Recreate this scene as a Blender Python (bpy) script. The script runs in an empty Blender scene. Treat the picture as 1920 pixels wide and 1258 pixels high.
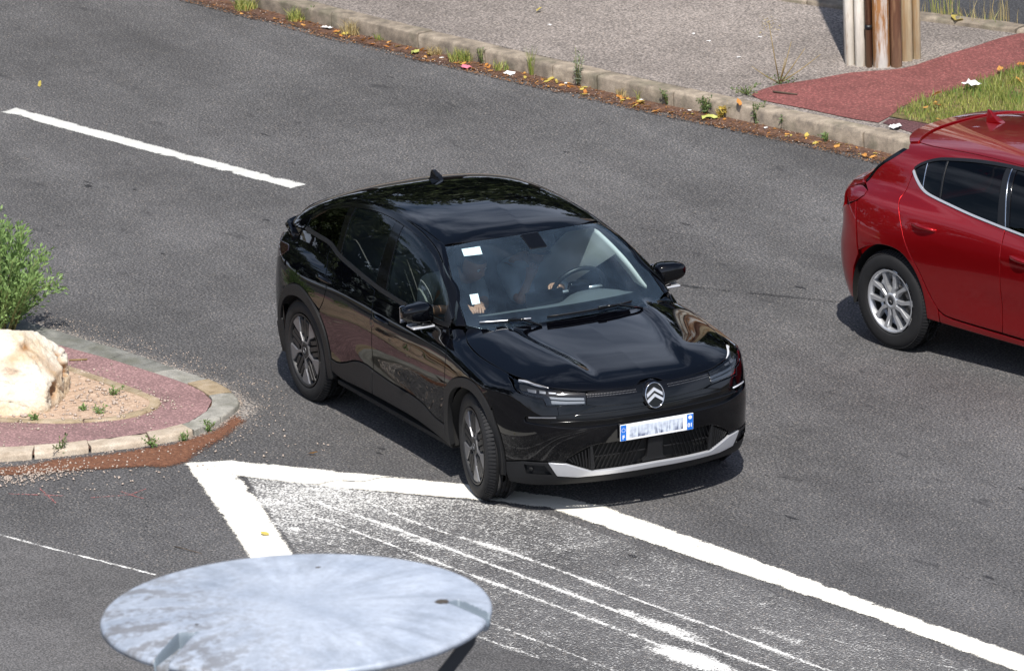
import bpy, bmesh, math, random
import numpy as np
from mathutils import Vector, Matrix
from mathutils.geometry import delaunay_2d_cdt

# ------------------------------------------------------------------ camera, sky, sun, exposure
sc = bpy.context.scene
COL = sc.collection
rng = np.random.default_rng(11)
random.seed(5)

cam_d = bpy.data.cameras.new('camera')
cam = bpy.data.objects.new('camera', cam_d)
COL.objects.link(cam)
FW = Vector((-0.87111617, 0.40988589, -0.27046289)).normalized()
RT = Vector((0.43448886, 0.89997719, -0.03550327)); RT = (RT - FW*RT.dot(FW)).normalized()
UP = RT.cross(FW)
m = Matrix((RT, UP, -FW)).transposed().to_4x4()
m.translation = Vector((46.46440123, -21.19950294, 14.63680475))
cam.matrix_world = m
cam_d.sensor_width = 36.0
cam_d.sensor_fit = 'HORIZONTAL'
cam_d.lens = 36.0*14754.15/1920.0
cam_d.clip_start = 1.0
cam_d.clip_end = 2000.0
cam_d.dof.use_dof = True
cam_d.dof.focus_distance = 50.5
cam_d.dof.aperture_fstop = 12.5
sc.camera = cam

SUN_AZ = math.radians(-21.7)      # direction towards the sun, from +x
SUN_EL = math.radians(57.0)
world = bpy.data.worlds.new('World'); sc.world = world; world.use_nodes = True
wn = world.node_tree; wn.nodes.clear()
sky = wn.nodes.new('ShaderNodeTexSky'); sky.sky_type = 'NISHITA'; sky.sun_disc = False
sky.sun_elevation = SUN_EL; sky.sun_rotation = math.radians(90) - SUN_AZ
sky.altitude = 200; sky.air_density = 1.0; sky.dust_density = 1.6; sky.ozone_density = 1.0
# unseen broken cloud, shaped to thicken toward the horizon and brighten the bonnet reflections
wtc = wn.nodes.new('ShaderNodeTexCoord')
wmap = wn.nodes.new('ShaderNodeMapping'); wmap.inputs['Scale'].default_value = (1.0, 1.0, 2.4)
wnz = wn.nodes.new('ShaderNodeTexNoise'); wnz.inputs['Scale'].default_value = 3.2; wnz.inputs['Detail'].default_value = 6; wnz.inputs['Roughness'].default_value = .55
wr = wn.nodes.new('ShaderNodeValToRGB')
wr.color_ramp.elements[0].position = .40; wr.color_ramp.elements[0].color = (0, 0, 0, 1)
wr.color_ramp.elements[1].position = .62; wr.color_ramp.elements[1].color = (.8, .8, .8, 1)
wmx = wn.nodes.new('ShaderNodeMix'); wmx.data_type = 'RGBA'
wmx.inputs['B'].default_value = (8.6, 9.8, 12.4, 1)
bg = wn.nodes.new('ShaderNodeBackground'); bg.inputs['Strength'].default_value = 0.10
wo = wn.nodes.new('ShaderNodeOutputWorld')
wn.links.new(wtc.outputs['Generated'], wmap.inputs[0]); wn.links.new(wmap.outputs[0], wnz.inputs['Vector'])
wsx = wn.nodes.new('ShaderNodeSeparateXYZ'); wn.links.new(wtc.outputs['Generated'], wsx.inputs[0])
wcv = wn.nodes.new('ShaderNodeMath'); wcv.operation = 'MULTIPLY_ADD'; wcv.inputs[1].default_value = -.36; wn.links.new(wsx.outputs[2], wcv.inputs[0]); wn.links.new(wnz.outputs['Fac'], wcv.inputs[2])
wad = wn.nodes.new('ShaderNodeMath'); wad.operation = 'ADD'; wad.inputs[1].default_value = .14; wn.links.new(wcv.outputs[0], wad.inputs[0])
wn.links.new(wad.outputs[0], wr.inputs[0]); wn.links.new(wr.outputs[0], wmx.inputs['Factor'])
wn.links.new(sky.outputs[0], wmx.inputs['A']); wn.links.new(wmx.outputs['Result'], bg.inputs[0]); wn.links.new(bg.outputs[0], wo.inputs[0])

sun_d = bpy.data.lights.new('sun', 'SUN'); sun_d.energy = 5.0; sun_d.angle = math.radians(.53); sun_d.color = (1.0, .955, .89)
sun = bpy.data.objects.new('sun', sun_d); COL.objects.link(sun)
sdir = Vector((math.cos(SUN_EL)*math.cos(SUN_AZ), math.cos(SUN_EL)*math.sin(SUN_AZ), math.sin(SUN_EL)))
sun.rotation_euler = sdir.to_track_quat('Z', 'Y').to_euler()
sun.location = (20, -10, 30)
sc.view_settings.view_transform = 'Standard'; sc.view_settings.look = 'None'
sc.view_settings.exposure = 0.18; sc.view_settings.gamma = 1.0
sc.view_settings.use_curve_mapping = False
sc.render.engine = 'CYCLES'
sc.cycles.max_bounces = 7; sc.cycles.transparent_max_bounces = 12
sc.cycles.use_denoising = True

# ------------------------------------------------------------------ materials
def newmat(name):
    mt = bpy.data.materials.new(name); mt.use_nodes = True
    nt = mt.node_tree; b = nt.nodes['Principled BSDF']
    return mt, nt, b
def simple(name, col, rough=.5, metal=0., coat=0., coat_r=.03, spec=.5, noise=0., nscale=30., bump=0., bscale=200.):
    mt, nt, b = newmat(name)
    b.inputs['Base Color'].default_value = (*col, 1); b.inputs['Roughness'].default_value = rough
    b.inputs['Metallic'].default_value = metal; b.inputs['Coat Weight'].default_value = coat
    b.inputs['Coat Roughness'].default_value = coat_r; b.inputs['Specular IOR Level'].default_value = spec
    if noise or bump:
        tc = nt.nodes.new('ShaderNodeTexCoord')
    if noise:
        n = nt.nodes.new('ShaderNodeTexNoise'); n.inputs['Scale'].default_value = nscale; n.inputs['Detail'].default_value = 5
        mx = nt.nodes.new('ShaderNodeMix'); mx.data_type = 'RGBA'
        mx.inputs['A'].default_value = (*[c*(1-noise) for c in col], 1); mx.inputs['B'].default_value = (*[min(1, c*(1+noise)) for c in col], 1)
        nt.links.new(tc.outputs['Object'], n.inputs['Vector']); nt.links.new(n.outputs['Fac'], mx.inputs['Factor']); nt.links.new(mx.outputs['Result'], b.inputs['Base Color'])
    if bump:
        n = nt.nodes.new('ShaderNodeTexNoise'); n.inputs['Scale'].default_value = bscale; n.inputs['Detail'].default_value = 3
        bp = nt.nodes.new('ShaderNodeBump'); bp.inputs['Strength'].default_value = bump; bp.inputs['Distance'].default_value = .004
        nt.links.new(tc.outputs['Object'], n.inputs['Vector']); nt.links.new(n.outputs['Fac'], bp.inputs['Height']); nt.links.new(bp.outputs[0], b.inputs['Normal'])
    return mt
class NT:
    def __init__(s, nt): s.nt = nt
    def n(s, t, **kw):
        nd = s.nt.nodes.new('ShaderNode'+t)
        for k, v in kw.items():
            if k in nd.inputs.keys(): nd.inputs[k].default_value = v
            else: setattr(nd, k, v)
        return nd
    def l(s, a, b): s.nt.links.new(a, b)
    def noise(s, vec, scale, detail=4, rough=.5):
        x = s.n('TexNoise'); x.inputs['Scale'].default_value = scale; x.inputs['Detail'].default_value = detail; x.inputs['Roughness'].default_value = rough
        s.l(vec, x.inputs['Vector']); return x.outputs['Fac']
    def ramp(s, fac, pts):
        x = s.n('ValToRGB'); e = x.color_ramp.elements
        while len(e) < len(pts): e.new(.5)
        for el, (p, c) in zip(e, pts):
            el.position = p; el.color = (*c, 1) if hasattr(c, '__len__') else (c, c, c, 1)
        s.l(fac, x.inputs[0]); return x.outputs[0]
    def mix(s, fac, a, b, mode='MIX'):
        x = s.n('Mix'); x.data_type = 'RGBA'; x.blend_type = mode
        for sock, v in (('Factor', fac), ('A', a), ('B', b)):
            if isinstance(v, (int, float)): x.inputs[sock].default_value = v if sock == 'Factor' else (v, v, v, 1)
            elif isinstance(v, tuple): x.inputs[sock].default_value = (*v, 1)
            else: s.l(v, x.inputs[sock])
        return x.outputs['Result']
    def math(s, op, a, b=None, c=None):
        x = s.n('Math'); x.operation = op
        for i, v in enumerate((a, b, c)):
            if v is None: continue
            if isinstance(v, (int, float)): x.inputs[i].default_value = v
            else: s.l(v, x.inputs[i])
        return x.outputs[0]
    def bump(s, h, strength, dist=.003):
        x = s.n('Bump'); x.inputs['Strength'].default_value = strength; x.inputs['Distance'].default_value = dist
        s.l(h, x.inputs['Height']); return x.outputs[0]
    def mapping(s, vec, scale=(1, 1, 1), rot=(0, 0, 0)):
        x = s.n('Mapping'); x.inputs['Scale'].default_value = scale; x.inputs['Rotation'].default_value = rot
        s.l(vec, x.inputs[0]); return x.outputs[0]

def asphalt(name, dark=(.026, .026, .027), mid=(.092, .090, .091), light=(.34, .33, .32), grain=62., speck=.34, bands=True, tint=1.0, blot=.5):
    mt, nt, b = newmat(name); q = NT(nt); tc = q.n('TexCoord').outputs['Object']
    g = q.noise(tc, grain, 4, .7)
    base = q.ramp(g, [(.36, tuple(c*.8 for c in dark)), (.50, mid), (.64, tuple(c*1.95 for c in mid))])
    v = q.n('TexVoronoi'); v.inputs['Scale'].default_value = grain*1.05; q.l(tc, v.inputs['Vector'])
    sep = q.n('SeparateColor'); q.l(v.outputs['Color'], sep.inputs[0])
    near = q.ramp(v.outputs['Distance'], [(.18, 1.), (.42, 0.)])
    pick = q.ramp(sep.outputs[0], [(1-speck, 0.), (1-speck+.05, 1.)])
    f = q.math('MULTIPLY', near, pick)
    stone = q.mix(sep.outputs[1], tuple(c*.75 for c in light), (light[0]*1.25, light[1]*1.12, light[2]*.98))
    col = q.mix(q.math('MULTIPLY', f, .75), base, stone)
    big = q.noise(tc, .55, 4, .55)
    col = q.mix(1., col, q.ramp(big, [(.3, .74), (.7, 1.18)]), 'MULTIPLY')
    mid_ = q.noise(tc, 5., 5, .6)
    col = q.mix(1., col, q.ramp(mid_, [(.3, .88), (.7, 1.10)]), 'MULTIPLY')
    if bands:
        st = q.mapping(tc, (.10, 1.3, 1), (0, 0, math.radians(-14)))
        col = q.mix(1., col, q.ramp(q.noise(st, 1.0, 3, .5), [(.33, .80), (.66, 1.12)]), 'MULTIPLY')
        sp = q.mapping(tc, (2.2, 5.0, 1), (0, 0, math.radians(-14)))
        sm = q.ramp(q.noise(sp, 1.0, 6, .62), [(.63, 0.), (.68, 1.)])
        col = q.mix(q.math('MULTIPLY', sm, blot), col, (.028, .028, .030))
    if tint != 1.0: col = q.mix(1., col, tint, 'MULTIPLY')
    q.l(col, b.inputs['Base Color']); b.inputs['Roughness'].default_value = .82
    b.inputs['Specular IOR Level'].default_value = .35
    q.l(q.bump(g, .55, .006), b.inputs['Normal'])
    return mt
M = {}
M['asphalt'] = asphalt('asphalt')
M['asphalt_old'] = asphalt('asphalt_old', dark=(.055, .055, .055), mid=(.095, .092, .092), light=(.19, .18, .17), grain=80, speck=.18, bands=False)
M['asphalt_far'] = asphalt('asphalt_far', mid=(.05, .051, .056), light=(.13, .13, .13), bands=False)
M['pavement'] = asphalt('pavement', dark=(.10, .088, .08), mid=(.215, .188, .170), light=(.42, .375, .34), grain=52, speck=.30, bands=False)
M['red_path'] = asphalt('red_path', dark=(.175, .060, .055), mid=(.175, .060, .055), light=(.46, .24, .21), grain=50, speck=.12, bands=False)
M['purple_path'] = asphalt('purple_path', dark=(.06, .025, .028), mid=(.10, .045, .048), light=(.2, .13, .12), grain=70, speck=.08, bands=False)
M['pink_path'] = asphalt('pink_path', dark=(.26, .160, .155), mid=(.24, .145, .142), light=(.46, .34, .31), grain=60, speck=.08, bands=False)
def ground_mat(name, a, b_, c, scale=40., rough=.9, bump=.6, fine=160.):
    mt, nt, b = newmat(name); q = NT(nt); tc = q.n('TexCoord').outputs['Object']
    n1 = q.noise(tc, scale, 6, .65); n2 = q.noise(tc, fine, 3, .6)
    col = q.ramp(n1, [(.30, a), (.52, b_), (.72, c)])
    col = q.mix(1., col, q.ramp(n2, [(.3, .7), (.7, 1.25)]), 'MULTIPLY')
    q.l(col, b.inputs['Base Color']); b.inputs['Roughness'].default_value = rough
    q.l(q.bump(n2, bump, .01), b.inputs['Normal']); return mt
M['dirt'] = ground_mat('dirt', (.09, .035, .018), (.17, .070, .035), (.26, .12, .065))
M['gutter'] = ground_mat('gutter', (.055, .030, .020), (.12, .062, .040), (.22, .12, .075), 14.)
M['sand'] = ground_mat('sand', (.36, .25, .17), (.50, .36, .26), (.62, .48, .36), 22.)
M['earth'] = ground_mat('earth', (.05, .05, .025), (.10, .085, .05), (.16, .12, .08), 1.5)
M['turf'] = ground_mat('turf', (.06, .06, .02), (.14, .11, .04), (.26, .19, .08), 16.)
def stone_mat(name, a, b_, c, moss=0.):
    mt, nt, b = newmat(name); q = NT(nt); tc = q.n('TexCoord').outputs['Object']
    oi = q.n('ObjectInfo').outputs['Random']
    n1 = q.noise(tc, 9., 6, .6); n2 = q.noise(tc, 120., 4, .7)
    col = q.ramp(n1, [(.30, a), (.5, b_), (.7, c)])
    col = q.mix(1., col, q.ramp(n2, [(.3, .72), (.7, 1.22)]), 'MULTIPLY')
    col = q.mix(1., col, q.ramp(oi, [(0., .82), (1., 1.14)]), 'MULTIPLY')
    if moss: col = q.mix(q.math('MULTIPLY', q.ramp(q.noise(tc, 4., 6, .6), [(.5, 0.), (.62, 1.)]), moss), col, (.10, .10, .06))
    q.l(col, b.inputs['Base Color']); b.inputs['Roughness'].default_value = .85
    q.l(q.bump(n2, .5, .006), b.inputs['Normal']); return mt
M['kerb'] = stone_mat('kerb', (.15, .125, .10), (.29, .24, .185), (.43, .36, .28), .45)
M['kerb_pale'] = stone_mat('kerb_pale', (.34, .27, .20), (.48, .40, .31), (.60, .52, .42))
M['kerb_grey'] = stone_mat('kerb_grey', (.20, .195, .17), (.30, .29, .26), (.40, .385, .34), .3)
M['kerb_mossy'] = stone_mat('kerb_mossy', (.13, .13, .115), (.20, .20, .18), (.27, .265, .24), .4)
M['kerb_brown'] = stone_mat('kerb_brown', (.24, .18, .11), (.36, .28, .18), (.45, .36, .26), .2)
# boulder: cream limestone with ochre hollows
mt, nt, b = newmat('boulder'); q = NT(nt); tc = q.n('TexCoord').outputs['Object']
n1 = q.noise(tc, 3.2, 8, .6); n2 = q.noise(tc, 45., 5, .7)
col = q.ramp(n1, [(.30, (.46, .28, .12)), (.40, (.64, .50, .34)), (.52, (.74, .66, .53)), (.7, (.82, .77, .67))])
at = q.n('Attribute'); at.attribute_name = 'pit'; col = q.mix(q.math('MULTIPLY', at.outputs['Fac'], q.ramp(n2, [(.3, .6), (.6, 1.)])), col, (.34, .15, .04))
col = q.mix(1., col, q.ramp(n2, [(.3, .8), (.7, 1.12)]), 'MULTIPLY')
q.l(col, b.inputs['Base Color']); b.inputs['Roughness'].default_value = .9; q.l(q.bump(q.math('ADD', n2, n1), .7, .02), b.inputs['Normal'])
M['boulder'] = mt
# road paint, with a density attribute that decides where it has worn through
def paint_mat(name, col, fine=95., soft=.09):
    mt, nt, b = newmat(name); q = NT(nt); tc = q.n('TexCoord').outputs['Object']
    at = q.n('Attribute'); at.attribute_name = 'dens'
    n = q.noise(tc, fine, 3, .75); n_b = q.noise(tc, 9., 5, .6)
    n = q.math('ADD', q.math('MULTIPLY', n, .86), q.math('MULTIPLY', n_b, .14))
    d = q.math('SUBTRACT', at.outputs['Fac'], n)
    f = q.n('MapRange'); f.inputs['From Min'].default_value = -soft*.5; f.inputs['From Max'].default_value = soft*.5; q.l(d, f.inputs['Value'])
    c = q.mix(1., col, q.ramp(q.noise(tc, 6., 6, .6), [(.3, .90), (.7, 1.04)]), 'MULTIPLY')
    q.l(c, b.inputs['Base Color']); b.inputs['Roughness'].default_value = .7
    tr = q.n('BsdfTransparent'); mx = q.n('MixShader')
    q.l(f.outputs[0], mx.inputs[0]); q.l(tr.outputs[0], mx.inputs[1]); q.l(b.outputs[0], mx.inputs[2])
    q.l(mx.outputs[0], nt.nodes['Material Output'].inputs[0]); return mt
M['paint'] = paint_mat('road_paint', (.80, .77, .69))
M['dash_paint'] = paint_mat('dash_paint', (.60, .60, .57))
M['worn_paint'] = paint_mat('worn_paint', (.80, .79, .76), 62., .17)
M['pink_spray'] = paint_mat('pink_spray', (.45, .16, .15), 110.)
# cars
def carpaint(name, base, metal, rough, coat=1.):
    mt, nt, b = newmat(name); q = NT(nt); tc = q.n('TexCoord').outputs['Object']
    b.inputs['Base Color'].default_value = (*base, 1); b.inputs['Metallic'].default_value = metal
    b.inputs['Roughness'].default_value = rough; b.inputs['Coat Weight'].default_value = coat
    b.inputs['Coat IOR'].default_value = 1.46; b.inputs['Specular IOR Level'].default_value = .0 if metal == 0 else .5
    dust = q.noise(tc, 7., 6, .65)
    q.l(q.ramp(dust, [(.35, .012), (.75, .045)]), b.inputs['Coat Roughness'])
    h = q.noise(tc, 1.6, 2, .5)                      # very slight orange peel / panel waviness
    bp = q.bump(h, .02, .02); q.l(bp, b.inputs['Coat Normal'])
    return mt
M['black_paint'] = carpaint('black_paint', (.0009, .001, .0018), 0., .6)
M['red_paint'] = carpaint('red_paint', (.43, .0045, .008), .78, .30)
M['gloss_black'] = simple('gloss_black', (.0025, .0025, .003), .10, 0, .0, .03, spec=.45)
M['trim_black'] = simple('trim_black', (.006, .006, .007), .42, noise=.15, bump=.15, bscale=500)
M['clad'] = simple('clad', (.011, .0113, .0125), .55, spec=.3, noise=.18, nscale=9., bump=.35, bscale=420.)
M['dark'] = simple('dark', (.006, .006, .006), .8)
M['rubber'] = simple('rubber', (.017, .017, .018), .72, spec=.3, noise=.3, nscale=14., bump=.2, bscale=150.)
M['alloy'] = simple('alloy', (.58, .59, .61), .38, .7, noise=.08)
M['alloy_grey'] = simple('alloy_grey', (.20, .20, .21), .40, .6)
M['wheel_dark'] = simple('wheel_dark', (.013, .013, .014), .5)
M['tail_smoked'] = simple('tail_smoked', (.012, .004, .005), .1, 0, 1., .02)
M['chrome'] = simple('chrome', (.72, .73, .76), .10, 1.)
M['satin'] = simple('satin', (.66, .67, .70), .36, .6)
M['disc_steel'] = simple('brake_steel', (.25, .24, .23), .4, .9)
M['white_plastic'] = simple('white_plastic', (.86, .87, .88), .45)
M['blue_plate'] = simple('blue_plate', (.015, .16, .62), .4)
M['sticker'] = simple('sticker', (.82, .85, .88), .6)
M['cloth_seat'] = simple('cloth_seat', (.085, .087, .092), .85, noise=.2)
M['dash'] = simple('dash', (.105, .115, .12), .65, bump=.2, bscale=300)
M['pillar_trim'] = simple('pillar_trim', (.62, .62, .60), .75)
M['skin'] = simple('skin', (.44, .235, .15), .5)
M['hair'] = simple('hair', (.02, .014, .01), .6, noise=.3)
M['cap'] = simple('cap', (.012, .013, .018), .8)
M['shirt_pale'] = simple('shirt_pale', (.45, .50, .56), .85, noise=.12, nscale=12.)
M['shirt_dark'] = simple('shirt_dark', (.04, .045, .06), .85, noise=.2, nscale=12.)
M['shirt_grey'] = simple('shirt_grey', (.26, .28, .30), .85, noise=.2, nscale=12.)
M['lamp_glass'] = simple('lamp_glass', (.03, .035, .045), .05, 0, 1., .01)
M['lens_silver'] = simple('lens_silver', (.36, .365, .37), .35, .0, 1., .03)
M['reflector_white'] = simple('reflector_white', (.80, .82, .86), .3, .1, 1., .03)
M['tail_red'] = simple('tail_red', (.13, .003, .006), .12, 0, 1., .02)
def glass(name, tint, gloss=(1, 1, 1), rough=.0, ior=1.52, dust=0.):
    mt, nt, b = newmat(name); q = NT(nt)
    tr = q.n('BsdfTransparent'); tr.inputs[0].default_value = (*tint, 1)
    gl = q.n('BsdfGlossy'); gl.inputs['Roughness'].default_value = rough; gl.inputs[0].default_value = (*gloss, 1)
    fr = q.n('Fresnel'); fr.inputs['IOR'].default_value = ior
    mx = q.n('MixShader'); q.l(fr.outputs[0], mx.inputs[0]); q.l(tr.outputs[0], mx.inputs[1]); q.l(gl.outputs[0], mx.inputs[2])
    out = mx.outputs[0]
    if dust:           # pale blue film painting hazy sky reflection onto the glass
        df = q.n('BsdfDiffuse'); df.inputs[0].default_value = (.34, .52, .74, 1); m2 = q.n('MixShader'); tc = q.n('TexCoord').outputs['Object']
        q.l(q.ramp(q.noise(q.mapping(tc, (1, 2.2, 3.5)), 1.6, 5, .6), [(.32, dust*.45), (.68, dust*1.7)]), m2.inputs[0]); q.l(out, m2.inputs[1]); q.l(df.outputs[0], m2.inputs[2]); out = m2.outputs[0]
    q.l(out, nt.nodes['Material Output'].inputs[0]); return mt
M['windscreen'] = glass('windscreen_glass', (.80, .92, .95), dust=.032)  # bluish sky haze painted in through the diffuse film
M['side_glass'] = glass('side_glass', (.80, .88, .82), dust=.004)
M['privacy'] = glass('privacy_glass', (.07, .07, .075))
M['privacy_red'] = glass('privacy_glass_red_car', (.03, .03, .03), ior=1.35)
# number plate face with a smeared row of characters
mt, nt, b = newmat('plate_face'); q = NT(nt); tc = q.n('TexCoord').outputs['Object']
mp = q.mapping(tc, (1, 52, 9)); n1 = q.noise(mp, 1.0, 2, .5); mp2 = q.mapping(tc, (1, 22, 40)); n2 = q.noise(mp2, 1., 3, .6)
sx = q.n('SeparateXYZ'); q.l(tc, sx.inputs[0])
low = q.ramp(q.math('MULTIPLY_ADD', sx.outputs[2], 11., .45), [(.1, 1.), (.45, .55), (.8, .25)])
f = q.math('MULTIPLY', q.ramp(q.math('ADD', q.math('MULTIPLY', n1, .65), q.math('MULTIPLY', n2, .35)), [(.44, 0.), (.62, 1.)]), low)
c = q.mix(f, (.66, .72, .82), (.02, .04, .12)); q.l(c, b.inputs['Base Color']); b.inputs['Roughness'].default_value = .4
M['plate_smear'] = mt
# foliage
def leafmat(name, a, b_, trans=.25):
    mt, nt, b = newmat(name); q = NT(nt)
    at = q.n('Attribute'); at.attribute_name = 'tone'
    q.l(q.mix(at.outputs['Fac'], a, b_), b.inputs['Base Color']); b.inputs['Roughness'].default_value = .55
    b.inputs['Transmission Weight'].default_value = 0
    td = q.n('BsdfTranslucent'); q.l(q.mix(at.outputs['Fac'], a, b_), td.inputs[0]); mx = q.n('MixShader'); mx.inputs[0].default_value = trans
    q.l(b.outputs[0], mx.inputs[1]); q.l(td.outputs[0], mx.inputs[2]); q.l(mx.outputs[0], nt.nodes['Material Output'].inputs[0]); return mt
M['leaf_bush'] = leafmat('leaf_bush', (.065, .14, .04), (.27, .40, .13))
M['leaf_weed'] = leafmat('leaf_weed', (.05, .09, .03), (.17, .24, .08))
M['leaf_pale'] = leafmat('leaf_pale', (.14, .17, .10), (.34, .38, .27))
M['grass_blade'] = leafmat('grass_blade', (.10, .19, .03), (.52, .48, .14))
M['straw'] = leafmat('straw', (.34, .25, .10), (.55, .46, .24))
M['tree_leaf'] = leafmat('tree_leaf', (.025, .04, .012), (.09, .12, .04))
M['dry_leaf'] = leafmat('dry_leaf', (.50, .16, .03), (.72, .38, .10))
M['yellow_leaf'] = leafmat('yellow_leaf', (.50, .34, .05), (.62, .50, .12))
M['bark'] = simple('bark', (.09, .065, .045), .9, noise=.4)
M['stem'] = simple('stem', (.16, .17, .06), .8)
M['litter'] = simple('litter', (.75, .75, .74), .8); M['litter_pink'] = simple('litter_pink', (.70, .18, .25), .8)
M['pebble'] = simple('pebble', (.44, .36, .30), .85, noise=.35, nscale=2.)

# ------------------------------------------------------------------ object helpers
def link(name, me, mat=None, parent=None):
    o = bpy.data.objects.new(name, me); COL.objects.link(o)
    if mat is not None and me is not None: me.materials.append(M[mat] if isinstance(mat, str) else mat)
    if parent is not None: o.parent = parent
    return o
def empty(name, loc=(0, 0, 0), rz=0.):
    o = bpy.data.objects.new(name, None); COL.objects.link(o); o.location = loc; o.rotation_euler = (0, 0, rz); o.empty_display_size = .2
    return o
def tag(o, label=None, cat=None, group=None, kind=None):
    if label: o['label'] = label
    if cat: o['category'] = cat
    if group: o['group'] = group
    if kind: o['kind'] = kind
    return o
def mesh(name, verts, faces, smooth=False):
    me = bpy.data.meshes.new(name)
    me.from_pydata([tuple(map(float, v)) for v in verts], [], [tuple(map(int, f)) for f in faces])
    if smooth: me.polygons.foreach_set('use_smooth', np.ones(len(me.polygons), bool))
    me.update(); return me
def fastmesh(name, V, F, attr=None, aname='tone'):
    """triangles or quads, all the same size"""
    V = np.asarray(V, np.float32); F = np.asarray(F, np.int32); k = F.shape[1]
    me = bpy.data.meshes.new(name)
    me.vertices.add(len(V)); me.vertices.foreach_set('co', V.ravel())
    me.loops.add(F.size); me.loops.foreach_set('vertex_index', F.ravel())
    me.polygons.add(len(F)); me.polygons.foreach_set('loop_start', np.arange(0, F.size, k, dtype=np.int32))
    me.update(calc_edges=True)
    if attr is not None:
        a = me.attributes.new(aname, 'FLOAT', 'POINT'); a.data.foreach_set('value', np.asarray(attr, np.float32))
    me.validate(); return me
def bm_obj(name, bm, mat, parent=None, smooth=False, bevel=0., seg=2):
    me = bpy.data.meshes.new(name); bmesh.ops.recalc_face_normals(bm, faces=bm.faces); bm.to_mesh(me); bm.free()
    if smooth: me.polygons.foreach_set('use_smooth', np.ones(len(me.polygons), bool))
    o = link(name, me, mat, parent)
    if bevel:
        md = o.modifiers.new('bevel', 'BEVEL'); md.width = bevel; md.segments = seg; md.limit_method = 'ANGLE'; md.angle_limit = math.radians(35)
        if smooth is False: me.polygons.foreach_set('use_smooth', np.ones(len(me.polygons), bool)); md.harden_normals = True
    return o
def box(name, c, s, mat, parent=None, rot=None, bevel=.004):
    bm = bmesh.new(); bmesh.ops.create_cube(bm, size=1.)
    mx = Matrix.Translation(c) @ (rot.to_4x4() if rot is not None else Matrix.Identity(4)) @ Matrix.Diagonal((*s, 1))
    bmesh.ops.transform(bm, matrix=mx, verts=bm.verts)
    return bm_obj(name, bm, mat, parent, bevel=bevel)
def tube(name, pts, rad, mat, parent=None, seg=8, cap=True):
    """a tube along a polyline; rad a number or a list"""
    pts = [Vector(p) for p in pts]; n = len(pts); rad = rad if hasattr(rad, '__len__') else [rad]*n
    V = []; F = []; prev = None
    for i, p in enumerate(pts):
        d = (pts[min(i+1, n-1)] - pts[max(i-1, 0)]).normalized()
        u = d.orthogonal().normalized() if prev is None else (prev - d*prev.dot(d)).normalized()
        prev = u; w = d.cross(u)
        for k in range(seg):
            a = 2*math.pi*k/seg; V.append(p + (u*math.cos(a) + w*math.sin(a))*rad[i])
    for i in range(n-1):
        for k in range(seg): F.append((i*seg+k, i*seg+(k+1) % seg, (i+1)*seg+(k+1) % seg, (i+1)*seg+k))
    if cap: F.append(tuple(range(seg))[::-1]); F.append(tuple((n-1)*seg+k for k in range(seg)))
    return link(name, mesh(name, V, F, True), mat, parent)
def prism(name, poly, z0, z1, mat, parent=None, bevel=0., jit=0., smooth=False):
    bm = bmesh.new(); vs = [bm.verts.new((p[0], p[1], z1)) for p in poly]
    f = bm.faces.new(vs)
    r = bmesh.ops.extrude_face_region(bm, geom=[f]); vv = [e for e in r['geom'] if isinstance(e, bmesh.types.BMVert)]
    for v in vv: v.co.z = z0
    return bm_obj(name, bm, mat, parent, bevel=bevel)
def lathe(prof, n, axis='y'):
    """profile of (radius, offset along axis); returns verts, faces"""
    V = []; F = []
    for r, a in prof:
        for k in range(n):
            t = 2*math.pi*k/n
            V.append((r*math.cos(t), a, r*math.sin(t)))
    for i in range(len(prof)-1):
        for k in range(n): F.append((i*n+k, i*n+(k+1) % n, (i+1)*n+(k+1) % n, (i+1)*n+k))
    return V, F
def pip(P, poly):
    P = np.asarray(P); poly = np.asarray(poly); x, y = P[:, 0], P[:, 1]; c = np.zeros(len(P), bool); n = len(poly); j = n-1
    for i in range(n):
        xi, yi = poly[i]; xj, yj = poly[j]
        cond = ((yi > y) != (yj > y))
        with np.errstate(divide='ignore', invalid='ignore'):
            xx = (xj-xi)*(y-yi)/(yj-yi+1e-15)+xi
        c ^= cond & (x < xx); j = i
    return c
def pdist(P, poly, closed=True):
    P = np.asarray(P, float); poly = np.asarray(poly, float); d = np.full(len(P), 1e9); n = len(poly)
    for i in range(n if closed else n-1):
        a = poly[i]; b_ = poly[(i+1) % n]; ab = b_-a; L = (ab**2).sum()+1e-15
        t = np.clip(((P-a)@ab)/L, 0, 1); d = np.minimum(d, np.hypot(*(P-(a+t[:, None]*ab)).T))
    return d
def densify(poly, step=.03, smooth=True, closed=True, ang=38.):
    P = np.asarray(poly, float); n = len(P); out = []
    def corner(i):
        if not closed and i in (0, n-1): return True
        a = P[i]-P[i-1]; b_ = P[(i+1) % n]-P[i]
        c = (a@b_)/(np.linalg.norm(a)*np.linalg.norm(b_)+1e-12); return math.degrees(math.acos(max(-1, min(1, c)))) > ang
    cr = [corner(i) for i in range(n)]
    for i in range(n if closed else n-1):
        p1, p2 = P[i], P[(i+1) % n]; L = np.linalg.norm(p2-p1); k = max(1, int(round(L/step)))
        m1 = (p2-p1) if cr[i] or not smooth else (p2-P[i-1])*L/(L+np.linalg.norm(p1-P[i-1])+1e-9)
        j = (i+1) % n
        m2 = (p2-p1) if cr[j] or not smooth else (P[(j+1) % n]-p1)*L/(L+np.linalg.norm(P[(j+1) % n]-p2)+1e-9)
        for s in range(k):
            t = s/k; out.append((2*t**3-3*t*t+1)*p1+(t**3-2*t*t+t)*m1+(-2*t**3+3*t*t)*p2+(t**3-t*t)*m2)
    if not closed: out.append(P[-1])
    return np.array(out)
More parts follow.
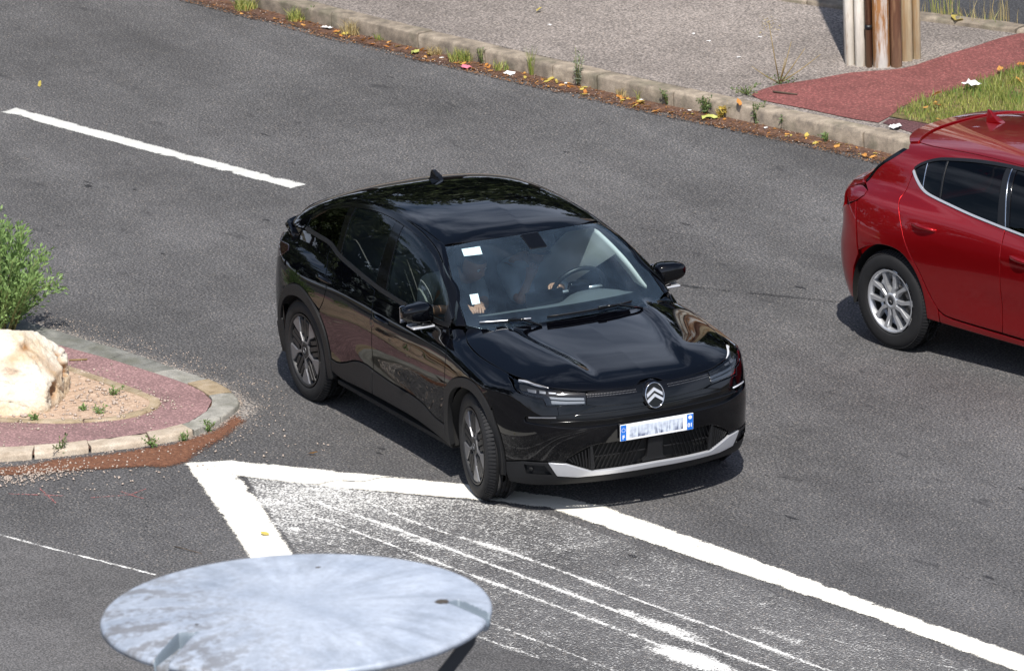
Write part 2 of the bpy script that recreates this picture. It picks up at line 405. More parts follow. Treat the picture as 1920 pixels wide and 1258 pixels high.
def inset(P, d):
    """move a closed outline inwards by d"""
    A = np.roll(P, 1, 0); B = np.roll(P, -1, 0)
    e1 = P-A; e2 = B-P; e1 /= np.linalg.norm(e1, axis=1)[:, None]+1e-12; e2 /= np.linalg.norm(e2, axis=1)[:, None]+1e-12
    n1 = np.stack([-e1[:, 1], e1[:, 0]], 1); n2 = np.stack([-e2[:, 1], e2[:, 0]], 1)
    area = .5*np.sum(P[:, 0]*B[:, 1]-B[:, 0]*P[:, 1]); s = 1 if area > 0 else -1
    mm = n1+n2; L = np.linalg.norm(mm, axis=1); mm /= L[:, None]+1e-9; c = np.clip(L/2, .45, 1)
    return P+s*mm*(d/c)[:, None]
M['lens_clear'] = glass('lens_clear', (.75, .78, .82), ior=1.5)

# ------------------------------------------------------------------ smooth body surfaces of the two cars
class Spl:
    """natural cubic spline, linear beyond the ends"""
    def __init__(s, *pts):
        s.x=np.array([p[0] for p in pts],float); s.y=np.array([p[1] for p in pts],float)
        o=np.argsort(s.x); s.x=s.x[o]; s.y=s.y[o]; n=len(pts); h=np.diff(s.x)
        A=np.zeros((n,n)); b=np.zeros(n); A[0,0]=A[-1,-1]=1
        for i in range(1,n-1):
            A[i,i-1]=h[i-1]; A[i,i]=2*(h[i-1]+h[i]); A[i,i+1]=h[i]
            b[i]=6*((s.y[i+1]-s.y[i])/h[i]-(s.y[i]-s.y[i-1])/h[i-1])
        s.m=np.linalg.solve(A,b); s.h=h
    def __call__(s,t):
        i=np.clip(np.searchsorted(s.x,t)-1,0,len(s.x)-2); h=s.h[i]
        tc=np.clip(t,s.x[0],s.x[-1]); a=(s.x[i+1]-tc)/h; b=(tc-s.x[i])/h
        v=a*s.y[i]+b*s.y[i+1]+((a**3-a)*s.m[i]+(b**3-b)*s.m[i+1])*h*h/6
        d=(s.y[i+1]-s.y[i])/h+(-(3*a*a-1)*s.m[i]+(3*b*b-1)*s.m[i+1])*h/6
        return v+d*(t-tc)
def smax(a,b,k):
    k=k*1.6; h=np.maximum(k-np.abs(a-b),0)/k; return np.maximum(a,b)+h**3*k/6
def smin(a,b,k): return -smax(-a,-b,k)
def ss(a,b,x):
    t=np.clip((x-a)/(b-a),0,1); return t*t*(3-2*t)
class Crossover:
    Wp=Spl((-.85,.80),(-.5,.865),(-.2,.892),(.1,.895),(.6,.884),(1.3,.88),(2.0,.886),(2.45,.897),(2.75,.900),(3.0,.885),(3.25,.84),(3.5,.77))
    Oz=Spl((.15,-.05),(.25,-.022),(.4,-.008),(.55,-.004),(.7,.0),(.8,-.004),(.88,-.02),(.95,-.048),(1.02,-.09),(1.1,-.13))
    Hc=Spl((-.9,1.02),(-.5,1.07),(0,1.10),(1.0,1.06),(1.9,1.05),(2.3,1.035),(2.6,1.005),(2.9,.965),(3.15,.922),(3.32,.875),(3.42,.835),(3.55,.76))
    Hf=Spl((0,0),(.3,.006),(.5,.022),(.65,.050),(.75,.082),(.85,.13),(.95,.2))
    Fc=Spl((0,0),(.2,.010),(.42,.055),(.6,.125),(.72,.205),(.80,.31),(.86,.44),(.92,.62))
    Fz=Spl((.15,.16),(.22,.085),(.30,.045),(.42,.02),(.55,.005),(.65,.012),(.75,.035),(.84,.075),(.95,.16))
    Rc=Spl((0,0),(.3,.015),(.55,.06),(.7,.13),(.8,.24),(.9,.42))
    Rz=Spl((.2,.10),(.35,.03),(.55,.0),(.75,.02),(.9,.05),(1.0,.05),(1.06,.03))
    Rt=Spl((-.8,1.155),(-.5,1.258),(-.2,1.358),(.1,1.434),(.4,1.484),(.7,1.508),(1.0,1.513),(1.3,1.498),(1.6,1.457),(1.9,1.395))
    Rf=Spl((0,0),(.25,.010),(.45,.036),(.55,.062),(.65,.105),(.75,.17))
    Gt=Spl((2.4,.05),(2.0,.012),(1.2,-.005),(.6,.0),(.2,.02),(-.2,.06),(-.6,.13),(-.9,.2))
    x0,x1=-.85,3.52
    def lower(s,P):
        x,w,z=P[:,0],np.abs(P[:,1]),P[:,2]
        W=s.Wp(x)+s.Oz(z)
        for cx in (0.,2.67):     # haunches over the wheels
            W=W+.012*np.exp(-((x-cx)/.42)**2-((z-.70)/.2)**2)
        W=W-.018*np.exp(-((x-1.35)/.62)**4-((z-.47)/.13)**2)   # door scallop
        a=w-W
        H=s.Hc(x)-s.Hf(w)
        # bonnet: raised outer strips, dished middle
        bx=ss(3.42,3.1,x)*ss(1.9,2.4,x)
        cen=.33+.13*ss(3.3,2.5,x)
        H=H+bx*(.026*(1/(1+np.exp(-(w-cen)/.016)))-.012)
        b=z-H
        f=(x-(s.x1-s.Fc(w)-s.Fz(z)))*.93
        r=(-x+s.x0+s.Rc(w)+s.Rz(z))*.95
        g=smax(a,f,.05); g=smax(g,r,.08); g=smax(g,b,.035); g=smax(g,.17-z,.02)
        return g
    def upper(s,P):
        x,w,z=P[:,0],np.abs(P[:,1]),P[:,2]
        q=z-1.03
        a=(w-(.805-.40*q-.30*q*q-s.Gt(x)))*.9
        b=(z-(s.Rt(x)-s.Rf(w)))*.97
        Xw=2.46-(z-1.02)*1.93-.06*((z-1.24)/.22)**2+.06-.42*w*w
        c=(x-Xw)*.46
        d=(-x-.93+ (z-1.0)*1.35+.45*w*w)*.6
        g=smax(a,b,.075); g=smax(g,c,.02); g=smax(g,smax(d,-x-.80,.02),.03); g=smax(g,.8-z,.01)
        return g
    def f(s,P): return smin(s.lower(P),s.upper(P),.012)
def grad(h,P,fn=None,e=.0015):
    fn=fn or h.f; g=np.zeros_like(P)
    for i in range(3):
        d=np.zeros(3); d[i]=e
        g[:,i]=fn(P+d)-fn(P-d)
    return g/np.linalg.norm(g,axis=1)[:,None]
def trace(h,O,D,tmax=3.5,off=0.,fn=None,n=70):
    """first point along each ray where the hull surface (moved out by off) is met"""
    fn=fn or h.f
    t=np.zeros(len(O)); hit=np.zeros(len(O),bool)
    lo=t.copy()
    for k in range(n):
        v=fn(O+D*t[:,None])-off
        ins=v<0.0
        stepv=np.where(np.abs(v)<2e-5,0,v*.75)
        t=t+stepv
    v=fn(O+D*t[:,None])-off
    return O+D*t[:,None], np.abs(v)<1e-3
class Hatch:
    Wp=Spl((-.85,.80),(-.5,.855),(-.2,.885),(.1,.893),(.5,.885),(1.2,.872),(2.0,.876),(2.7,.893),(3.0,.87),(3.3,.80),(3.6,.68))
    Oz=Spl((.15,-.06),(.25,-.03),(.4,-.010),(.55,-.0),(.7,.002),(.8,-.008),(.9,-.034),(.97,-.06),(1.04,-.10),(1.12,-.15))
    Hc=Spl((-.9,1.00),(-.5,1.09),(0,1.13),(1.0,1.06),(1.9,1.0),(2.3,.98),(2.6,.94),(3.0,.88),(3.3,.80),(3.5,.72),(3.6,.66))
    Hf=Spl((0,0),(.3,.006),(.5,.022),(.65,.050),(.75,.082),(.85,.13),(.95,.2))
    Fc=Spl((0,0),(.2,.02),(.42,.09),(.6,.20),(.72,.33),(.80,.46),(.86,.60),(.92,.80))
    Fz=Spl((.15,.12),(.25,.06),(.38,.02),(.5,.0),(.65,.02),(.75,.06),(.85,.14))
    Rc=Spl((0,0),(.3,.015),(.5,.045),(.62,.085),(.7,.13),(.78,.20),(.86,.33),(.92,.5))
    Rz=Spl((.2,.10),(.35,.03),(.5,.0),(.62,.005),(.75,.03),(.9,.04),(1.0,.07),(1.1,.13))
    Rt=Spl((-.9,1.24),(-.5,1.335),(-.2,1.383),(.1,1.414),(.5,1.438),(1.0,1.437),(1.4,1.407),(1.8,1.33))
    Rf=Spl((0,0),(.25,.010),(.45,.036),(.55,.062),(.65,.105),(.75,.17))
    Gt=Spl((2.4,.10),(2.0,.03),(1.2,-.0),(.6,.0),(.2,.015),(-.2,.05),(-.6,.12),(-.9,.2))
    x0=-.83; x1=3.62
    def lower(s,P):
        x,w,z=P[:,0],np.abs(P[:,1]),P[:,2]
        W=s.Wp(x)+s.Oz(z)
        for cx in (0.,2.7):
            W=W+.016*np.exp(-((x-cx)/.45)**2-((z-.66)/.2)**2)
        W=W-.014*np.exp(-((x-1.35)/.7)**4-((z-.45)/.13)**2)
        a=w-W
        b=z-(s.Hc(x)-s.Hf(w))
        f=(x-(s.x1-s.Fc(w)-s.Fz(z)))*.9
        r=(-x+s.x0+s.Rc(w)+s.Rz(z))*.88
        g=smax(a,f,.06); g=smax(g,r,.06); g=smax(g,b,.05); g=smax(g,.17-z,.02)
        return g
    def upper(s,P):
        x,w,z=P[:,0],np.abs(P[:,1]),P[:,2]
        q=z-1.0
        a=(w-(.800-.36*q-.30*q*q-s.Gt(x)))*.9
        b=(z-(s.Rt(x)-s.Rf(w)))*.97
        Xw=2.40-(z-.98)*2.1-.42*w*w
        c=(x-Xw)*.43
        d=(-x-.66+(z-1.05)*.9+.35*w*w)*.74
        g=smax(a,b,.075); g=smax(g,c,.02); g=smax(g,d,.03); g=smax(g,.8-z,.01)
        return g
    def f(s,P): return smin(s.lower(P),s.upper(P),.03)

# ------------------------------------------------------------------ the setting: road, markings
def sheet(name, poly, z, mat, parent=None, kind='structure', label=None, smooth=True, step=.4, thick=0.):
    P = densify(poly, step, smooth) if smooth else np.asarray(poly, float)
    V = [(x, y, z) for x, y in P]
    F = [tuple(range(len(V)))]
    if thick:
        n = len(V); V += [(x, y, z-thick) for x, y in P]; a = np.sum(P[:, 0]*np.roll(P[:, 1], -1)-np.roll(P[:, 0], -1)*P[:, 1])
        for i in range(n): F.append((i, (i+1) % n, n+(i+1) % n, n+i)[::-1] if a > 0 else (i, (i+1) % n, n+(i+1) % n, n+i))
    me = mesh(name, V, F)
    bm = bmesh.new(); bm.from_mesh(me); bmesh.ops.triangulate(bm, faces=[f for f in bm.faces if len(f.verts) > 4])
    for f in bm.faces:
        if abs(f.normal.z) > .5 and f.normal.z < 0: f.normal_flip()
    bm.to_mesh(me); bm.free()
    o = link(name, me, mat, parent)
    if kind: tag(o, label=label, kind=kind)
    return o
tag(link('ground', mesh('ground', [(-700, -700, -.06), (700, -700, -.06), (700, 700, -.06), (-700, 700, -.06)], [(0, 1, 2, 3)]), 'earth'), kind='structure')
tag(link('road', mesh('road', [(-34, -30, 0), (60, -40, 0), (60, 30, 0), (-34, 26, 0)], [(0, 1, 2, 3)]), 'asphalt'), 'grey asphalt road with worn tyre bands', kind='structure')
PATCH = [(1.0, -3.979), (1.755, -3.810), (2.226, -3.638), (2.670, -3.460), (3.070, -3.304), (4.173, -2.816), (5.340, -2.245), (5.907, -2.019), (6.431, -1.851), (10.5, -.7), (20, -3), (16, -16), (-6, -12)]
sheet('asphalt_patch', PATCH, .003, 'asphalt_old', label='smoother older asphalt at the near edge of the road')

def dens_sheet(name, x0, y0, x1, y1, step, fn, mat, z, label=None):
    nx, ny = int((x1-x0)/step), int((y1-y0)/step)
    gx = np.linspace(x0, x1, nx+1); gy = np.linspace(y0, y1, ny+1)
    X, Y = np.meshgrid(gx, gy); P = np.stack([X.ravel(), Y.ravel()], 1); d = fn(P)
    idx = np.arange((nx+1)*(ny+1)).reshape(ny+1, nx+1)
    F = np.stack([idx[:-1, :-1].ravel(), idx[:-1, 1:].ravel(), idx[1:, 1:].ravel(), idx[1:, :-1].ravel()], 1)
    F = F[d[F].max(1) > .22]
    used = np.unique(F); mp = -np.ones(len(P), int); mp[used] = np.arange(len(used))
    V = np.column_stack([P[used], np.full(len(used), z)])
    return tag(link(name, fastmesh(name, V, mp[F], d[used], 'dens'), mat), label, kind='structure')
def solid(poly, soft=.028):
    poly = np.asarray(poly, float)
    def fn(P):
        d = pdist(P, poly); s = np.where(pip(P, poly), d, -d)
        return np.clip(.56+s/soft*.28, 0, .92)
    return fn
def np_noise(P, s, seed):
    r = np.random.default_rng(seed); v = np.zeros(len(P))
    for k in range(7):
        a = r.uniform(0, 2*np.pi); f = s*r.uniform(.6, 1.9); ph = r.uniform(0, 6.28, 2)
        u = P@np.array([np.cos(a), np.sin(a)]); w = P@np.array([-np.sin(a), np.cos(a)])
        v += np.sin(u*f*6.28+ph[0]+1.5*np.sin(w*f*3+ph[1]))
    return v/7
DASH = [(-8.564, .420), (-8.617, .553), (-6.865, 1.011), (-5.226, 1.475), (-5.186, 1.340), (-6.857, .876)]
dens_sheet('road_marking', -8.75, .35, -5.1, 1.55, .012, (lambda P: solid(DASH)(P)-np.clip(np_noise(P, 2.5, 63)-.0, 0, 1)*.5-np.clip(np_noise(P, 9, 64)-.2, 0, 1)*.35), 'dash_paint', .004, 'white dash of the centre line behind the black car')
VL = [(.936, -2.163), (1.796, -2.353), (2.332, -2.471), (3.014, -2.633), (3.904, -2.839), (4.046, -2.614), (3.085, -2.384), (2.222, -2.171), (1.390, -1.988)]
VU = [(.936, -2.163), (.990, -2.034), (1.048, -1.889), (2.353, -.830), (2.651, -.625), (2.950, -.420), (3.268, -.284), (4.885, .030), (6.148, .250), (7.362, .492), (9.9, 1.00), (9.95, .79), (7.503, .308), (6.024, .052), (5.354, -.107), (4.233, -.349), (3.154, -.573), (2.836, -.771), (2.658, -.941), (1.957, -1.563), (1.390, -1.988)]
def zebra(P):
    a = np.maximum(solid(VL)(P), solid(VU)(P))
    hole = np_noise(P, 5.5, 3)*.5+np_noise(P, 14, 4)*.5
    a = a-np.where(hole > .40, .42*np.clip((hole-.40)/.1, 0, 1), 0)*((P[:, 0] > 4.2) & (P[:, 0] < 5.9))
    crack = np.abs((P[:, 0]-1.93)-.35*(P[:, 1]+1.3)-.03*np.sin(P[:, 1]*22)) < .008
    a = a-np.clip(np_noise(P, 2.2, 61)-.1, 0, 1)*.45-np.clip(np_noise(P, 9, 62)-.25, 0, 1)*.35
    return np.where(crack & (P[:, 1] > -1.7), .35, a)
dens_sheet('road_marking', .85, -2.95, 9.95, 1.05, .014, zebra, 'paint', .005, 'white chevron outline of the painted island in front of the black car')
W = [([(1.955, -1.564), (2.126, -1.540), (2.992, -1.437), (3.853, -1.212), (5.165, -.967), (6.357, -.737), (6.977, -.631), (7.8, -.47)], .020, .70),
     ([(2.178, -1.800), (3.004, -1.609), (4.014, -1.422), (5.507, -1.139), (6.239, -1.022), (6.833, -.901), (7.8, -.74)], .021, .74),
     ([(2.207, -1.998), (2.840, -1.867), (3.854, -1.676), (4.583, -1.531), (5.803, -1.300), (6.8, -1.13)], .020, .70),
     ([(1.95, -2.32), (2.300, -2.240), (2.921, -2.120), (3.6, -2.06), (4.266, -2.034), (5.090, -1.938), (5.808, -1.804), (6.8, -1.62)], .014, .62),
     ([(3.1, -1.19), (3.323, -1.099), (3.775, -1.019), (4.409, -.869), (5.301, -.717), (5.958, -.529), (6.901, -.157), (7.427, .072)], .015, .54),
     ([(4.913, -2.176), (5.249, -2.127), (5.856, -1.988)], .022, .60),
     ([(2.5, -1.74), (3.184, -1.63), (3.576, -1.55), (3.884, -1.49)], .05, .52)]
def worn(P):
    d = np.zeros(len(P)); nz = np_noise(P, 1.3, 8); n2 = np_noise(P, 4.5, 9)
    for pl, w, s in W:
        pd = pdist(P, densify(pl, .1, True, False), False)
        core = s*.82*np.exp(-(pd/(w*1.25))**2)*(1+.10*nz+.08*n2); halo = (s*.66)*np.exp(-(pd/(w*4.2))**2)*np.clip(.95+.35*nz, .5, 1.2)
        d = np.maximum(d, np.maximum(core+.08*n2, halo))
    for cx, cy, rx, ry, s in ((5.75, -1.06, .62, .085, .60), (6.35, -1.22, .55, .15, .72), (5.35, -1.135, .20, .06, .60), (6.3, -.55, .75, .12, .46), (2.05, -2.05, .42, .19, .56), (2.05, -1.62, .55, .10, .50),
                              (2.6, -2.18, .5, .10, .52), (3.3, -1.60, .5, .09, .52), (5.5, -1.75, .9, .20, .40), (4.9, -.78, .9, .10, .40), (3.9, -1.3, .9, .20, .37), (6.0, -1.45, 1.0, .25, .40), (7.2, -.2, .6, .2, .36)):
        a = math.radians(12); u = (P[:, 0]-cx)*math.cos(a)+(P[:, 1]-cy)*math.sin(a); v = -(P[:, 0]-cx)*math.sin(a)+(P[:, 1]-cy)*math.cos(a)
        d = np.maximum(d, s*np.exp(-((u/rx)**2+(v/ry)**2)*.9)*(1+.18*n2))
    # thin speckle over the whole inside of the chevron, heavier at the tip
    zone = np.array([(1.42, -1.96), (1.96, -1.56), (2.66, -.98), (3.2, -.66), (4.3, -.44), (5.4, -.22), (7.6, .18), (8., -.9), (7, -1.7), (5.6, -2.05), (4.3, -2.45), (3.3, -2.4)])
    f = np.where(pip(P, zone), .405+.03*nz+.02*n2+.10*np.exp(-((P[:, 0]-2.1)/.7)**2), 0)
    d = np.maximum(d, f-.03*(P[:, 0] > 4)-.35*np.exp(-pdist(P, zone)/.03)*0)
    return np.clip(d, 0, .85)
dens_sheet('worn_marking', 1.3, -2.6, 8.0, .45, .016, worn, 'worn_paint', .0042, 'worn white streaks of old paint inside the chevron')
def nearline(P):
    d = pdist(P, np.array([(1.2, -3.99), (1.755, -3.81), (2.226, -3.638), (2.67, -3.46), (3.07, -3.304)]), False)
    return .56*np.exp(-(d/.024)**2)*(1+.3*np_noise(P, 3., 5))
dens_sheet('worn_marking', 1.1, -4.1, 3.3, -3.2, .018, nearline, 'worn_paint', .0046, 'faint white line along the joint of the older asphalt')
def spray(P):
    d = np.zeros(len(P))
    for pl in ([(.95, -3.42), (1.18, -3.14)], [(.93, -3.20), (1.30, -3.24)], [(1.32, -3.0), (1.40, -2.76), (1.33, -2.62)], [(1.30, -2.78), (1.52, -2.72)]):
        d = np.maximum(d, .52*np.exp(-(pdist(P, np.array(pl), False)/.02)**2))
    return d
dens_sheet('spray_mark', .8, -3.6, 1.7, -2.5, .015, spray, 'pink_spray', .0048, 'faded pink survey strokes sprayed on the asphalt')
dust_m = paint_mat('road_dust', (.40, .36, .32), 60.); M['road_dust'] = dust_m
def dustfn(P):
    dk = pdist(P, np.array(KF_ROAD), False); di = pdist(P, np.array(IS_ROAD), False)
    return np.clip(.44*np.exp(-(dk/.55)**2)+.06*np_noise(P, .8, 51)*np.exp(-(dk/.6)**2), 0, .5)+.50*np.exp(-(di/.30)**2)*(P[:, 1] < 1)
KF_ROAD = [(-13.5, 2.85), (-11.36, 3.31), (-9.04, 3.87), (-7.29, 4.37), (-5.09, 5.07), (-3.4, 5.58), (.6, 6.75)]
IS_ROAD = [(-8.2, -3.1), (-3.414, -1.942), (-1.581, -1.469), (-.681, -1.285), (-.05, -1.30), (.25, -1.55), (.45, -1.866)]
dens_sheet('road_dust', -12, -3.2, 1.2, 6.2, .03, dustfn, 'road_dust', .0016, 'pale dust along the road edges')['kind'] = 'stuff'
def darkmarks(P):
    d = np.zeros(len(P))
    for pl in ([(3.2, .9), (3.6, 1.2), (3.9, 1.9), (4.4, 2.3)], [(-3.2, 1.9), (-2.4, 2.0), (-1.9, 2.5), (-1.0, 2.6)], [(2.1, -1.05), (2.5, -1.0), (2.75, -1.08)], [(1.2, -2.9), (1.7, -2.75), (2.2, -3.0)], [(-6.8, 1.9), (-6.0, 2.4), (-5.1, 2.5)], [(5.5, .9), (6.2, 1.1), (6.6, 1.6)]):
        Q = densify(pl, .05, True, False); Q = Q+np.stack([.02*np.sin(np.arange(len(Q))*1.7), .02*np.cos(np.arange(len(Q))*2.3)], 1); d = np.maximum(d, .62*np.exp(-(pdist(P, Q, False)/.007)**2))
    for pl, w, s in (([(-2.2, 2.05), (-1.2, 2.55), (-.3, 3.2), (.2, 3.6)], .06, .475), ([(-1.1, 1.55), (-.6, 2.1), (.1, 2.9)], .02, .44), ([(-2.75, 3.0), (-2.3, 3.25)], .012, .60), ([(2.05, -1.03), (2.3, -.95), (2.5, -.93)], .006, .6), ([(5.9, 1.3), (6.3, 1.45)], .012, .5)):
        d = np.maximum(d, s*np.exp(-(pdist(P, densify(pl, .1, True, False), False)/w)**2)*(1+.25*np_noise(P, 3, 12)))
    r = np.random.default_rng(4)
    for k in range(46):
        cx = r.uniform(-9, 7.5); cy = r.uniform(-1.0, 3.6)+(-cx*.02); rx = r.uniform(.04, .13); ry = r.uniform(.012, .03)
        u = P[:, 0]-cx; v = P[:, 1]-cy-.22*u
        d = np.maximum(d, r.uniform(.5, .72)*np.exp(-((u/rx)**2+(v/ry)**2)))
    for cx, cy, rx in ((4.15, -1.04, .05), (4.36, -.14, .05), (-6.1, .1, .10), (-5.8, .35, .07), (-4.0, -.2, .06), (-3.6, 2.6, .12)):
        d = np.maximum(d, .60*np.exp(-(((P[:, 0]-cx)/rx)**2+((P[:, 1]-cy)/(rx*.55))**2)))
    return d
M['tar'] = paint_mat('tar', (.026, .026, .028), 90.)
dens_sheet('tar_spots', -9.2, -3.2, 7.8, 4.2, .02, darkmarks, 'tar', .0021, 'small dark tar spots and scuffs on the road')

# ------------------------------------------------------------------ far kerb and pavement
KF = [(-16.2, 2.28), (-13.5, 2.85), (-11.361, 3.314), (-10.334, 3.552), (-9.714, 3.700), (-9.041, 3.867), (-8.232, 4.096), (-7.658, 4.264), (-7.291, 4.374), (-6.608, 4.574), (-5.895, 4.795), (-5.090, 5.069), (-4.073, 5.386), (-3.402, 5.580), (-1.6, 6.10), (.6, 6.75), (3.2, 7.6), (7, 8.9)]
KFd = densify(KF, .05, True, False)
def arclen(P): return np.concatenate([[0], np.cumsum(np.hypot(*np.diff(P, axis=0).T))])
KS = arclen(KFd)
tang = np.gradient(KFd, axis=0); tang /= np.linalg.norm(tang, axis=1)[:, None]
knor = np.stack([-tang[:, 1], tang[:, 0]], 1)
KW = .165
KBd = KFd+knor*KW
JO = [(-9.677, 3.717), (-8.613, 3.998), (-7.864, 4.219), (-7.090, 4.432), (-6.584, 4.570), (-5.800, 4.827), (-4.988, 5.112), (-3.893, 5.435)]
js = [KS[np.argmin(np.hypot(*(KFd-np.array(j)).T))] for j in JO]
a = js[0]
while a > 1.0: a -= random.uniform(.9, 1.05); js.insert(0, a)
a = js[-1]
while a < KS[-1]-1.1: a += random.uniform(.95, 1.05); js.append(a)
kerb = tag(empty('kerb'), 'stone kerb along the far side of the road', kind='structure')
def kerb_stone(front, back, z0, z1, mat, parent, r=.022, seed=0, name='kerb_stone'):
    """front, back: matching polylines; rounded front edge, slightly uneven faces"""
    rr = np.random.default_rng(seed); n = len(front); dz = rr.normal(0, .003); tilt = rr.normal(0, .003)
    prof = [(0, 0, z0), (0, 0, z1-r), (.3*r, 0, z1-.3*r), (r, 0, z1), (None, .5, z1), (None, 1, z1-.002), (None, 1, z0)]
    V = []; F = []; m_ = len(prof)
    for i in range(n):
        d = back[i]-front[i]; L = np.hypot(*d); u = d/L
        for (o_, f_, z) in prof:
            p = front[i]+u*(o_ if o_ is not None else f_*L)
            wob = rr.normal(0, .0028, 3) if z > z0 else np.zeros(3)
            if 0 < i < n-1 or True: V.append((p[0]+wob[0]*.8, p[1]+wob[1]*.8, z+(dz+tilt*(i/n-.5) if z > z0 else 0)+wob[2]*.7))
    for i in range(n-1):
        for k in range(m_-1): F.append((i*m_+k, i*m_+k+1, (i+1)*m_+k+1, (i+1)*m_+k))
    F.append(tuple(range(m_))[::-1]); F.append(tuple((n-1)*m_+k for k in range(m_)))
    me = mesh(name, V, F, False)
    o = link(name, me, mat, parent)
    md = o.modifiers.new('bevel', 'BEVEL'); md.width = .006; md.segments = 2; md.limit_method = 'ANGLE'; md.angle_limit = math.radians(60)
    me.polygons.foreach_set('use_smooth', np.ones(len(me.polygons), bool)); md.harden_normals = True
    return o
for i, (s0, s1) in enumerate(zip(js, js[1:])):
    s = np.linspace(s0+.006, s1-.006, 9)
    fr = np.stack([np.interp(s, KS, KFd[:, 0]), np.interp(s, KS, KFd[:, 1])], 1); bk = np.stack([np.interp(s, KS, KBd[:, 0]), np.interp(s, KS, KBd[:, 1])], 1)
    kerb_stone(fr, bk, -.02, .125, 'kerb', kerb, seed=i)
bed = np.concatenate([KFd[::6]+knor[::6]*.02, (KBd[::6]-knor[::6]*.01)[::-1]])
sheet('kerb_joint_mortar', bed, .108, 'gutter', kerb, kind='stuff', smooth=False, thick=.1)

BKL = [(-14.5, 4.2), (-12.5, 4.95), (-10.5, 5.85), (-8.854, 6.560), (-7.881, 6.967), (-7.355, 7.221), (-6.758, 7.521), (-6.357, 7.731), (-5.951, 7.950), (-4.5, 8.75), (-1, 10.8), (3.0, 13.2)]
pave = np.concatenate([KBd[::5], np.array(BKL)[::-1]])
sheet('pavement', pave, .120, 'pavement', smooth=False, thick=.13, label='rough grey pavement behind the kerb')
RED = [(-5.376, 5.277), (-5.47, 5.42), (-5.525, 5.566), (-5.534, 5.945), (-5.562, 6.238), (-5.459, 6.634), (-5.562, 6.910), (-5.666, 7.155), (-5.785, 7.476), (-5.904, 7.75), (-5.95, 7.96), (-4.9, 8.55), (-5.05, 8.0), (-5.02, 7.478), (-4.66, 6.736), (-4.46, 6.148), (-4.167, 5.810), (-4.07, 5.675), (-4.3, 5.565), (-4.780, 5.410), (-5.170, 5.270)]
sheet('footpath', RED, .126, 'red_path', smooth=True, step=.12, label='red asphalt path across the pavement')
sheet('footpath', [(-4.046, 5.70), (-4.132, 5.80), (-3.9, 6.05), (-3.0, 6.10), (-2.6, 5.98), (-3.0, 5.93), (-3.55, 5.755)], .125, 'purple_path', smooth=False, label='dark purple asphalt strip between the grass and the kerb')
GR = [(-4.443, 6.133), (-4.692, 6.744), (-5.03, 7.486), (-4.95, 8.4), (-1, 10.5), (3, 12.9), (6, 12), (6, 9), (3.2, 7.95), (.6, 7.1), (-1.6, 6.45), (-2.695, 6.15), (-3.775, 5.985), (-4.175, 5.827)]
sheet('grass_soil', GR, .129, 'turf', smooth=False, label='dry soil below the grass verge')
# back kerb with the second road behind it
bk = tag(empty('back_kerb'), 'low stone kerb between the pavement and the second road', kind='structure')
B0 = densify(BKL, .05, True, False); BS = arclen(B0); tb = np.gradient(B0, axis=0); tb /= np.linalg.norm(tb, axis=1)[:, None]; nb = np.stack([-tb[:, 1], tb[:, 0]], 1)
a = .3; i = 100
while a < BS[-1]-1.2:
    s = np.linspace(a+.006, a+.99, 6)
    f0 = np.stack([np.interp(s, BS, B0[:, 0]), np.interp(s, BS, B0[:, 1])], 1); n0 = np.stack([np.interp(s, BS, nb[:, 0]), np.interp(s, BS, nb[:, 1])], 1)
    kerb_stone(f0, f0+n0*.16, -.02, .150, 'kerb', bk, seed=i); a += 1.0; i += 1
tag(link('second_road', mesh('second_road', [(-30, -1.6, .03), (-14.5, 4.42, .03), (-8.854, 6.76, .03), (-5.951, 8.15, .03), (3, 13.4, .03), (10, 30, .03), (-40, 30, .03)], [(0, 6, 5, 4, 3, 2, 1)]), 'asphalt_far'), 'darker asphalt road beyond the pavement', kind='structure')

# gutter debris
DEB = [(-14, 2.2), (-11.771, 2.95), (-11.028, 3.172), (-10.142, 3.478), (-9.157, 3.735), (-8.244, 4.000), (-7.304, 4.243), (-6.640, 4.435), (-6.308, 4.536), (-5.515, 4.822), (-4.636, 5.059), (-4.001, 5.231), (-3.532, 5.411), (-2, 5.85), (0, 6.45)]
Dd = densify(DEB, .2, True, False)
def gutterfn(P):
    dk = pdist(P, KFd[::4], False); return np.clip(.98-dk/.40+.14*np_noise(P, 1.2, 21)+.12*np_noise(P, 5, 22), 0, .85)
M['gutter_fade'] = None
mt = M['gutter'].copy(); mt.name = 'gutter_fade'; q = NT(mt.node_tree); b = mt.node_tree.nodes['Principled BSDF']; tc = q.n('TexCoord').outputs['Object']
at = q.n('Attribute'); at.attribute_name = 'dens'; n_ = q.noise(tc, 80., 4, .7); dd = q.n('MapRange'); dd.inputs['From Min'].default_value = -.05; dd.inputs['From Max'].default_value = .05
q.l(q.math('SUBTRACT', at.outputs['Fac'], n_), dd.inputs['Value']); tr = q.n('BsdfTransparent'); mx = q.n('MixShader')
q.l(dd.outputs[0], mx.inputs[0]); q.l(tr.outputs[0], mx.inputs[1]); q.l(b.outputs[0], mx.inputs[2]); q.l(mx.outputs[0], mt.node_tree.nodes['Material Output'].inputs[0])
M['gutter_fade'] = mt
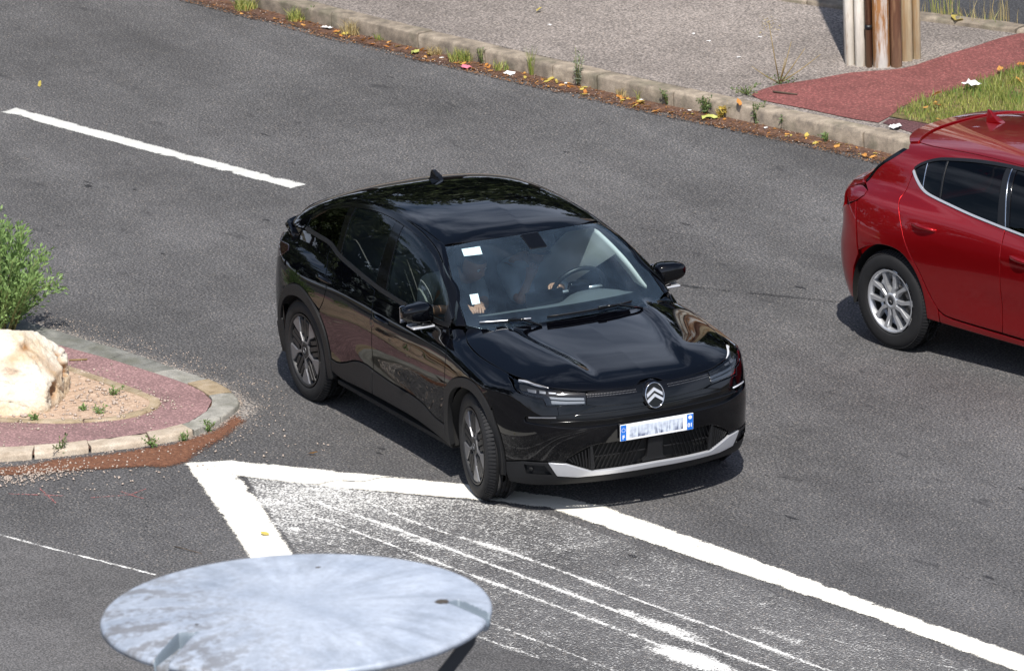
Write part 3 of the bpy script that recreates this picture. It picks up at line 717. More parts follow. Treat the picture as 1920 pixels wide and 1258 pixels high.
def dirt_copy(src, name):
    mt = M[src].copy(); mt.name = name; q = NT(mt.node_tree); b = mt.node_tree.nodes['Principled BSDF']; tc = q.n('TexCoord').outputs['Object']
    at = q.n('Attribute'); at.attribute_name = 'dens'; n_ = q.noise(tc, 70., 4, .75); dd = q.n('MapRange'); dd.inputs['From Min'].default_value = -.06; dd.inputs['From Max'].default_value = .06
    q.l(q.math('SUBTRACT', at.outputs['Fac'], n_), dd.inputs['Value']); tr = q.n('BsdfTransparent'); mx = q.n('MixShader')
    q.l(dd.outputs[0], mx.inputs[0]); q.l(tr.outputs[0], mx.inputs[1]); q.l(b.outputs[0], mx.inputs[2]); q.l(mx.outputs[0], mt.node_tree.nodes['Material Output'].inputs[0]); M[name] = mt
dirt_copy('dirt', 'dirt_fade')
o = dens_sheet('gutter_dirt', -12.5, 2.2, -1.5, 6.2, .03, gutterfn, 'gutter_fade', .008, 'brown leaf mould lying in the gutter of the far kerb'); o['kind'] = 'stuff'

# ------------------------------------------------------------------ traffic island
ISO = [(-8.2, -3.1), (-3.414, -1.942), (-2.458, -1.710), (-1.581, -1.469), (-1.059, -1.365), (-.681, -1.285), (-.308, -1.280), (-.05, -1.35), (.192, -1.585), (.386, -1.866), (.425, -2.20), (.370, -2.606), (.306, -2.984), (.237, -3.191), (.145, -3.38), (-.35, -4.3), (-1.2, -5.7), (-2.4, -7.3)]
ISK = [(-8.1, -3.38), (-3.30, -2.17), (-2.40, -1.930), (-1.55, -1.665), (-1.045, -1.537), (-.668, -1.456), (-.325, -1.448), (-.138, -1.508), (.036, -1.640), (.208, -1.875), (.258, -2.151), (.212, -2.558), (.13, -2.90), (.05, -3.10), (-.06, -3.30), (-.57, -4.2), (-1.42, -5.6), (-2.65, -7.2)]
isl = tag(empty('traffic_island'), 'kerbed traffic island with a pink border', kind='structure')
Io = densify(ISO, .04, True, False); Ik = densify(ISK, .04, True, False)
def at_frac(P, idx_pts, k, m_):
    A = np.asarray(idx_pts, float); S = arclen(P); a0 = S[np.argmin(np.hypot(*(P-A[k]).T))]; a1 = S[np.argmin(np.hypot(*(P-A[m_]).T))]; s = np.linspace(a0, a1, 9)
    return np.stack([np.interp(s, S, P[:, 0]), np.interp(s, S, P[:, 1])], 1)
segs = [(0, 1, 'kerb_mossy'), (1, 2, 'kerb_mossy'), (2, 3, 'kerb_mossy'), (3, 4, 'kerb_mossy'), (4, 5, 'kerb_grey'), (5, 6, 'kerb_brown'), (6, 8, 'kerb_grey'), (8, 9, 'kerb_grey'), (9, 10, 'kerb_pale'), (10, 11, 'kerb_pale'), (11, 12, 'kerb_pale'), (12, 14, 'kerb_pale'), (14, 15, 'kerb_pale'), (15, 16, 'kerb_pale'), (16, 17, 'kerb_pale')]
for i, (k, m_, mt_) in enumerate(segs):
    f0 = at_frac(Io, ISO, k, m_); b0 = at_frac(Ik, ISK, k, m_)
    g0 = .008; d0 = (f0[1]-f0[0]); d1 = (f0[-1]-f0[-2])
    f0[0] += d0/np.hypot(*d0)*g0; f0[-1] -= d1/np.hypot(*d1)*g0
    kerb_stone(f0, b0, -.02, .045, mt_, isl, r=.018, seed=300+i)
sheet('island_bed', np.concatenate([Io[::8]+np.array([-.02, -.0]), Ik[::-8]]), .026, 'gutter', isl, kind='stuff', smooth=False)
sheet('island_paving', list(map(tuple, Ik[::6]))+[(-4.3, -5.6)], .038, 'pink_path', isl, kind=None, smooth=False)
ISE = [(-4.2, -2.80), (-2.660, -2.246), (-1.973, -2.050), (-1.513, -1.973), (-1.001, -1.878), (-.47, -1.772), (-.33, -1.79), (-.20, -1.900), (-.12, -2.14), (-.235, -2.522), (-.50, -2.869), (-.66, -3.06), (-1.3, -4.05), (-2.3, -5.35)]
Ie = densify(ISE, .05, True, False); te = np.gradient(Ie, axis=0); te /= np.linalg.norm(te, axis=1)[:, None]; ne = np.stack([te[:, 1], -te[:, 0]], 1)
ES = arclen(Ie); a = 0; i = 0
while a < ES[-1]-.6:
    L = random.uniform(.45, .62); s = np.linspace(a+.005, a+L, 6)
    f0 = np.stack([np.interp(s, ES, Ie[:, 0]), np.interp(s, ES, Ie[:, 1])], 1); n0 = np.stack([np.interp(s, ES, ne[:, 0]), np.interp(s, ES, ne[:, 1])], 1)
    kerb_stone(f0, f0+n0*.075, .01, .052, 'kerb_brown', isl, r=.01, seed=400+i, name='edging_stone'); a += L; i += 1
sheet('island_sand', list(map(tuple, (Ie+ne*.06)[::4]))+[(-4.6, -4.6)], .048, 'sand', isl, kind=None, smooth=False)
# dirt and gravel round the island
DIRT = np.array([(.30, -3.6), (.40, -3.2), (.44, -2.659), (.50, -2.222), (.46, -1.9), (.30, -1.62), (.12, -1.45), (.22, -1.44), (.42, -1.60), (.62, -1.85), (.90, -2.16), (.93, -2.33), (.78, -2.60), (.66, -2.95), (.55, -3.3)])
def dirtfn(P):
    d = pdist(P, DIRT); s = np.where(pip(P, DIRT), d, -d); return np.clip(.50+s*3.4+.12*np_noise(P, 2.5, 31), 0, .86)
o = dens_sheet('dirt', 0., -4.0, 1.3, -1.2, .016, dirtfn, 'dirt_fade', .006, 'reddish brown dirt washed up against the island kerb'); o['kind'] = 'stuff'
def pebbles(name, pts, z, smin, smax, mat, label, seed=1):
    r = np.random.default_rng(seed); n = len(pts)
    base = np.array([(1, 0, 0), (0, 1, 0), (-1, 0, 0), (0, -1, 0), (0, 0, .75), (0, 0, -.4)], float)
    fc = np.array([(0, 1, 4), (1, 2, 4), (2, 3, 4), (3, 0, 4), (1, 0, 5), (2, 1, 5), (3, 2, 5), (0, 3, 5)])
    s = r.uniform(smin, smax, n)*(1+.6*r.random(n)**3); a = r.uniform(0, 6.28, n); st = r.uniform(.6, 1.3, (n, 3))
    V = base[None]*st[:, None]*s[:, None, None]
    c, s_ = np.cos(a)[:, None], np.sin(a)[:, None]
    V = np.stack([V[..., 0]*c-V[..., 1]*s_, V[..., 0]*s_+V[..., 1]*c, V[..., 2]], -1)+r.normal(0, .12, V.shape)*s[:, None, None]
    V[..., 0] += pts[:, 0][:, None]; V[..., 1] += pts[:, 1][:, None]; V[..., 2] += z+s[:, None]*.3
    F = fc[None]+6*np.arange(n)[:, None, None]
    return tag(link(name, fastmesh(name, V.reshape(-1, 3), F.reshape(-1, 3)), mat), label, kind='stuff')
r = np.random.default_rng(77)
def along(Pl, n, lo, hi, seed):
    rr = np.random.default_rng(seed); S = arclen(Pl); s = rr.uniform(0, S[-1], n); t = np.gradient(Pl, axis=0); t /= np.linalg.norm(t, axis=1)[:, None]; nn = np.stack([-t[:, 1], t[:, 0]], 1)
    p = np.stack([np.interp(s, S, Pl[:, 0]), np.interp(s, S, Pl[:, 1])], 1); q_ = np.stack([np.interp(s, S, nn[:, 0]), np.interp(s, S, nn[:, 1])], 1)
    return p+q_*(lo+(hi-lo)*rr.random(n)[:, None]**1.8)
core = Io[(Io[:, 0] > -4)]
pebbles('gravel', along(core, 2600, .01, .36, 5), .001, .003, .0062, 'pebble', 'loose pale grit on the road round the island kerb', 3)
pebbles('gravel', np.concatenate([np.column_stack([r.normal(.66, .10, 420), r.normal(-3.15, .22, 420)]), np.column_stack([r.uniform(.35, 1.2, 150), r.uniform(-3.4, -1.2, 150)])]), .006, .0045, .0095, 'pebble', 'pale pebbles scattered on the asphalt below the island', 4)
sandp = np.column_stack([r.uniform(-2.6, .1, 1900), r.uniform(-4.2, -1.9, 1900)]); sandp = sandp[pip(sandp, np.array(list(map(tuple, Ie))+[(-4.6, -4.6)]))]
pebbles('gravel', sandp, .048, .006, .015, 'pebble', 'pinkish gravel on the sand bed of the island', 6)
pk = np.concatenate([np.column_stack([r.uniform(-1.4, .2, 140), r.uniform(-3.3, -1.6, 140)]), along(Ie[(Ie[:, 0] > -2)], 260, .0, .16, 9)]); pk = pk[pip(pk, np.array(list(map(tuple, Ik))+[(-4, -5)]))]
pebbles('gravel', pk, .039, .004, .010, 'pebble', 'gravel spilled over the pink border', 7)
kp = along(KFd[(KFd[:, 0] > -12) & (KFd[:, 0] < -2)], 420, -.24, -.01, 10)
pebbles('gutter_grit', kp, .009, .003, .007, 'pebble', 'small bits of grit and shell in the gutter', 8)

# drifts of crumbled leaf in the gutter: nobody could count the fragments
r = np.random.default_rng(91); fp = along(KFd[(KFd[:, 0] > -12) & (KFd[:, 0] < -2.5)], 5200, -.27, -.005, 12)
fp = fp[(np_noise(fp, .9, 77) > -.35) | (r.random(len(fp)) < .3)]; n = len(fp); a = r.uniform(0, 6.28, n); s_ = r.uniform(.004, .012, n)
V = np.stack([np.stack([fp[:, 0]+s_*np.cos(a+k)*(1.4 if k == 0 else .8), fp[:, 1]+s_*np.sin(a+k)*(1.4 if k == 0 else .8), .010+s_*r.uniform(0, .9, n)], 1) for k in (0, 2.1, 4.2)], 1).reshape(-1, 3)
M['leaf_crumb'] = leafmat('leaf_crumb', (.10, .045, .02), (.36, .17, .06), .1)
tag(link('leaf_litter', fastmesh('leaf_litter', V, np.arange(3*n).reshape(-1, 3), np.repeat(r.random(n)**1.6, 3)), 'leaf_crumb'), 'drifts of crumbled brown leaves in the far gutter', kind='stuff')

# ------------------------------------------------------------------ panels laid on a smooth car body surface
R2 = math.sqrt(.5)
class Skin:
    """turns flat outlines into curved panels of one car body"""
    def __init__(s, hull, root, axf=2.6, axr=.15):
        s.h = hull; s.root = root; s.axf = axf; s.axr = axr
    def rays(s, kind, Q):
        Q = np.asarray(Q, float); n = len(Q); a, b_ = Q[:, 0], Q[:, 1]; z = np.zeros(n); o = np.ones(n)
        if kind == 'obl': D = np.stack([z, o*R2, -o*R2], 1); O = np.stack([a, b_*R2, b_*R2], 1)-1.9*D
        elif kind == 'side': D = np.stack([z, o, z], 1); O = np.stack([a, -1.4*o, b_], 1)
        elif kind == 'top': D = np.stack([z, z, -o], 1); O = np.stack([a, b_, 2.2*o], 1)
        elif kind == 'front': D = np.stack([-o, z, z], 1); O = np.stack([4.4*o, a, b_], 1)
        elif kind == 'rear': D = np.stack([o, z, z], 1); O = np.stack([-1.6*o, a, b_], 1)
        elif kind == 'fcyl': t = a/.95; d = np.stack([np.cos(t), np.sin(t), z], 1); O = np.stack([s.axf*o, z, b_], 1)+1.9*d; D = -d
        elif kind == 'rcyl': t = a/.95; d = np.stack([-np.cos(t), np.sin(t), z], 1); O = np.stack([s.axr*o, z, b_], 1)+1.9*d; D = -d
        return O, D
    def at(s, kind, Q, off=0.):
        O, D = s.rays(kind, Q); P, ok = trace(s.h, O, D, off=off, n=64)
        N = grad(s.h, P)
        N = np.nan_to_num(N, nan=0.); s.ok = ok & (np.abs(P).max(1) < 6)
        if not s.ok.all(): P = np.where(s.ok[:, None], P, 0.)
        return P, N
    def to(s, kind_from, Q, kind_to):
        P, _ = s.at(kind_from, Q); x, y, z = P[:, 0], P[:, 1], P[:, 2]
        if kind_to == 'obl': return np.stack([x, R2*(y+z)], 1)
        if kind_to == 'top': return np.stack([x, y], 1)
        if kind_to == 'fcyl': return np.stack([np.arctan2(y, x-s.axf)*.95, z], 1)
        if kind_to == 'rcyl': return np.stack([-np.arctan2(-y, s.axr-x)*.95, z], 1)
        if kind_to == 'side': return np.stack([x, z], 1)
    def panel(s, name, kind, poly, mat, parent=None, off=0., depth=.022, grid=.03, both=True, gap=.0022, bev=.003, holes=(), smooth=True, step=.02, label=None, sym=False, closed_sym=False):
        if sym:      # half outline given for y<0, starting and ending on the centre line
            poly = [tuple(p) for p in poly]; poly = poly+[(-p[0], p[1]) for p in poly[::-1] if abs(p[0]) > 1e-6]
            both = False
        if closed_sym == 'top':
            poly = [tuple(p) for p in poly]; poly = poly+[(p[0], -p[1]) for p in poly[::-1] if abs(p[1]) > 1e-6]; both = False
        P = densify(poly, step, smooth)
        if gap: P = inset(P, gap)
        Q = inset(P, bev)
        hs = [densify(h_, step, smooth) for h_ in holes]
        mn, mxx = Q.min(0), Q.max(0)
        gx = np.arange(mn[0]+grid*.5, mxx[0], grid); gy = np.arange(mn[1]+grid*.5, mxx[1], grid)
        X, Y = np.meshgrid(gx, gy); X = X+(np.arange(len(gy)) % 2)[:, None]*grid*.5; G = np.stack([X.ravel(), Y.ravel()], 1)
        keep = pip(G, Q) & (pdist(G, Q) > grid*.35)
        for h_ in hs: keep &= (~pip(G, h_)) & (pdist(G, h_) > grid*.35)
        G = G[keep]
        verts = [Vector(v) for v in Q]; edges = [(i, (i+1) % len(Q)) for i in range(len(Q))]
        for h_ in hs:
            b0 = len(verts); verts += [Vector(v) for v in h_]; edges += [(b0+i, b0+(i+1) % len(h_)) for i in range(len(h_))]
        verts += [Vector(v) for v in G]
        vo, eo, fo, vi, ei, fi = delaunay_2d_cdt(verts, edges, [], 0, 1e-7)
        vo = np.array([tuple(v) for v in vo]); fo = np.array([f for f in fo if len(f) == 3])
        cen = vo[fo].mean(1); k = pip(cen, Q)
        for h_ in hs: k &= ~pip(cen, h_)
        fo = fo[k]
        A = vo[fo[:, 0]]; B_ = vo[fo[:, 1]]; C_ = vo[fo[:, 2]]
        # map the inset outline back to output indices
        inv = {}
        for j, src in enumerate(vi):
            for t in src: inv[t] = j
        nq = len(Q); ring = [inv[i] for i in range(nq)]
        allq = np.concatenate([vo, P]); T, N = s.at(kind, allq, off); okv = s.ok
        if not okv.all(): print('MISS', name, kind, [tuple(np.round(v, 2)) for v in allq[~okv][:4]], (~okv).sum())
        nt = len(vo); Tt, Nt = T[:nt], N[:nt]; To, No = T[nt:], N[nt:]
        out = To-Tt[ring]; out -= (out*No).sum(1)[:, None]*No; out /= np.linalg.norm(out, axis=1)[:, None]+1e-9
        To2 = To-No*bev*.5; mid = (No+out); mid /= np.linalg.norm(mid, axis=1)[:, None]
        V = [Tt, To2, To2, To2-No*depth-out*.001]; NN = [Nt, mid, out, out]
        base = [0, nt, nt+nq, nt+2*nq]
        # orientation
        fo = fo[okv[:nt][fo].all(1)]
        F = [tuple(f) for f in fo]
        fn = np.cross(Tt[fo[:, 1]]-Tt[fo[:, 0]], Tt[fo[:, 2]]-Tt[fo[:, 0]]); flip = (fn*Nt[fo[:, 0]]).sum(1) < 0
        F = [f[::-1] if fl else f for f, fl in zip(F, flip)]
        a0 = np.cross(To2[1 % nq]-Tt[ring[0]], Tt[ring[1 % nq]]-Tt[ring[0]])
        s0 = (a0@No[0]) < 0
        for i in range(nq):
            j = (i+1) % nq
            if not (okv[nt+i] and okv[nt+j] and okv[ring[i]] and okv[ring[j]]): continue
            q1 = (ring[i], ring[j], nt+j, nt+i); q2 = (nt+nq+i, nt+nq+j, nt+2*nq+j, nt+2*nq+i)
            F.append(q1 if s0 else q1[::-1]); F.append(q2 if s0 else q2[::-1])
        V = np.concatenate(V); NN = np.concatenate(NN)
        objs = []
        for side in ((1, -1) if both else (1,)):
            VV = V*np.array([1, side, 1]); N2 = NN*np.array([1, side, 1]); FF = F if side == 1 else [f[::-1] for f in F]
            me = mesh(name, VV, FF, True); me.normals_split_custom_set_from_vertices([tuple(v) for v in N2])
            o = link(name, me, mat, parent or s.root)
            if label: o['label'] = label
            objs.append(o)
        return objs
def joinpts(*L):
    out = []
    for l in L: out += [tuple(map(float, p)) for p in l]
    return out

def wheel(parent, x, y, side, R, w, kind, steer=0., spin=0., zc=None):
    """side -1: outer face towards -y"""
    root = empty('wheel', (x, y, zc or R)); root.parent = parent; root.rotation_euler = (0, spin, steer if side < 0 else steer)
    sgn = side; hw = w/2; rr = R*(.665 if kind == 'hatch' else .735)
    prof = [(rr*.98, -hw*.80), (rr+.006, -hw*.97), (rr+.02, -hw*1.02), (R*.86, -hw*1.04), (R*.94, -hw*.97), (R*.985, -hw*.80), (R-.001, -hw*.6)]
    tread = []; n_g = 4
    for g in range(n_g):
        c = -hw*.55+(g+.5)*hw*1.1/n_g
        tread += [(R, c-hw*.22/1.6), (R, c+hw*.10), (R-.009, c+hw*.105), (R-.009, c+hw*.135), (R, c+hw*.14)]
    prof = prof+tread+[(R-.001, hw*.6), (R*.985, hw*.80), (R*.94, hw*.97), (R*.86, hw*1.04), (rr+.02, hw*1.02), (rr, hw*.9), (rr-.03, hw*.5), (rr-.03, -hw*.6)]
    V, F = lathe(prof, 96)
    V = [(a, b_, c) for a, b_, c in V]
    # fine sipes across the tread shoulder
    V = np.array(V); n = 96; tr = R
    ty = link('tyre', mesh('tyre', V, F, True), 'rubber', root)
    # sipe blocks: shallow bars over the shoulders
    bm = bmesh.new(); nb_ = 84
    for k in range(nb_):
        t = 2*math.pi*k/nb_
        for sd in (-1, 1):
            mx = Matrix.Rotation(-t, 4, 'Y') @ Matrix.Translation((R*.9905, sd*hw*.72, 0)) @ Matrix.Rotation(sd*math.radians(30), 4, 'Z') @ Matrix.Diagonal((.012, hw*.46, .0175, 1))
            bmesh.ops.create_cube(bm, size=1., matrix=mx)
    o = bm_obj('tread_blocks', bm, 'rubber', root); o['kind'] = 'stuff'
    oy = sgn*hw*.92          # outer plane
    def disc(name, prof, mat, seg=60):
        V, F = lathe([(r, sgn*a) for r, a in prof], seg); 
        if sgn > 0: F = [f[::-1] for f in F]
        me = mesh(name, V, F, True); return link(name, me, mat, root)
    disc('rim', [(rr-.004, hw*.98), (rr-.012, hw*1.0), (rr-.020, hw*.93), (rr-.026, hw*.55), (rr-.03, hw*.1), (.05, hw*.05), (.001, hw*.05)], 'alloy' if kind == 'hatch' else 'wheel_dark')
    disc('brake_disc', [(.145, hw*.25), (.145, hw*.30), (.06, hw*.30), (.06, hw*.25)], 'disc_steel', 40)
    def plate(bm, pts, y0, y1, ch=.004):
        """flat shape given as (radial, tangential) outline, at depth y0..y1 (y1 outer)"""
        P = np.array(pts); c = P.mean(0); top = [bm.verts.new((a, sgn*y1, b_)) for a, b_ in (c+(P-c)*.90)]; mid = [bm.verts.new((a, sgn*(y1-ch), b_)) for a, b_ in P]; bot = [bm.verts.new((a, sgn*y0, b_)) for a, b_ in P]
        n = len(P); bm.faces.new(top)
        for A_, B_ in ((top, mid), (mid, bot)):
            for i in range(n): bm.faces.new((A_[i], A_[(i+1) % n], B_[(i+1) % n], B_[i]))
    def rotv(bm, t): bmesh.ops.rotate(bm, verts=bm.verts, cent=(0, 0, 0), matrix=Matrix.Rotation(t, 3, 'Y'))
    if kind == 'cross':
        yo = hw*.93; e = rr-.022
        for k in range(5):
            t = 2*math.pi*k/5
            bm = bmesh.new()
            plate(bm, [(.056, -.009), (.056, .009), (.128, .010), (.172, .036), (e-.01, .060), (e+.003, .050), (e+.006, .0), (e+.003, -.050), (e-.01, -.060), (.172, -.036), (.128, -.010)], yo-.03, yo, .005)
            rotv(bm, t); bm_obj('spoke', bm, 'alloy_grey', root)
            bm = bmesh.new()    # dark slotted insert between the spokes
            c = math.pi/5
            for j in range(3):
                o_ = (-.040, 0, .040)[j]; L0 = (.112, .078, .112)[j]; L1 = (e-.022, e-.002, e-.022)[j]
                plate(bm, [(L0, o_-.0165), (L0-.012, o_+.0145), (L1, o_+.0155), (L1-.008, o_-.0165)], yo-.028, yo-.006, .004)
            rotv(bm, t+c); bm_obj('insert', bm, 'wheel_dark', root)
        disc('hub_cap', [(.056, yo-.03), (.056, yo-.004), (.050, yo), (.030, yo+.002), (.029, yo-.002), (.001, yo-.002)], 'wheel_dark', 30)
        disc('hub_ring', [(.022, yo), (.022, yo+.003), (.017, yo+.003), (.017, yo)], 'alloy_grey', 24)
        bm = bmesh.new()
        for k in range(5):
            t0 = 2*math.pi*k/5; t1 = 2*math.pi*(k+1)/5
            p0 = Vector((.060*math.cos(t0), 0, .060*math.sin(t0))); p1 = Vector((.060*math.cos(t1), 0, .060*math.sin(t1))); d = (p1-p0); c = (p0+p1)/2
            mx = Matrix.Translation((c.x, sgn*(yo-.008), c.z)) @ d.to_track_quat('X', 'Y').to_matrix().to_4x4() @ Matrix.Diagonal((d.length*1.05, .016, .012, 1)); bmesh.ops.create_cube(bm, size=1., matrix=mx)
        bm_obj('hub_frame', bm, 'alloy_grey', root)
    else:
        yo = hw*.86; e = rr-.012
        for k in range(5):
            t = 2*math.pi*k/5
            for sd in (-1, 1):
                bm = bmesh.new()
                plate(bm, [(.030, sd*.006), (.034, sd*.030), (.10, sd*.036), (e-.03, sd*.086), (e+.002, sd*.098), (e+.006, sd*.052), (e-.03, sd*.050), (.10, sd*.011)], yo-.035, yo+.004, .006)
                rotv(bm, t); bm_obj('spoke', bm, 'alloy', root)
        disc('hub_cap', [(.060, yo-.03), (.058, yo+.004), (.030, yo+.008), (.030, yo+.003), (.001, yo+.003)], 'alloy', 30)
        disc('hub_emblem', [(.029, yo+.004), (.027, yo+.007), (.001, yo+.007)], 'wheel_dark', 24)
        bm = bmesh.new()
        for a in (-35, 35): bmesh.ops.create_cube(bm, size=1., matrix=Matrix.Translation((.0, sgn*(yo+.0085), .004)) @ Matrix.Rotation(math.radians(a), 4, 'Y') @ Matrix.Translation((.010 if a > 0 else -.010, 0, 0)) @ Matrix.Diagonal((.020, .003, .005, 1)))
        bm_obj('hub_badge', bm, 'chrome', root)
        for k in range(5):
            t = 2*math.pi*(k+.5)/5
            V, F = lathe([(.010, sgn*(yo-.02)), (.010, sgn*(yo+.001)), (.007, sgn*(yo+.004)), (.001, sgn*(yo+.004))], 10); V = [(a+.043*math.cos(t), b_, c+.043*math.sin(t)) for a, b_, c in V]
            link('wheel_nut', mesh('wheel_nut', V, F), 'alloy_grey', root)
    return root
def text_mesh(name, s, size, mat, parent, mw, ext=.0015, bold=.0):
    cu = bpy.data.curves.new(name, 'FONT'); cu.body = s; cu.size = size; cu.extrude = ext; cu.align_x = 'CENTER'; cu.align_y = 'CENTER'; cu.offset = bold
    o = bpy.data.objects.new(name, cu); COL.objects.link(o); dg = bpy.context.evaluated_depsgraph_get(); me = bpy.data.meshes.new_from_object(o.evaluated_get(dg)); bpy.data.objects.remove(o)
    me.transform(mw); return link(name, me, mat, parent)
def seat(parent, x, y, zb=.52, rec=.32, mat='cloth_seat'):
    s = empty('seat', (x, y, 0)); s.parent = parent
    def cushion(name, c, sz, rx=0., parent=s):
        bm = bmesh.new(); bmesh.ops.create_cube(bm, size=1.); bmesh.ops.transform(bm, matrix=Matrix.Translation(c) @ Matrix.Rotation(rx, 4, 'Y') @ Matrix.Diagonal((*sz, 1)), verts=bm.verts)
        o = bm_obj(name, bm, mat, parent, smooth=True); md = o.modifiers.new('bev', 'BEVEL'); md.width = min(sz)*.28; md.segments = 3; return o
    cushion('seat_cushion', (.0, 0, zb-.06), (.52, .50, .16), -.12)
    cushion('backrest', (-.30, 0, zb+.27), (.14, .48, .62), -rec)
    cushion('headrest', (-.44, 0, zb+.66), (.10, .27, .19), -rec)
    return s
def housing(name, c, sz, mat, parent, rz=0., taper=.75, seed=0, pw=2.6):
    """rounded mirror shell: a superellipsoid narrower at its outer end"""
    V = []; F = []; n, m_ = 20, 28
    def sp(v, p): return math.copysign(abs(v)**(2/p), v)
    for i in range(n+1):
        a = -math.pi/2+math.pi*i/n
        for k in range(m_):
            b_ = 2*math.pi*k/m_
            x = sp(math.cos(a), pw)*sp(math.cos(b_), pw)*.5; y = sp(math.cos(a), pw)*sp(math.sin(b_), pw)*.5; z = sp(math.sin(a), pw)*.5
            tp = 1-(1-taper)*(y+.5)
            V.append((x*sz[0]*tp, y*sz[1], z*sz[2]*tp+(.10*sz[2]*(y+.5) if taper < .99 else 0)))
    for i in range(n):
        for k in range(m_): F.append((i*m_+k, i*m_+(k+1) % m_, (i+1)*m_+(k+1) % m_, (i+1)*m_+k))
    me = mesh(name, V, F, True); me.transform(Matrix.Translation(c) @ Matrix.Rotation(rz, 4, 'Z')); return link(name, me, mat, parent)

# ------------------------------------------------------------------ the black crossover in the middle
car = tag(empty('parked_car'), 'black crossover car turning on the road, front wheels steered, pale number plate', 'car')
car.name = 'black_crossover'
S = Skin(Crossover(), car)
BP = 'black_paint'
farch = [(2.235, .26), (2.232, .40), (2.249, .543), (2.281, .630), (2.359, .705), (2.50, .770), (2.649, .798), (2.785, .782), (2.895, .722), (2.966, .633), (3.008, .536), (3.040, .426), (3.052, .332), (3.045, .24)]
farch_in = [(2.298, .25), (2.296, .42), (2.325, .546), (2.378, .632), (2.483, .697), (2.623, .729), (2.756, .722), (2.86, .664), (2.932, .557), (2.972, .437), (2.990, .33), (2.985, .235)]
rarch = [(-.45, .26), (-.442, .40), (-.41, .52), (-.345, .62), (-.245, .715), (-.156, .768), (-.045, .803), (.066, .800), (.206, .750), (.325, .662), (.392, .565), (.430, .447), (.447, .340), (.452, .25)]
rarch_in = [(-.375, .25), (-.372, .38), (-.345, .50), (-.285, .60), (-.179, .680), (-.03, .722), (.11, .712), (.235, .650), (.315, .560), (.358, .456), (.372, .340), (.374, .24)]
dlo_low = [(-.266, 1.116), (-.014, 1.125), (.215, 1.128), (.414, 1.096), (.645, 1.075), (.925, 1.050), (1.114, 1.036), (1.361, 1.026), (1.607, 1.020), (1.840, 1.018), (2.041, 1.018), (2.150, 1.022)]
dlo_top = [(-.257, 1.165), (-.058, 1.268), (.124, 1.327), (.300, 1.365), (.611, 1.406), (.834, 1.416), (1.043, 1.412), (1.339, 1.388), (1.610, 1.337), (1.823, 1.257), (2.000, 1.168), (2.145, 1.047)]
fo_o = S.to('side', farch[2:-4], 'obl'); ro_o = S.to('side', rarch[1:-2], 'obl')
low_o = S.to('side', [(x, z-.024) for x, z in dlo_low], 'obl')
bon_e = [tuple(p+np.array([0, .002])) for p in S.to('top', [(2.281, -.743), (2.383, -.777), (2.553, -.797), (2.728, -.791), (2.958, -.765)], 'obl')]
door_f = joinpts([(1.072, .128)], low_o[6:], [(2.215, .069), (2.272, -.013), (2.276, -.120), (2.245, -.235), (2.209, -.355), (2.036, -.342), (1.856, -.309), (1.628, -.292), (1.343, -.289), (1.070, -.277), (1.110, -.145), (1.122, -.058), (1.086, .077)])
for lst in (0,): pass
S.panel('front_door', 'obl', door_f, BP)
top_r = [p for p in low_o if .26 < p[0] < 1.06]
arc_r = [tuple(p) for p in ro_o if p[0] > .30]
S.panel('rear_door', 'obl', joinpts([(.249, low_o[2][1]-.004)], top_r, [(1.068, .128), (1.086, .077), (1.122, -.058), (1.110, -.145), (1.070, -.277), (.967, -.270), (.811, -.282), (.655, -.321), (.541, -.343), (.450, -.343)], arc_r[::-1] if arc_r[0][0] < arc_r[-1][0] else arc_r, [(.325, -.135), (.385, -.075), (.402, -.002), (.312, .101), (.243, .180)]), BP)
fo_in = [tuple(p) for p in fo_o]
S.panel('front_fender', 'obl', joinpts([(2.179, low_o[-1][1]-.006), (2.221, .165), (2.252, .184)], bon_e, [(2.990, .070), (3.004, .002), (2.992, -.056), (2.958, -.138), (2.948, -.168)], [p for p in fo_in[::-1] if p[0] < 2.94], [(2.245, -.235), (2.276, -.120), (2.272, -.013), (2.215, .069)]), BP)
top_q = [tuple(p) for p in low_o if p[0] < .22]
ro_q = [tuple(p) for p in ro_o if p[0] < .30]
S.panel('quarter_panel', 'obl', joinpts([(.243, .180), (.312, .101), (.402, -.002), (.385, -.075), (.325, -.135)], ro_q[::-1], [(-.56, -.30), (-.66, -.05), (-.70, .10), (-.69, .20), (-.55, .262), (-.30, .270)], top_q, [(.249, low_o[2][1]-.004)]), BP)
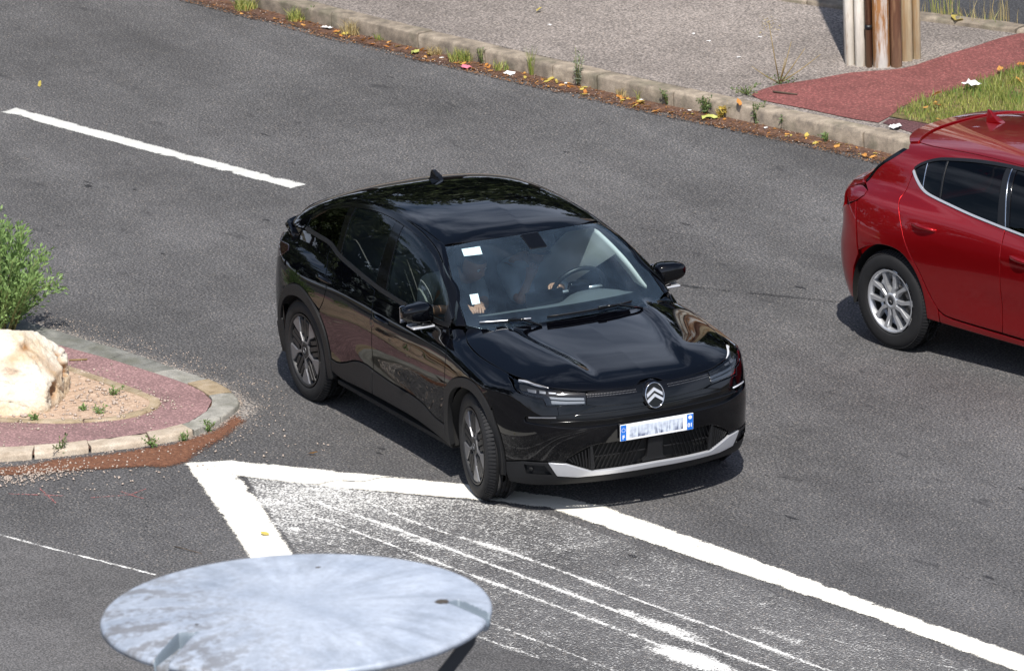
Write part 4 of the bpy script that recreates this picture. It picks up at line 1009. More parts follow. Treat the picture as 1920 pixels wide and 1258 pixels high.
# cladding along the sills and round the arches
S.panel('sill_cladding', 'obl', [(.453, -.350), (.540, -.350), (.654, -.329), (.811, -.289), (.966, -.277), (1.064, -.284), (1.066, -.404), (.85, -.409), (.596, -.415), (.452, -.404)], 'clad', off=.008, depth=.03)
S.panel('sill_cladding', 'obl', [(1.070, -.284), (1.343, -.296), (1.628, -.300), (1.856, -.316), (2.035, -.348), (2.208, -.362), (2.235, -.41), (2.238, -.437), (1.761, -.407), (1.344, -.403), (1.072, -.404)], 'clad', off=.008, depth=.03)
for sd in (-1, 1): box('sill_underside', (1.35, sd*.775, .235), (1.78, .14, .03), 'dark', car)
S.panel('arch_cladding', 'side', farch+farch_in[::-1], 'clad', off=.011, depth=.035, grid=.025)
S.panel('arch_cladding', 'side', rarch+rarch_in[::-1], 'clad', off=.011, depth=.035, grid=.025)
for side in (-1, 1):           # wheel houses
    for cx, R_ in ((0., .385), (2.655, .385)):
        V = []; F = []; n = 26
        for i in range(n+1):
            a = math.pi*(-.08+1.16*i/n)
            for y in (.875, .52): V.append((cx+R_*math.cos(a), side*y, .345+R_*math.sin(a)))
            V.append((cx+.02*math.cos(a), side*.52, .345+.02*math.sin(a)))
        for i in range(n): b0 = i*3; F += [(b0, b0+1, b0+4, b0+3), (b0+1, b0+2, b0+5, b0+4)]
        link('wheel_house', mesh('wheel_house', V, F, True), 'dark', car)
# glass in the side
G_ = lambda xs, zs: None
def between(pts, x0, x1):
    xs = [p[0] for p in pts]; zs = [p[1] for p in pts]
    return [(x0, float(np.interp(x0, xs, zs)))]+[p for p in pts if x0+.01 < p[0] < x1-.01]+[(x1, float(np.interp(x1, xs, zs)))]
S.panel('side_window', 'side', joinpts(between(dlo_low, 1.225, 2.06), between(dlo_top, 1.075, 2.04)[::-1]), 'side_glass', depth=.004, gap=.001, bev=.001, off=-.003)
S.panel('side_window', 'side', joinpts(between(dlo_low, .435, 1.045), between(dlo_top, .345, .955)[::-1]), 'side_glass', depth=.004, gap=.001, bev=.001, off=-.003)
S.panel('quarter_window', 'side', joinpts(between(dlo_low, -.266, .345), between(dlo_top, -.257, .255)[::-1]), 'privacy', depth=.004, gap=.001, bev=.001, off=-.003)
S.panel('window_pillar', 'side', joinpts([(1.047, dlo_low[5][1]-.008), (1.222, 1.033), (1.073, 1.410), (.957, 1.414)]), 'gloss_black', depth=.02, gap=.001, off=-.001)
S.panel('window_pillar', 'side', joinpts([(.347, 1.106), (.433, 1.094), (.343, 1.371), (.257, 1.356)]), 'gloss_black', depth=.02, gap=.001, off=-.001)
S.panel('window_pillar', 'side', joinpts([(2.062, 1.019), (2.150, 1.022), (2.143, 1.048), (2.042, 1.143)]), 'trim_black', depth=.02, gap=.001, off=-.002)
S.panel('window_trim', 'side', joinpts([(x, z+.004) for x, z in dlo_low], [(x, z-.022) for x, z in dlo_low[::-1]]), 'trim_black', off=.005, depth=.012, gap=0, bev=.0015, grid=.04)
up = [(x-.008*(x > 1.3)*0, z+.0) for x, z in dlo_top]
nn = []
for i, (x, z) in enumerate(dlo_top):
    p0 = dlo_top[max(i-1, 0)]; p1 = dlo_top[min(i+1, len(dlo_top)-1)]; dx, dz = p1[0]-p0[0], p1[1]-p0[1]; L = math.hypot(dx, dz); nn.append((x-dz/L*.024, z+dx/L*.024))
S.panel('window_trim', 'side', joinpts(dlo_top, nn[::-1]), 'gloss_black', off=.003, depth=.012, gap=0, bev=.0015, grid=.04)
# window edge highlights: bright seals at the front edge of each rear-facing glass
# side frame and a-pillar, roof, windscreen
xs = np.linspace(1.50, -.58, 14); edge_w = np.interp(xs, [-.6, -.2, .4, 1.5], [.50, .545, .560, .556])
edge_top = np.stack([xs, -edge_w], 1)
edge_obl = S.to('top', edge_top, 'obl')
nn_o = S.to('side', nn, 'obl')
ap = [(2.246, .216), (2.204, .243), (2.057, .333), (1.830, .470), (1.62, .590)]
S.panel('side_frame', 'obl', joinpts([(2.20, .170)], ap, edge_obl, [(-.66, .40), (-.70, .29), (-.55, .268), (-.30, .274)], S.to('side', [(x, z-.024) for x, z in dlo_low[:1]], 'obl'), [tuple(nn_o[0])], nn_o[1:]), BP, depth=.03)
hdr = [(1.605, -.556), (1.675, -.40), (1.712, -.20), (1.722, 0)]
roof_half = joinpts([(1.722, 0), (1.712, -.20), (1.675, -.40), (1.605, -.556)], edge_top, [(-.66, -.3), (-.68, 0)])
S.panel('roof', 'top', roof_half, BP, closed_sym='top', grid=.035, depth=.02, step=.03)
wsl = [(-.562, 1.386), (-.626, 1.287), (-.682, 1.154), (-.713, 1.020), (-.62, .998), (-.447, 1.004), (-.20, 1.018), (0, 1.022)]
wst = [(0, 1.419), (-.20, 1.415), (-.40, 1.405)]
ws_half = joinpts(wst, wsl)
ws_full = ws_half+[(-p[0], p[1]) for p in ws_half[::-1] if abs(p[0]) > 1e-6]
frit = [(-.532, 1.362), (-.494, 1.372), (-.142, 1.390), (.142, 1.390), (.475, 1.376), (.510, 1.360), (.575, 1.235), (.622, 1.090), (.600, 1.068), (.10, 1.083), (-.351, 1.078), (-.610, 1.064), (-.640, 1.078), (-.640, 1.12), (-.592, 1.253)]
S.panel('windscreen', 'front', ws_full, 'windscreen', both=False, off=-.002, depth=.005, bev=.001, gap=.003)
S.panel('windscreen_border', 'front', ws_full, 'gloss_black', both=False, off=-.009, depth=.004, bev=.001, gap=.004, holes=[frit], grid=.025)
P_, N_ = S.at('front', [(-.62, 1.32)])
# inner lining of the pillars and roof
for sd in (-1, 1):
    sh_ = .0 if sd > 0 else .032; yz = [(.470, 1.384), (.512, 1.350), (.545, 1.290), (.575, 1.230), (.605, 1.160), (.632, 1.085), (.640, 1.050)]
    A_, _ = S.at('front', [(y+sh_, z) for y, z in yz], -.018); B_, _ = S.at('front', [(y-.026+sh_, z) for y, z in yz], -.050); C_, _ = S.at('front', [(y-.012+sh_, z) for y, z in yz], -.125)
    V = []; F = []; pts = yz
    for a_, b_, c_ in zip(A_, B_, C_): V += [(a_[0], sd*a_[1], a_[2]), (b_[0], sd*b_[1], b_[2]), (c_[0], sd*c_[1], c_[2])]
    for i in range(len(pts)-1): b0 = i*3; F += [(b0, b0+1, b0+4, b0+3), (b0+1, b0+2, b0+5, b0+4)]
    me = mesh('pillar_lining', V, F, True); o = link('pillar_lining', me, 'pillar_trim', car); md = o.modifiers.new('t', 'SOLIDIFY'); md.thickness = .008
S.panel('headliner', 'top', joinpts([(1.60, 0), (1.55, -.35), (1.48, -.50)], [(x, -w+.04) for x, w in zip(xs[1:], edge_w[1:])], [(-.6, 0)]), 'pillar_trim', closed_sym='top', off=-.045, depth=.01, grid=.06)
# bonnet
bon = joinpts([(2.462, 0), (2.437, -.230), (2.391, -.459), (2.300, -.655), (2.262, -.712), (2.277, -.740), (2.383, -.773), (2.553, -.793), (2.728, -.787), (2.965, -.759), (3.124, -.712), (3.272, -.634), (3.353, -.521), (3.391, -.436), (3.425, -.299), (3.443, -.160), (3.438, -.095), (3.415, -.06), (3.405, 0)])
S.panel('bonnet', 'top', bon, BP, closed_sym='top', grid=.022, depth=.02, gap=.0025)
box('cowl', (2.33, 0, .94), (.34, 1.36, .03), 'trim_black', car)
box('engine_cover', (2.85, 0, .55), (.85, 1.05, .40), 'dark', car)
# front end
FY = 'fcyl'
bumper = [(-1.061, .876), (-.983, .852), (-.927, .819), (-.885, .805), (-.738, .783), (-.719, .741), (-.476, .735), (-.405, .722), (-.560, .687), (-.609, .681), (-.848, .672), (-.859, .653), (-.852, .633), (-.698, .617), (-.549, .600), (-.288, .603), (0, .607)]
bumper_b = [(0, .503), (-.281, .486), (-.447, .474), (-.599, .395), (-.615, .372), (-.717, .378), (-.886, .373), (-1.021, .346), (-1.030, .426), (-1.062, .536), (-1.115, .633), (-1.135, .70), (-1.095, .80)]
S.panel('front_bumper', FY, joinpts(bumper, bumper_b), BP, sym=False, both=True, step=.02, gap=.0015, depth=.05)
S.panel('grille_backing', FY, [(0, .83), (-.475, .82), (-.72, .83), (-.90, .82), (-.90, .60), (-.5, .57), (0, .57)], 'gloss_black', sym=True, off=-.022, depth=.01, smooth=False)
S.panel('grille_upper', FY, [(0, .822), (-.14, .823), (-.30, .822), (-.466, .817), (-.472, .738), (-.40, .722), (-.20, .716), (0, .714)], 'gloss_black', sym=True, off=-.004, depth=.012, smooth=False)
S.panel('grille_slat', FY, [(0, .694), (-.30, .693), (-.50, .686), (-.56, .678), (-.52, .668), (-.30, .676), (0, .678)], 'gloss_black', sym=True, off=-.006, depth=.012)
S.panel('grille_slat', FY, [(0, .652), (-.30, .650), (-.55, .645), (-.70, .642), (-.70, .632), (-.55, .630), (-.30, .634), (0, .636)], 'gloss_black', sym=True, off=-.004, depth=.012)
# perforated strip each side of the emblem
bm = bmesh.new()
for sd in (-1, 1):
    for row in range(2):
        us = np.linspace(.125, .463, 34); zz = [(.785+.012*row+.004*(u/.46)) for u in us]
        P, N = S.at(FY, [(-u, z) for u, z in zip(us, zz)], .0005)
        for p, n in zip(P, N): bmesh.ops.create_cube(bm, size=1., matrix=Matrix.Translation((p[0], p[1]*(-sd), p[2])) @ Vector((n[0], n[1]*(-sd), n[2])).to_track_quat('Z', 'Y').to_matrix().to_4x4() @ Matrix.Diagonal((.0036, .0036, .0020, 1)))
o = bm_obj('grille_dots', bm, 'alloy_grey', car); o['kind'] = 'stuff'
# headlights
def lamp(sd):
    hl = empty('headlight'); hl.parent = car
    return hl
def half(name, poly, mat, sd, parent, **kw):
    """one side only: sd -1 as traced, 1 mirrored"""
    objs = S.panel(name, FY, poly, mat, parent, both=True, **kw)
    keep, drop = (objs[0], objs[1]) if sd < 0 else (objs[1], objs[0])
    bpy.data.objects.remove(drop); return keep
for sd in (-1, 1):
    hl = lamp(sd)
    half('lamp_housing', [(-1.061, .876), (-.958, .869), (-.816, .861), (-.717, .847), (-.583, .826), (-.475, .815), (-.476, .738), (-.719, .744), (-.738, .786), (-.885, .808), (-.927, .822), (-.983, .857)], 'dark', sd, hl, off=-.030, depth=.01)
    half('lamp_glass', [(-1.061, .876), (-.958, .869), (-.816, .861), (-.717, .847), (-.583, .826), (-.475, .815), (-.476, .738), (-.719, .744), (-.738, .786), (-.885, .808), (-.927, .822), (-.983, .857)], M['lens_clear'], sd, hl, off=-.002, depth=.003, bev=.002)
    half('light_bar', [(-.708, .797), (-.640, .790), (-.486, .781), (-.483, .766), (-.60, .772), (-.694, .781)], 'lens_silver', sd, hl, off=-.010, depth=.012, gap=0, smooth=False)
    half('light_bar', [(-.694, .773), (-.60, .765), (-.483, .760), (-.483, .746), (-.60, .748), (-.688, .752)], 'lens_silver', sd, hl, off=-.010, depth=.012, gap=0, smooth=False)
    half('light_strip', [(-.965, .868), (-.90, .869), (-.833, .861), (-.723, .849), (-.720, .842), (-.824, .853), (-.89, .860), (-.955, .859)], 'reflector_white' if sd > 0 else 'satin', sd, hl, off=-.007, depth=.008, gap=0)  # far strip whiter than the near one, its brighter light put into the material
    half('lens_block', [(-.864, .834), (-.80, .832), (-.792, .812), (-.850, .818)], 'alloy_grey', sd, hl, off=-.014, depth=.01, gap=0, smooth=False)
    half('lens_block', [(-.780, .831), (-.735, .826), (-.730, .810), (-.772, .813)], 'alloy_grey', sd, hl, off=-.014, depth=.01, gap=0, smooth=False)
    half('lens_block', [(-.720, .824), (-.668, .819), (-.664, .808), (-.712, .810)], 'alloy_grey', sd, hl, off=-.014, depth=.01, gap=0, smooth=False)
    half('running_light', [(-.835, .667), (-.75, .673), (-.660, .673), (-.659, .663), (-.75, .662), (-.832, .656)], 'reflector_white' if sd > 0 else 'alloy_grey', sd, hl, off=-.004 if sd > 0 else -.008, depth=.006, gap=0, smooth=False)  # near light greyer than the far one, the dimmer look painted in
# lower bumper: cladding, bright skid strip, openings, louvres
S.panel('bumper_cladding', FY, [(-1.021, .340), (-.886, .366), (-.717, .371), (-.671, .273), (-.546, .258), (-.253, .265), (0, .271), (0, .218), (-.265, .216), (-.550, .212), (-.834, .204), (-1.018, .206), (-1.03, .27)], 'clad', both=True, off=.004, depth=.03, gap=.001, holes=[[(-.878, .347), (-.742, .352), (-.700, .288), (-.868, .287)]], smooth=False)
S.panel('skid_strip', FY, [(0, .306), (-.255, .301), (-.450, .297), (-.612, .361), (-.717, .371), (-.670, .275), (-.545, .261), (-.254, .267), (0, .270)], 'satin', sym=True, off=.008, depth=.02, gap=.001, smooth=False, grid=.02)
S.panel('bumper_recess', FY, [(-.90, .356), (-.73, .360), (-.68, .275), (-.88, .275)], 'clad', off=-.022, depth=.01, smooth=False)
for sd in (-1, 1):
    P, N = S.at(FY, [(-.835, .318)], -.012); p, n = P[0], N[0]
    V, F = lathe([(.013, -.012), (.013, .004), (.010, .007), (.001, .007)], 16); me = mesh('parking_sensor', V, F, True)
    me.transform(Matrix.Translation((p[0], p[1]*(-sd), p[2])) @ Vector((n[0], n[1]*(-sd), n[2])).to_track_quat('Y', 'Z').to_matrix().to_4x4()); link('parking_sensor', me, 'dark', car)
S.panel('grille_lower_backing', FY, [(0, .52), (-.30, .50), (-.45, .487), (-.62, .405), (-.63, .35), (-.46, .285), (-.25, .285), (0, .29)], 'dark', sym=True, off=-.045, depth=.01, smooth=False)
def bar(name, a, b_, wd, mat, off, parent, flat=.010, n=5):
    t = np.linspace(0, 1, n)[:, None]; Q = np.array(a)*(1-t)+np.array(b_)*t
    P, N = S.at(FY, Q, off)
    for sd in (1, -1):
        V = []; F = []
        for i, (p, nr) in enumerate(zip(P, N)):
            p = Vector((p[0], p[1]*sd, p[2])); nr = Vector((nr[0], nr[1]*sd, nr[2])); i0, i1 = max(i-1, 0), min(i+1, n-1)
            tg = Vector((P[i1]-P[i0])*np.array([1, sd, 1])).normalized(); sdv = nr.cross(tg).normalized()
            V += [p+sdv*wd/2-nr*flat, p+sdv*wd/2*.6, p-sdv*wd/2*.6, p-sdv*wd/2-nr*flat]
        for i in range(n-1):
            for k in range(3): F.append((i*4+k, i*4+k+1, (i+1)*4+k+1, (i+1)*4+k))
        F += [(3, 2, 1, 0), ((n-1)*4, (n-1)*4+1, (n-1)*4+2, (n-1)*4+3)]
        link(name, mesh(name, V, F), mat, parent)
for k in range(13):                     # slanted louvres of the lower grille, each side of the middle block
    u0 = -.425+.030*k; zt = .478+.010*(k/13); zb = .312
    u1 = u0-.085
    z1 = zb
    if u1 < -.435: f_ = (u0+.435)/(u0-u1); u1 = -.435; z1 = zt+(zb-zt)*f_
    if u0 > -.075: continue
    bar('louvre', (u0, zt), (u1, z1), .006, 'trim_black', -.012, car)
for k in range(7):                      # ribs of the outer wedges
    t = k/6.; a_ = (-.470-.016*k, .452-.011*k+.006); b_ = (-.468-.018*k, .318+.0075*k)
    bar('louvre', (-.465-.021*k, .455-.0105*k), (-.455-.017*k-.012, .312+.0085*k), .010, 'clad', -.004, car, n=4)
S.panel('grille_block', FY, [(0, .480), (-.055, .478), (-.062, .350), (-.10, .316), (0, .320)], 'clad', sym=True, off=-.010, depth=.03, smooth=False)
S.panel('grille_divider', FY, [(-.438, .480), (-.458, .470), (-.462, .31), (-.435, .303), (-.428, .33)], 'clad', off=-.004, depth=.04, smooth=False)
S.panel('grille_crossbar', FY, [(-.07, .405), (-.43, .395), (-.43, .388), (-.07, .397)], 'clad', off=-.018, depth=.01, smooth=False, gap=0)
# number plate
pl = empty('number_plate', (3.5, 0, 0)); pl.parent = car
PM = Matrix.Translation((3.526, -.006, .549)) @ Matrix.Rotation(math.radians(0), 4, 'Z') @ Matrix.Rotation(math.radians(4), 4, 'Y')
def pbox(name, y0, y1, z0, z1, x, mat, th=.003, bevel=.0):
    bm = bmesh.new(); bmesh.ops.create_cube(bm, size=1., matrix=Matrix.Translation((x, (y0+y1)/2, (z0+z1)/2)) @ Matrix.Diagonal((th, y1-y0, z1-z0, 1)))
    me = bpy.data.meshes.new(name); bm.to_mesh(me); bm.free(); o = link(name, me, mat, None); o.parent = pl; o.matrix_parent_inverse = Matrix.Translation((-3.5, 0, 0)); o.matrix_basis = PM
    if bevel: md = o.modifiers.new('b', 'BEVEL'); md.width = bevel; md.segments = 2
    return o
pbox('plate_base', -.26, .26, -.055, .055, 0, 'white_plastic', .006, .003)
pbox('plate_band', -.257, -.218, -.052, .052, .0035, 'blue_plate'); pbox('plate_band', .214, .257, -.052, .052, .0035, 'blue_plate')
pbox('plate_lettering', -.195, .185, -.038, .038, .0032, 'plate_smear', .002)
def ptext(s, size, y, z, bold=.0):
    o = text_mesh('plate_lettering', s, size, 'white_plastic', None, PM @ Matrix.Translation((.0052, y, z)) @ Matrix(((0, 0, 1, 0), (1, 0, 0, 0), (0, 1, 0, 0), (0, 0, 0, 1))), .0006, bold)
    o.parent = pl; o.matrix_parent_inverse = Matrix.Translation((-3.5, 0, 0))
ptext('F', .036, -.2375, -.030, .0012); ptext('01', .036, .2355, -.022, .0012)
bm = bmesh.new()
for k in range(12):
    t = 2*math.pi*k/12; bmesh.ops.create_cube(bm, size=1., matrix=PM @ Matrix.Translation((.0055, -.2375+.0125*math.cos(t), .018+.0125*math.sin(t))) @ Matrix.Diagonal((.001, .0034, .0034, 1)))
o = bm_obj('plate_stars', bm, 'yellow_leaf' if False else 'white_plastic', None); o.parent = pl; o.matrix_parent_inverse = Matrix.Translation((-3.5, 0, 0))
bm = bmesh.new(); bmesh.ops.create_cone(bm, cap_ends=True, segments=20, radius1=.013, radius2=.013, depth=.001, matrix=PM @ Matrix.Translation((.0055, .2355, .031)) @ Matrix.Rotation(math.pi/2, 4, 'Y'))
o = bm_obj('plate_crest', bm, 'white_plastic', None); o.parent = pl; o.matrix_parent_inverse = Matrix.Translation((-3.5, 0, 0))
S.panel('plate_holder', 'front', [(-.262, .492), (.262, .492), (.262, .605), (-.262, .605)], 'trim_black', both=False, off=.006, depth=.03, smooth=False)
# emblem: oval ring with two chevrons
em = empty('emblem', (3.45, 0, .75)); em.parent = car
EM = Matrix.Translation((3.492, -.000, .752)) @ Matrix.Rotation(math.radians(-12), 4, 'Y')
def edone(name, V, F, mat, sm=True):
    me = mesh(name, V, F, sm); me.transform(EM); o = link(name, me, mat, em); o.matrix_parent_inverse = Matrix.Translation((-3.45, 0, -.75)); return o
V = []; F = []; n = 56
for k in range(n):
    t = 2*math.pi*k/n; cy, sz = math.cos(t), math.sin(t)
    for rr, xx in ((1.0, 0), (1.0, .010), (.965, .014), (.925, .010), (.925, 0)): V.append((xx, .067*cy*rr, .083*sz*rr))
for k in range(n):
    for j in range(4): F.append((k*5+j, k*5+j+1, ((k+1) % n)*5+j+1, ((k+1) % n)*5+j))
edone('emblem_ring', V, F, 'chrome')
V = [(.002, .064*math.cos(2*math.pi*k/n), .080*math.sin(2*math.pi*k/n)) for k in range(n)]; edone('emblem_field', V, [tuple(range(n))], 'gloss_black', False)
V = [(-.03, .078*math.cos(2*math.pi*k/n), .098*math.sin(2*math.pi*k/n)+.004) for k in range(n)]+[(.000, .072*math.cos(2*math.pi*k/n), .090*math.sin(2*math.pi*k/n)+.003) for k in range(n)]
edone('emblem_socket', V, [tuple(range(n, 2*n))]+[(k, (k+1) % n, n+(k+1) % n, n+k) for k in range(n)], BP)
def chev(zc, wd, h, rise):
    V = []; 
    for x in (.004, .012):
        s_ = 1. if x < .01 else .9
        for y, z in ((-wd, zc-rise), (0, zc), (wd, zc-rise), (wd, zc-rise-h), (0, zc-h), (-wd, zc-rise-h)): V.append((x, y, z))
    F = [(6, 7, 10, 11), (7, 8, 9, 10)]+[(i, (i+1) % 6, 6+(i+1) % 6, 6+i) for i in range(6)]
    edone('chevron', V, F, 'satin', False)
chev(.050, .055, .021, .038); chev(.012, .055, .021, .038)
# mirrors
for sd in (-1, 1):
    mr = empty('door_mirror', (1.93, sd*.90, 1.0)); mr.parent = car
    inv = Matrix.Translation((-1.93, -sd*.90, -1.0))
    o = housing('mirror_shell', (0, 0, 0), (.165, .225, .168), BP, mr, 0, .62, pw=3.0); o.data.transform(Matrix.Diagonal((1, sd, 1, 1))); o.matrix_parent_inverse = inv; o.matrix_basis = Matrix.Translation((1.915, sd*.915, 1.052)) @ Matrix.Rotation(math.radians(-10*sd), 4, 'Z')
    if sd < 0: o.data.flip_normals()
    o = box('mirror_glass', (0, 0, 0), (.006, .19, .11), 'chrome', mr); o.matrix_parent_inverse = inv; o.matrix_basis = Matrix.Translation((1.848, sd*.915, 1.05)) @ Matrix.Rotation(math.radians(-10*sd), 4, 'Z')
    o = box('mirror_base', (0, 0, 0), (.118, .165, .016), 'satin', mr, bevel=.008); o.matrix_parent_inverse = inv; o.matrix_basis = Matrix.Translation((1.92, sd*.885, .972))
    o = box('mirror_arm', (0, 0, 0), (.085, .14, .032), 'trim_black', mr, bevel=.01); o.matrix_parent_inverse = inv; o.matrix_basis = Matrix.Translation((1.93, sd*.835, .968)) @ Matrix.Rotation(math.radians(18*sd), 4, 'X')
# handles
for nm, x0, x1, z in (('front', 1.14, 1.37, .862), ('rear', .225, .455, .922)):
    for sd in (-1, 1):
        Q = [(x, z-.012*(x-x0)/(x1-x0)) for x in np.linspace(x0, x1, 9)]
        P, N = S.at('side', Q)
        offs = [-.006, .010, .020, .026, .028, .026, .020, .010, -.006]
        pts = [(p[0], (p[1]+n[1]*o_)*(-sd), p[2]+n[2]*o_) for p, n, o_ in zip(P, N, offs)]
        o = tube('door_handle', pts, [.010, .012, .0135, .014, .014, .014, .0135, .012, .010], BP, car, 10)
# fin, wipers, spoiler, tail
P, N = S.at('top', [(.34, 0)]); zf = float(P[0][2])
V = []; F = []; n = 9
prof = [(-.075, 0), (-.08, .042), (-.06, .054), (-.045, .052), (.02, .027), (.08, .003)]
for x, z in prof:
    for y in (-1, 1): V.append((.34+x, y*(.022*(1-z/.085)+.003)*(1-.6*(x > .05)), zf+z))
F = [(0, 2, 4, 6, 8, 10), (11, 9, 7, 5, 3, 1)]+[(2*i, 2*i+1, 2*i+3, 2*i+2) for i in range(5)]
V += [(.34-.10, -.032, zf-.012), (.34+.12, -.022, zf-.012), (.34+.12, .022, zf-.012), (.34-.10, .032, zf-.012)]; F += [(0, 10, 13, 12), (11, 1, 15, 14), (10, 11, 14, 13), (1, 0, 12, 15)]
o = link('roof_antenna', mesh('roof_antenna', V, F), 'gloss_black', car); md = o.modifiers.new('b', 'BEVEL'); md.width = .003; md.segments = 2
for a_, b_, piv in (((2.425, -.640), (2.485, -.330), (2.52, -.43)), ((2.50, -.225), (2.405, .400), (2.55, .02))):
    t = np.linspace(0, 1, 9)[:, None]; Q = np.array(a_)*(1-t)+np.array(b_)*t
    wp = empty('wiper'); wp.parent = car
    yz = []
    for x, y in Q: yz.append((y, 1.035+.012*math.cos(y*2)))
    P, N = S.at('front', yz, .012)
    tube('wiper_blade', [tuple(p) for p in P], .0055, 'trim_black', wp, 6)
    tube('wiper_spine', [tuple(p+n*.010) for p, n in zip(P, N)], .0045, 'satin' if piv[1] < -.3 else 'trim_black', wp, 6)
    pm = P[5]+N[5]*.018; pe = P[8]+N[8]*.012; tube('wiper_arm', [tuple(pm), ((pm[0]+pe[0])/2+.012, (pm[1]+pe[1])/2, (pm[2]+pe[2])/2-.002), (pe[0]+.055, pe[1]+.05, pe[2]-.045)], [.007, .008, .009], 'gloss_black', wp, 8)
    q_ = P[5]+N[5]*.016; box('wiper_clip', tuple(q_), (.022, .060, .016), 'gloss_black', wp)
S.panel('spoiler', 'top', joinpts([(-.60, 0), (-.585, -.35), (-.55, -.545), (-.63, -.575), (-.70, -.50), (-.76, -.25), (-.77, 0)]), BP, closed_sym='top', off=.008, depth=.02)
S.panel('tailgate', 'rear', joinpts([(0, 1.13), (-.45, 1.10), (-.60, 1.04), (-.62, .80), (-.58, .62), (0, .60)]), BP, sym=True, depth=.02)
S.panel('rear_lip', 'rcyl', [(0, 1.075), (-.5, 1.072), (-.72, 1.062), (-.84, 1.045), (-.84, 1.020), (-.72, 1.030), (-.5, 1.045), (0, 1.05)], BP, sym=True, off=.028, depth=.05, smooth=False)
S.panel('tail_light', 'rcyl', [(-.60, .97), (-.80, .975), (-.95, .985), (-1.02, .965), (-.95, .90), (-.80, .88), (-.60, .885)], 'tail_smoked', off=.004, depth=.02)
S.panel('rear_bumper', 'rcyl', [(0, .60), (-.58, .61), (-.80, .66), (-1.0, .70), (-1.06, .62), (-1.05, .40), (-1.02, .30), (-.6, .29), (0, .29)], BP, sym=True, depth=.03, smooth=False)
S.panel('rear_cladding', 'rcyl', [(0, .36), (-.6, .36), (-.85, .42), (-1.03, .50), (-1.05, .25), (-.6, .23), (0, .23)], 'clad', sym=True, off=.010, depth=.03, smooth=False)
box('floor_pan', (1.3, 0, .24), (3.9, 1.1, .06), 'dark', car)
box('cabin_floor', (1.0, 0, .33), (2.5, 1.45, .03), 'trim_black', car)
# wheels
wheel(car, 0, -.775, -1, .345, .21, 'cross', spin=.35); wheel(car, 0, .775, 1, .345, .21, 'cross')
wheel(car, 2.665, -.785, -1, .345, .21, 'cross', steer=-math.radians(9), spin=.22); wheel(car, 2.665, .785, 1, .345, .21, 'cross', steer=-math.radians(9))
# interior
for x, y in ((1.18, -.37), (1.18, .37)): seat(car, x, y, .56)
bs = empty('rear_bench', (.35, 0, 0)); bs.parent = car
for nm, c, sz, rr_ in (('seat_cushion', (.05, 0, .52), (.5, 1.25, .16), 0), ('backrest', (-.22, 0, .80), (.14, 1.25, .56), -.4)):
    o = box(nm, c, sz, 'cloth_seat', bs, Matrix.Rotation(rr_, 3, 'Y'), .04)
for y in (-.38, 0, .38): box('headrest', (-.38, y, 1.10), (.09, .22, .14), 'cloth_seat', bs, Matrix.Rotation(-.35, 3, 'Y'), .03)
# dashboard: top pad, instrument hood, front face
V = []; F = []; ny = 25
prof_d = [(2.36, 1.005), (2.20, 1.005), (2.02, .985), (1.90, .955), (1.84, .90), (1.86, .74), (1.98, .60)]
for j in range(ny):
    y = -.68+1.36*j/(ny-1); hood = .040*math.exp(-((y-.37)/.19)**4); bow = .10*(y/.7)**2
    for i, (x, z) in enumerate(prof_d): V.append((x-bow-(.05*hood/.04 if i in (3, 4) else 0), y, z+(hood if i in (2, 3) else hood*.6 if i == 4 else 0)-.03*(abs(y)/.7)**3))
m_ = len(prof_d)
for j in range(ny-1):
    for i in range(m_-1): F.append((j*m_+i, j*m_+i+1, (j+1)*m_+i+1, (j+1)*m_+i))
o = link('dashboard', mesh('dashboard', V, F, True), 'dash', car); md = o.modifiers.new('t', 'SOLIDIFY'); md.thickness = .01
box('screen', (1.885, .02, 1.005), (.018, .27, .115), 'gloss_black', car, Matrix.Rotation(-.2, 3, 'Y'), .006)
box('tray', (1.99, -.36, .962), (.13, .42, .018), 'alloy_grey' if False else 'dash', car, None, .006)
sw = empty('steering_wheel', (1.66, .37, .965)); sw.parent = car
SM = Matrix.Translation((1.66, .37, .965)) @ Matrix.Rotation(math.radians(-64), 4, 'Y')
def swo(o): o.parent = sw; o.matrix_parent_inverse = Matrix.Translation((-1.66, -.37, -.965)); return o
swo(tube('wheel_rim', [tuple(SM @ Vector((.178*math.sin(t), .186*math.cos(t), 0))) for t in np.linspace(0, 2*math.pi, 41)], .0155, 'trim_black', None, 10, cap=False))
hb = box('wheel_hub', (0, 0, 0), (.13, .15, .05), 'gloss_black', None, None, .02); hb.data.transform(SM); swo(hb)
for t0 in (math.radians(0), math.radians(180), math.radians(-90)):
    swo(tube('wheel_spoke', [tuple(SM @ Vector((.05*math.sin(t0), .05*math.cos(t0), 0))), tuple(SM @ Vector((.175*math.sin(t0), .175*math.cos(t0), 0)))], .014, 'satin' if abs(t0) > 3 or t0 == 0 else 'trim_black', None, 8))
P, N = S.at('front', [(0, 1.345)], -.05); p = P[0]
box('sensor_cover', (float(p[0])+.02, 0, float(p[2])+.02), (.16, .13, .05), 'gloss_black', car, Matrix.Rotation(.45, 3, 'Y'), .012)
o = housing('inner_mirror', (float(p[0])-.09, .0, 1.325), (.035, .24, .068), 'gloss_black', car, .25, 1.)
def sticker(Q, name, mat='sticker'):
    P, N = S.at('front', Q, -.0095); me = mesh(name, P, [(0, 1, 2, 3)]); o = link(name, me, mat, car); md = o.modifiers.new('t', 'SOLIDIFY'); md.thickness = .0006
sticker([(-.489, 1.342), (-.373, 1.346), (-.356, 1.380), (-.474, 1.376)], 'paper_sticker')
sticker([(-.614, 1.120), (-.564, 1.126), (-.545, 1.172), (-.597, 1.168)], 'paper_sticker')

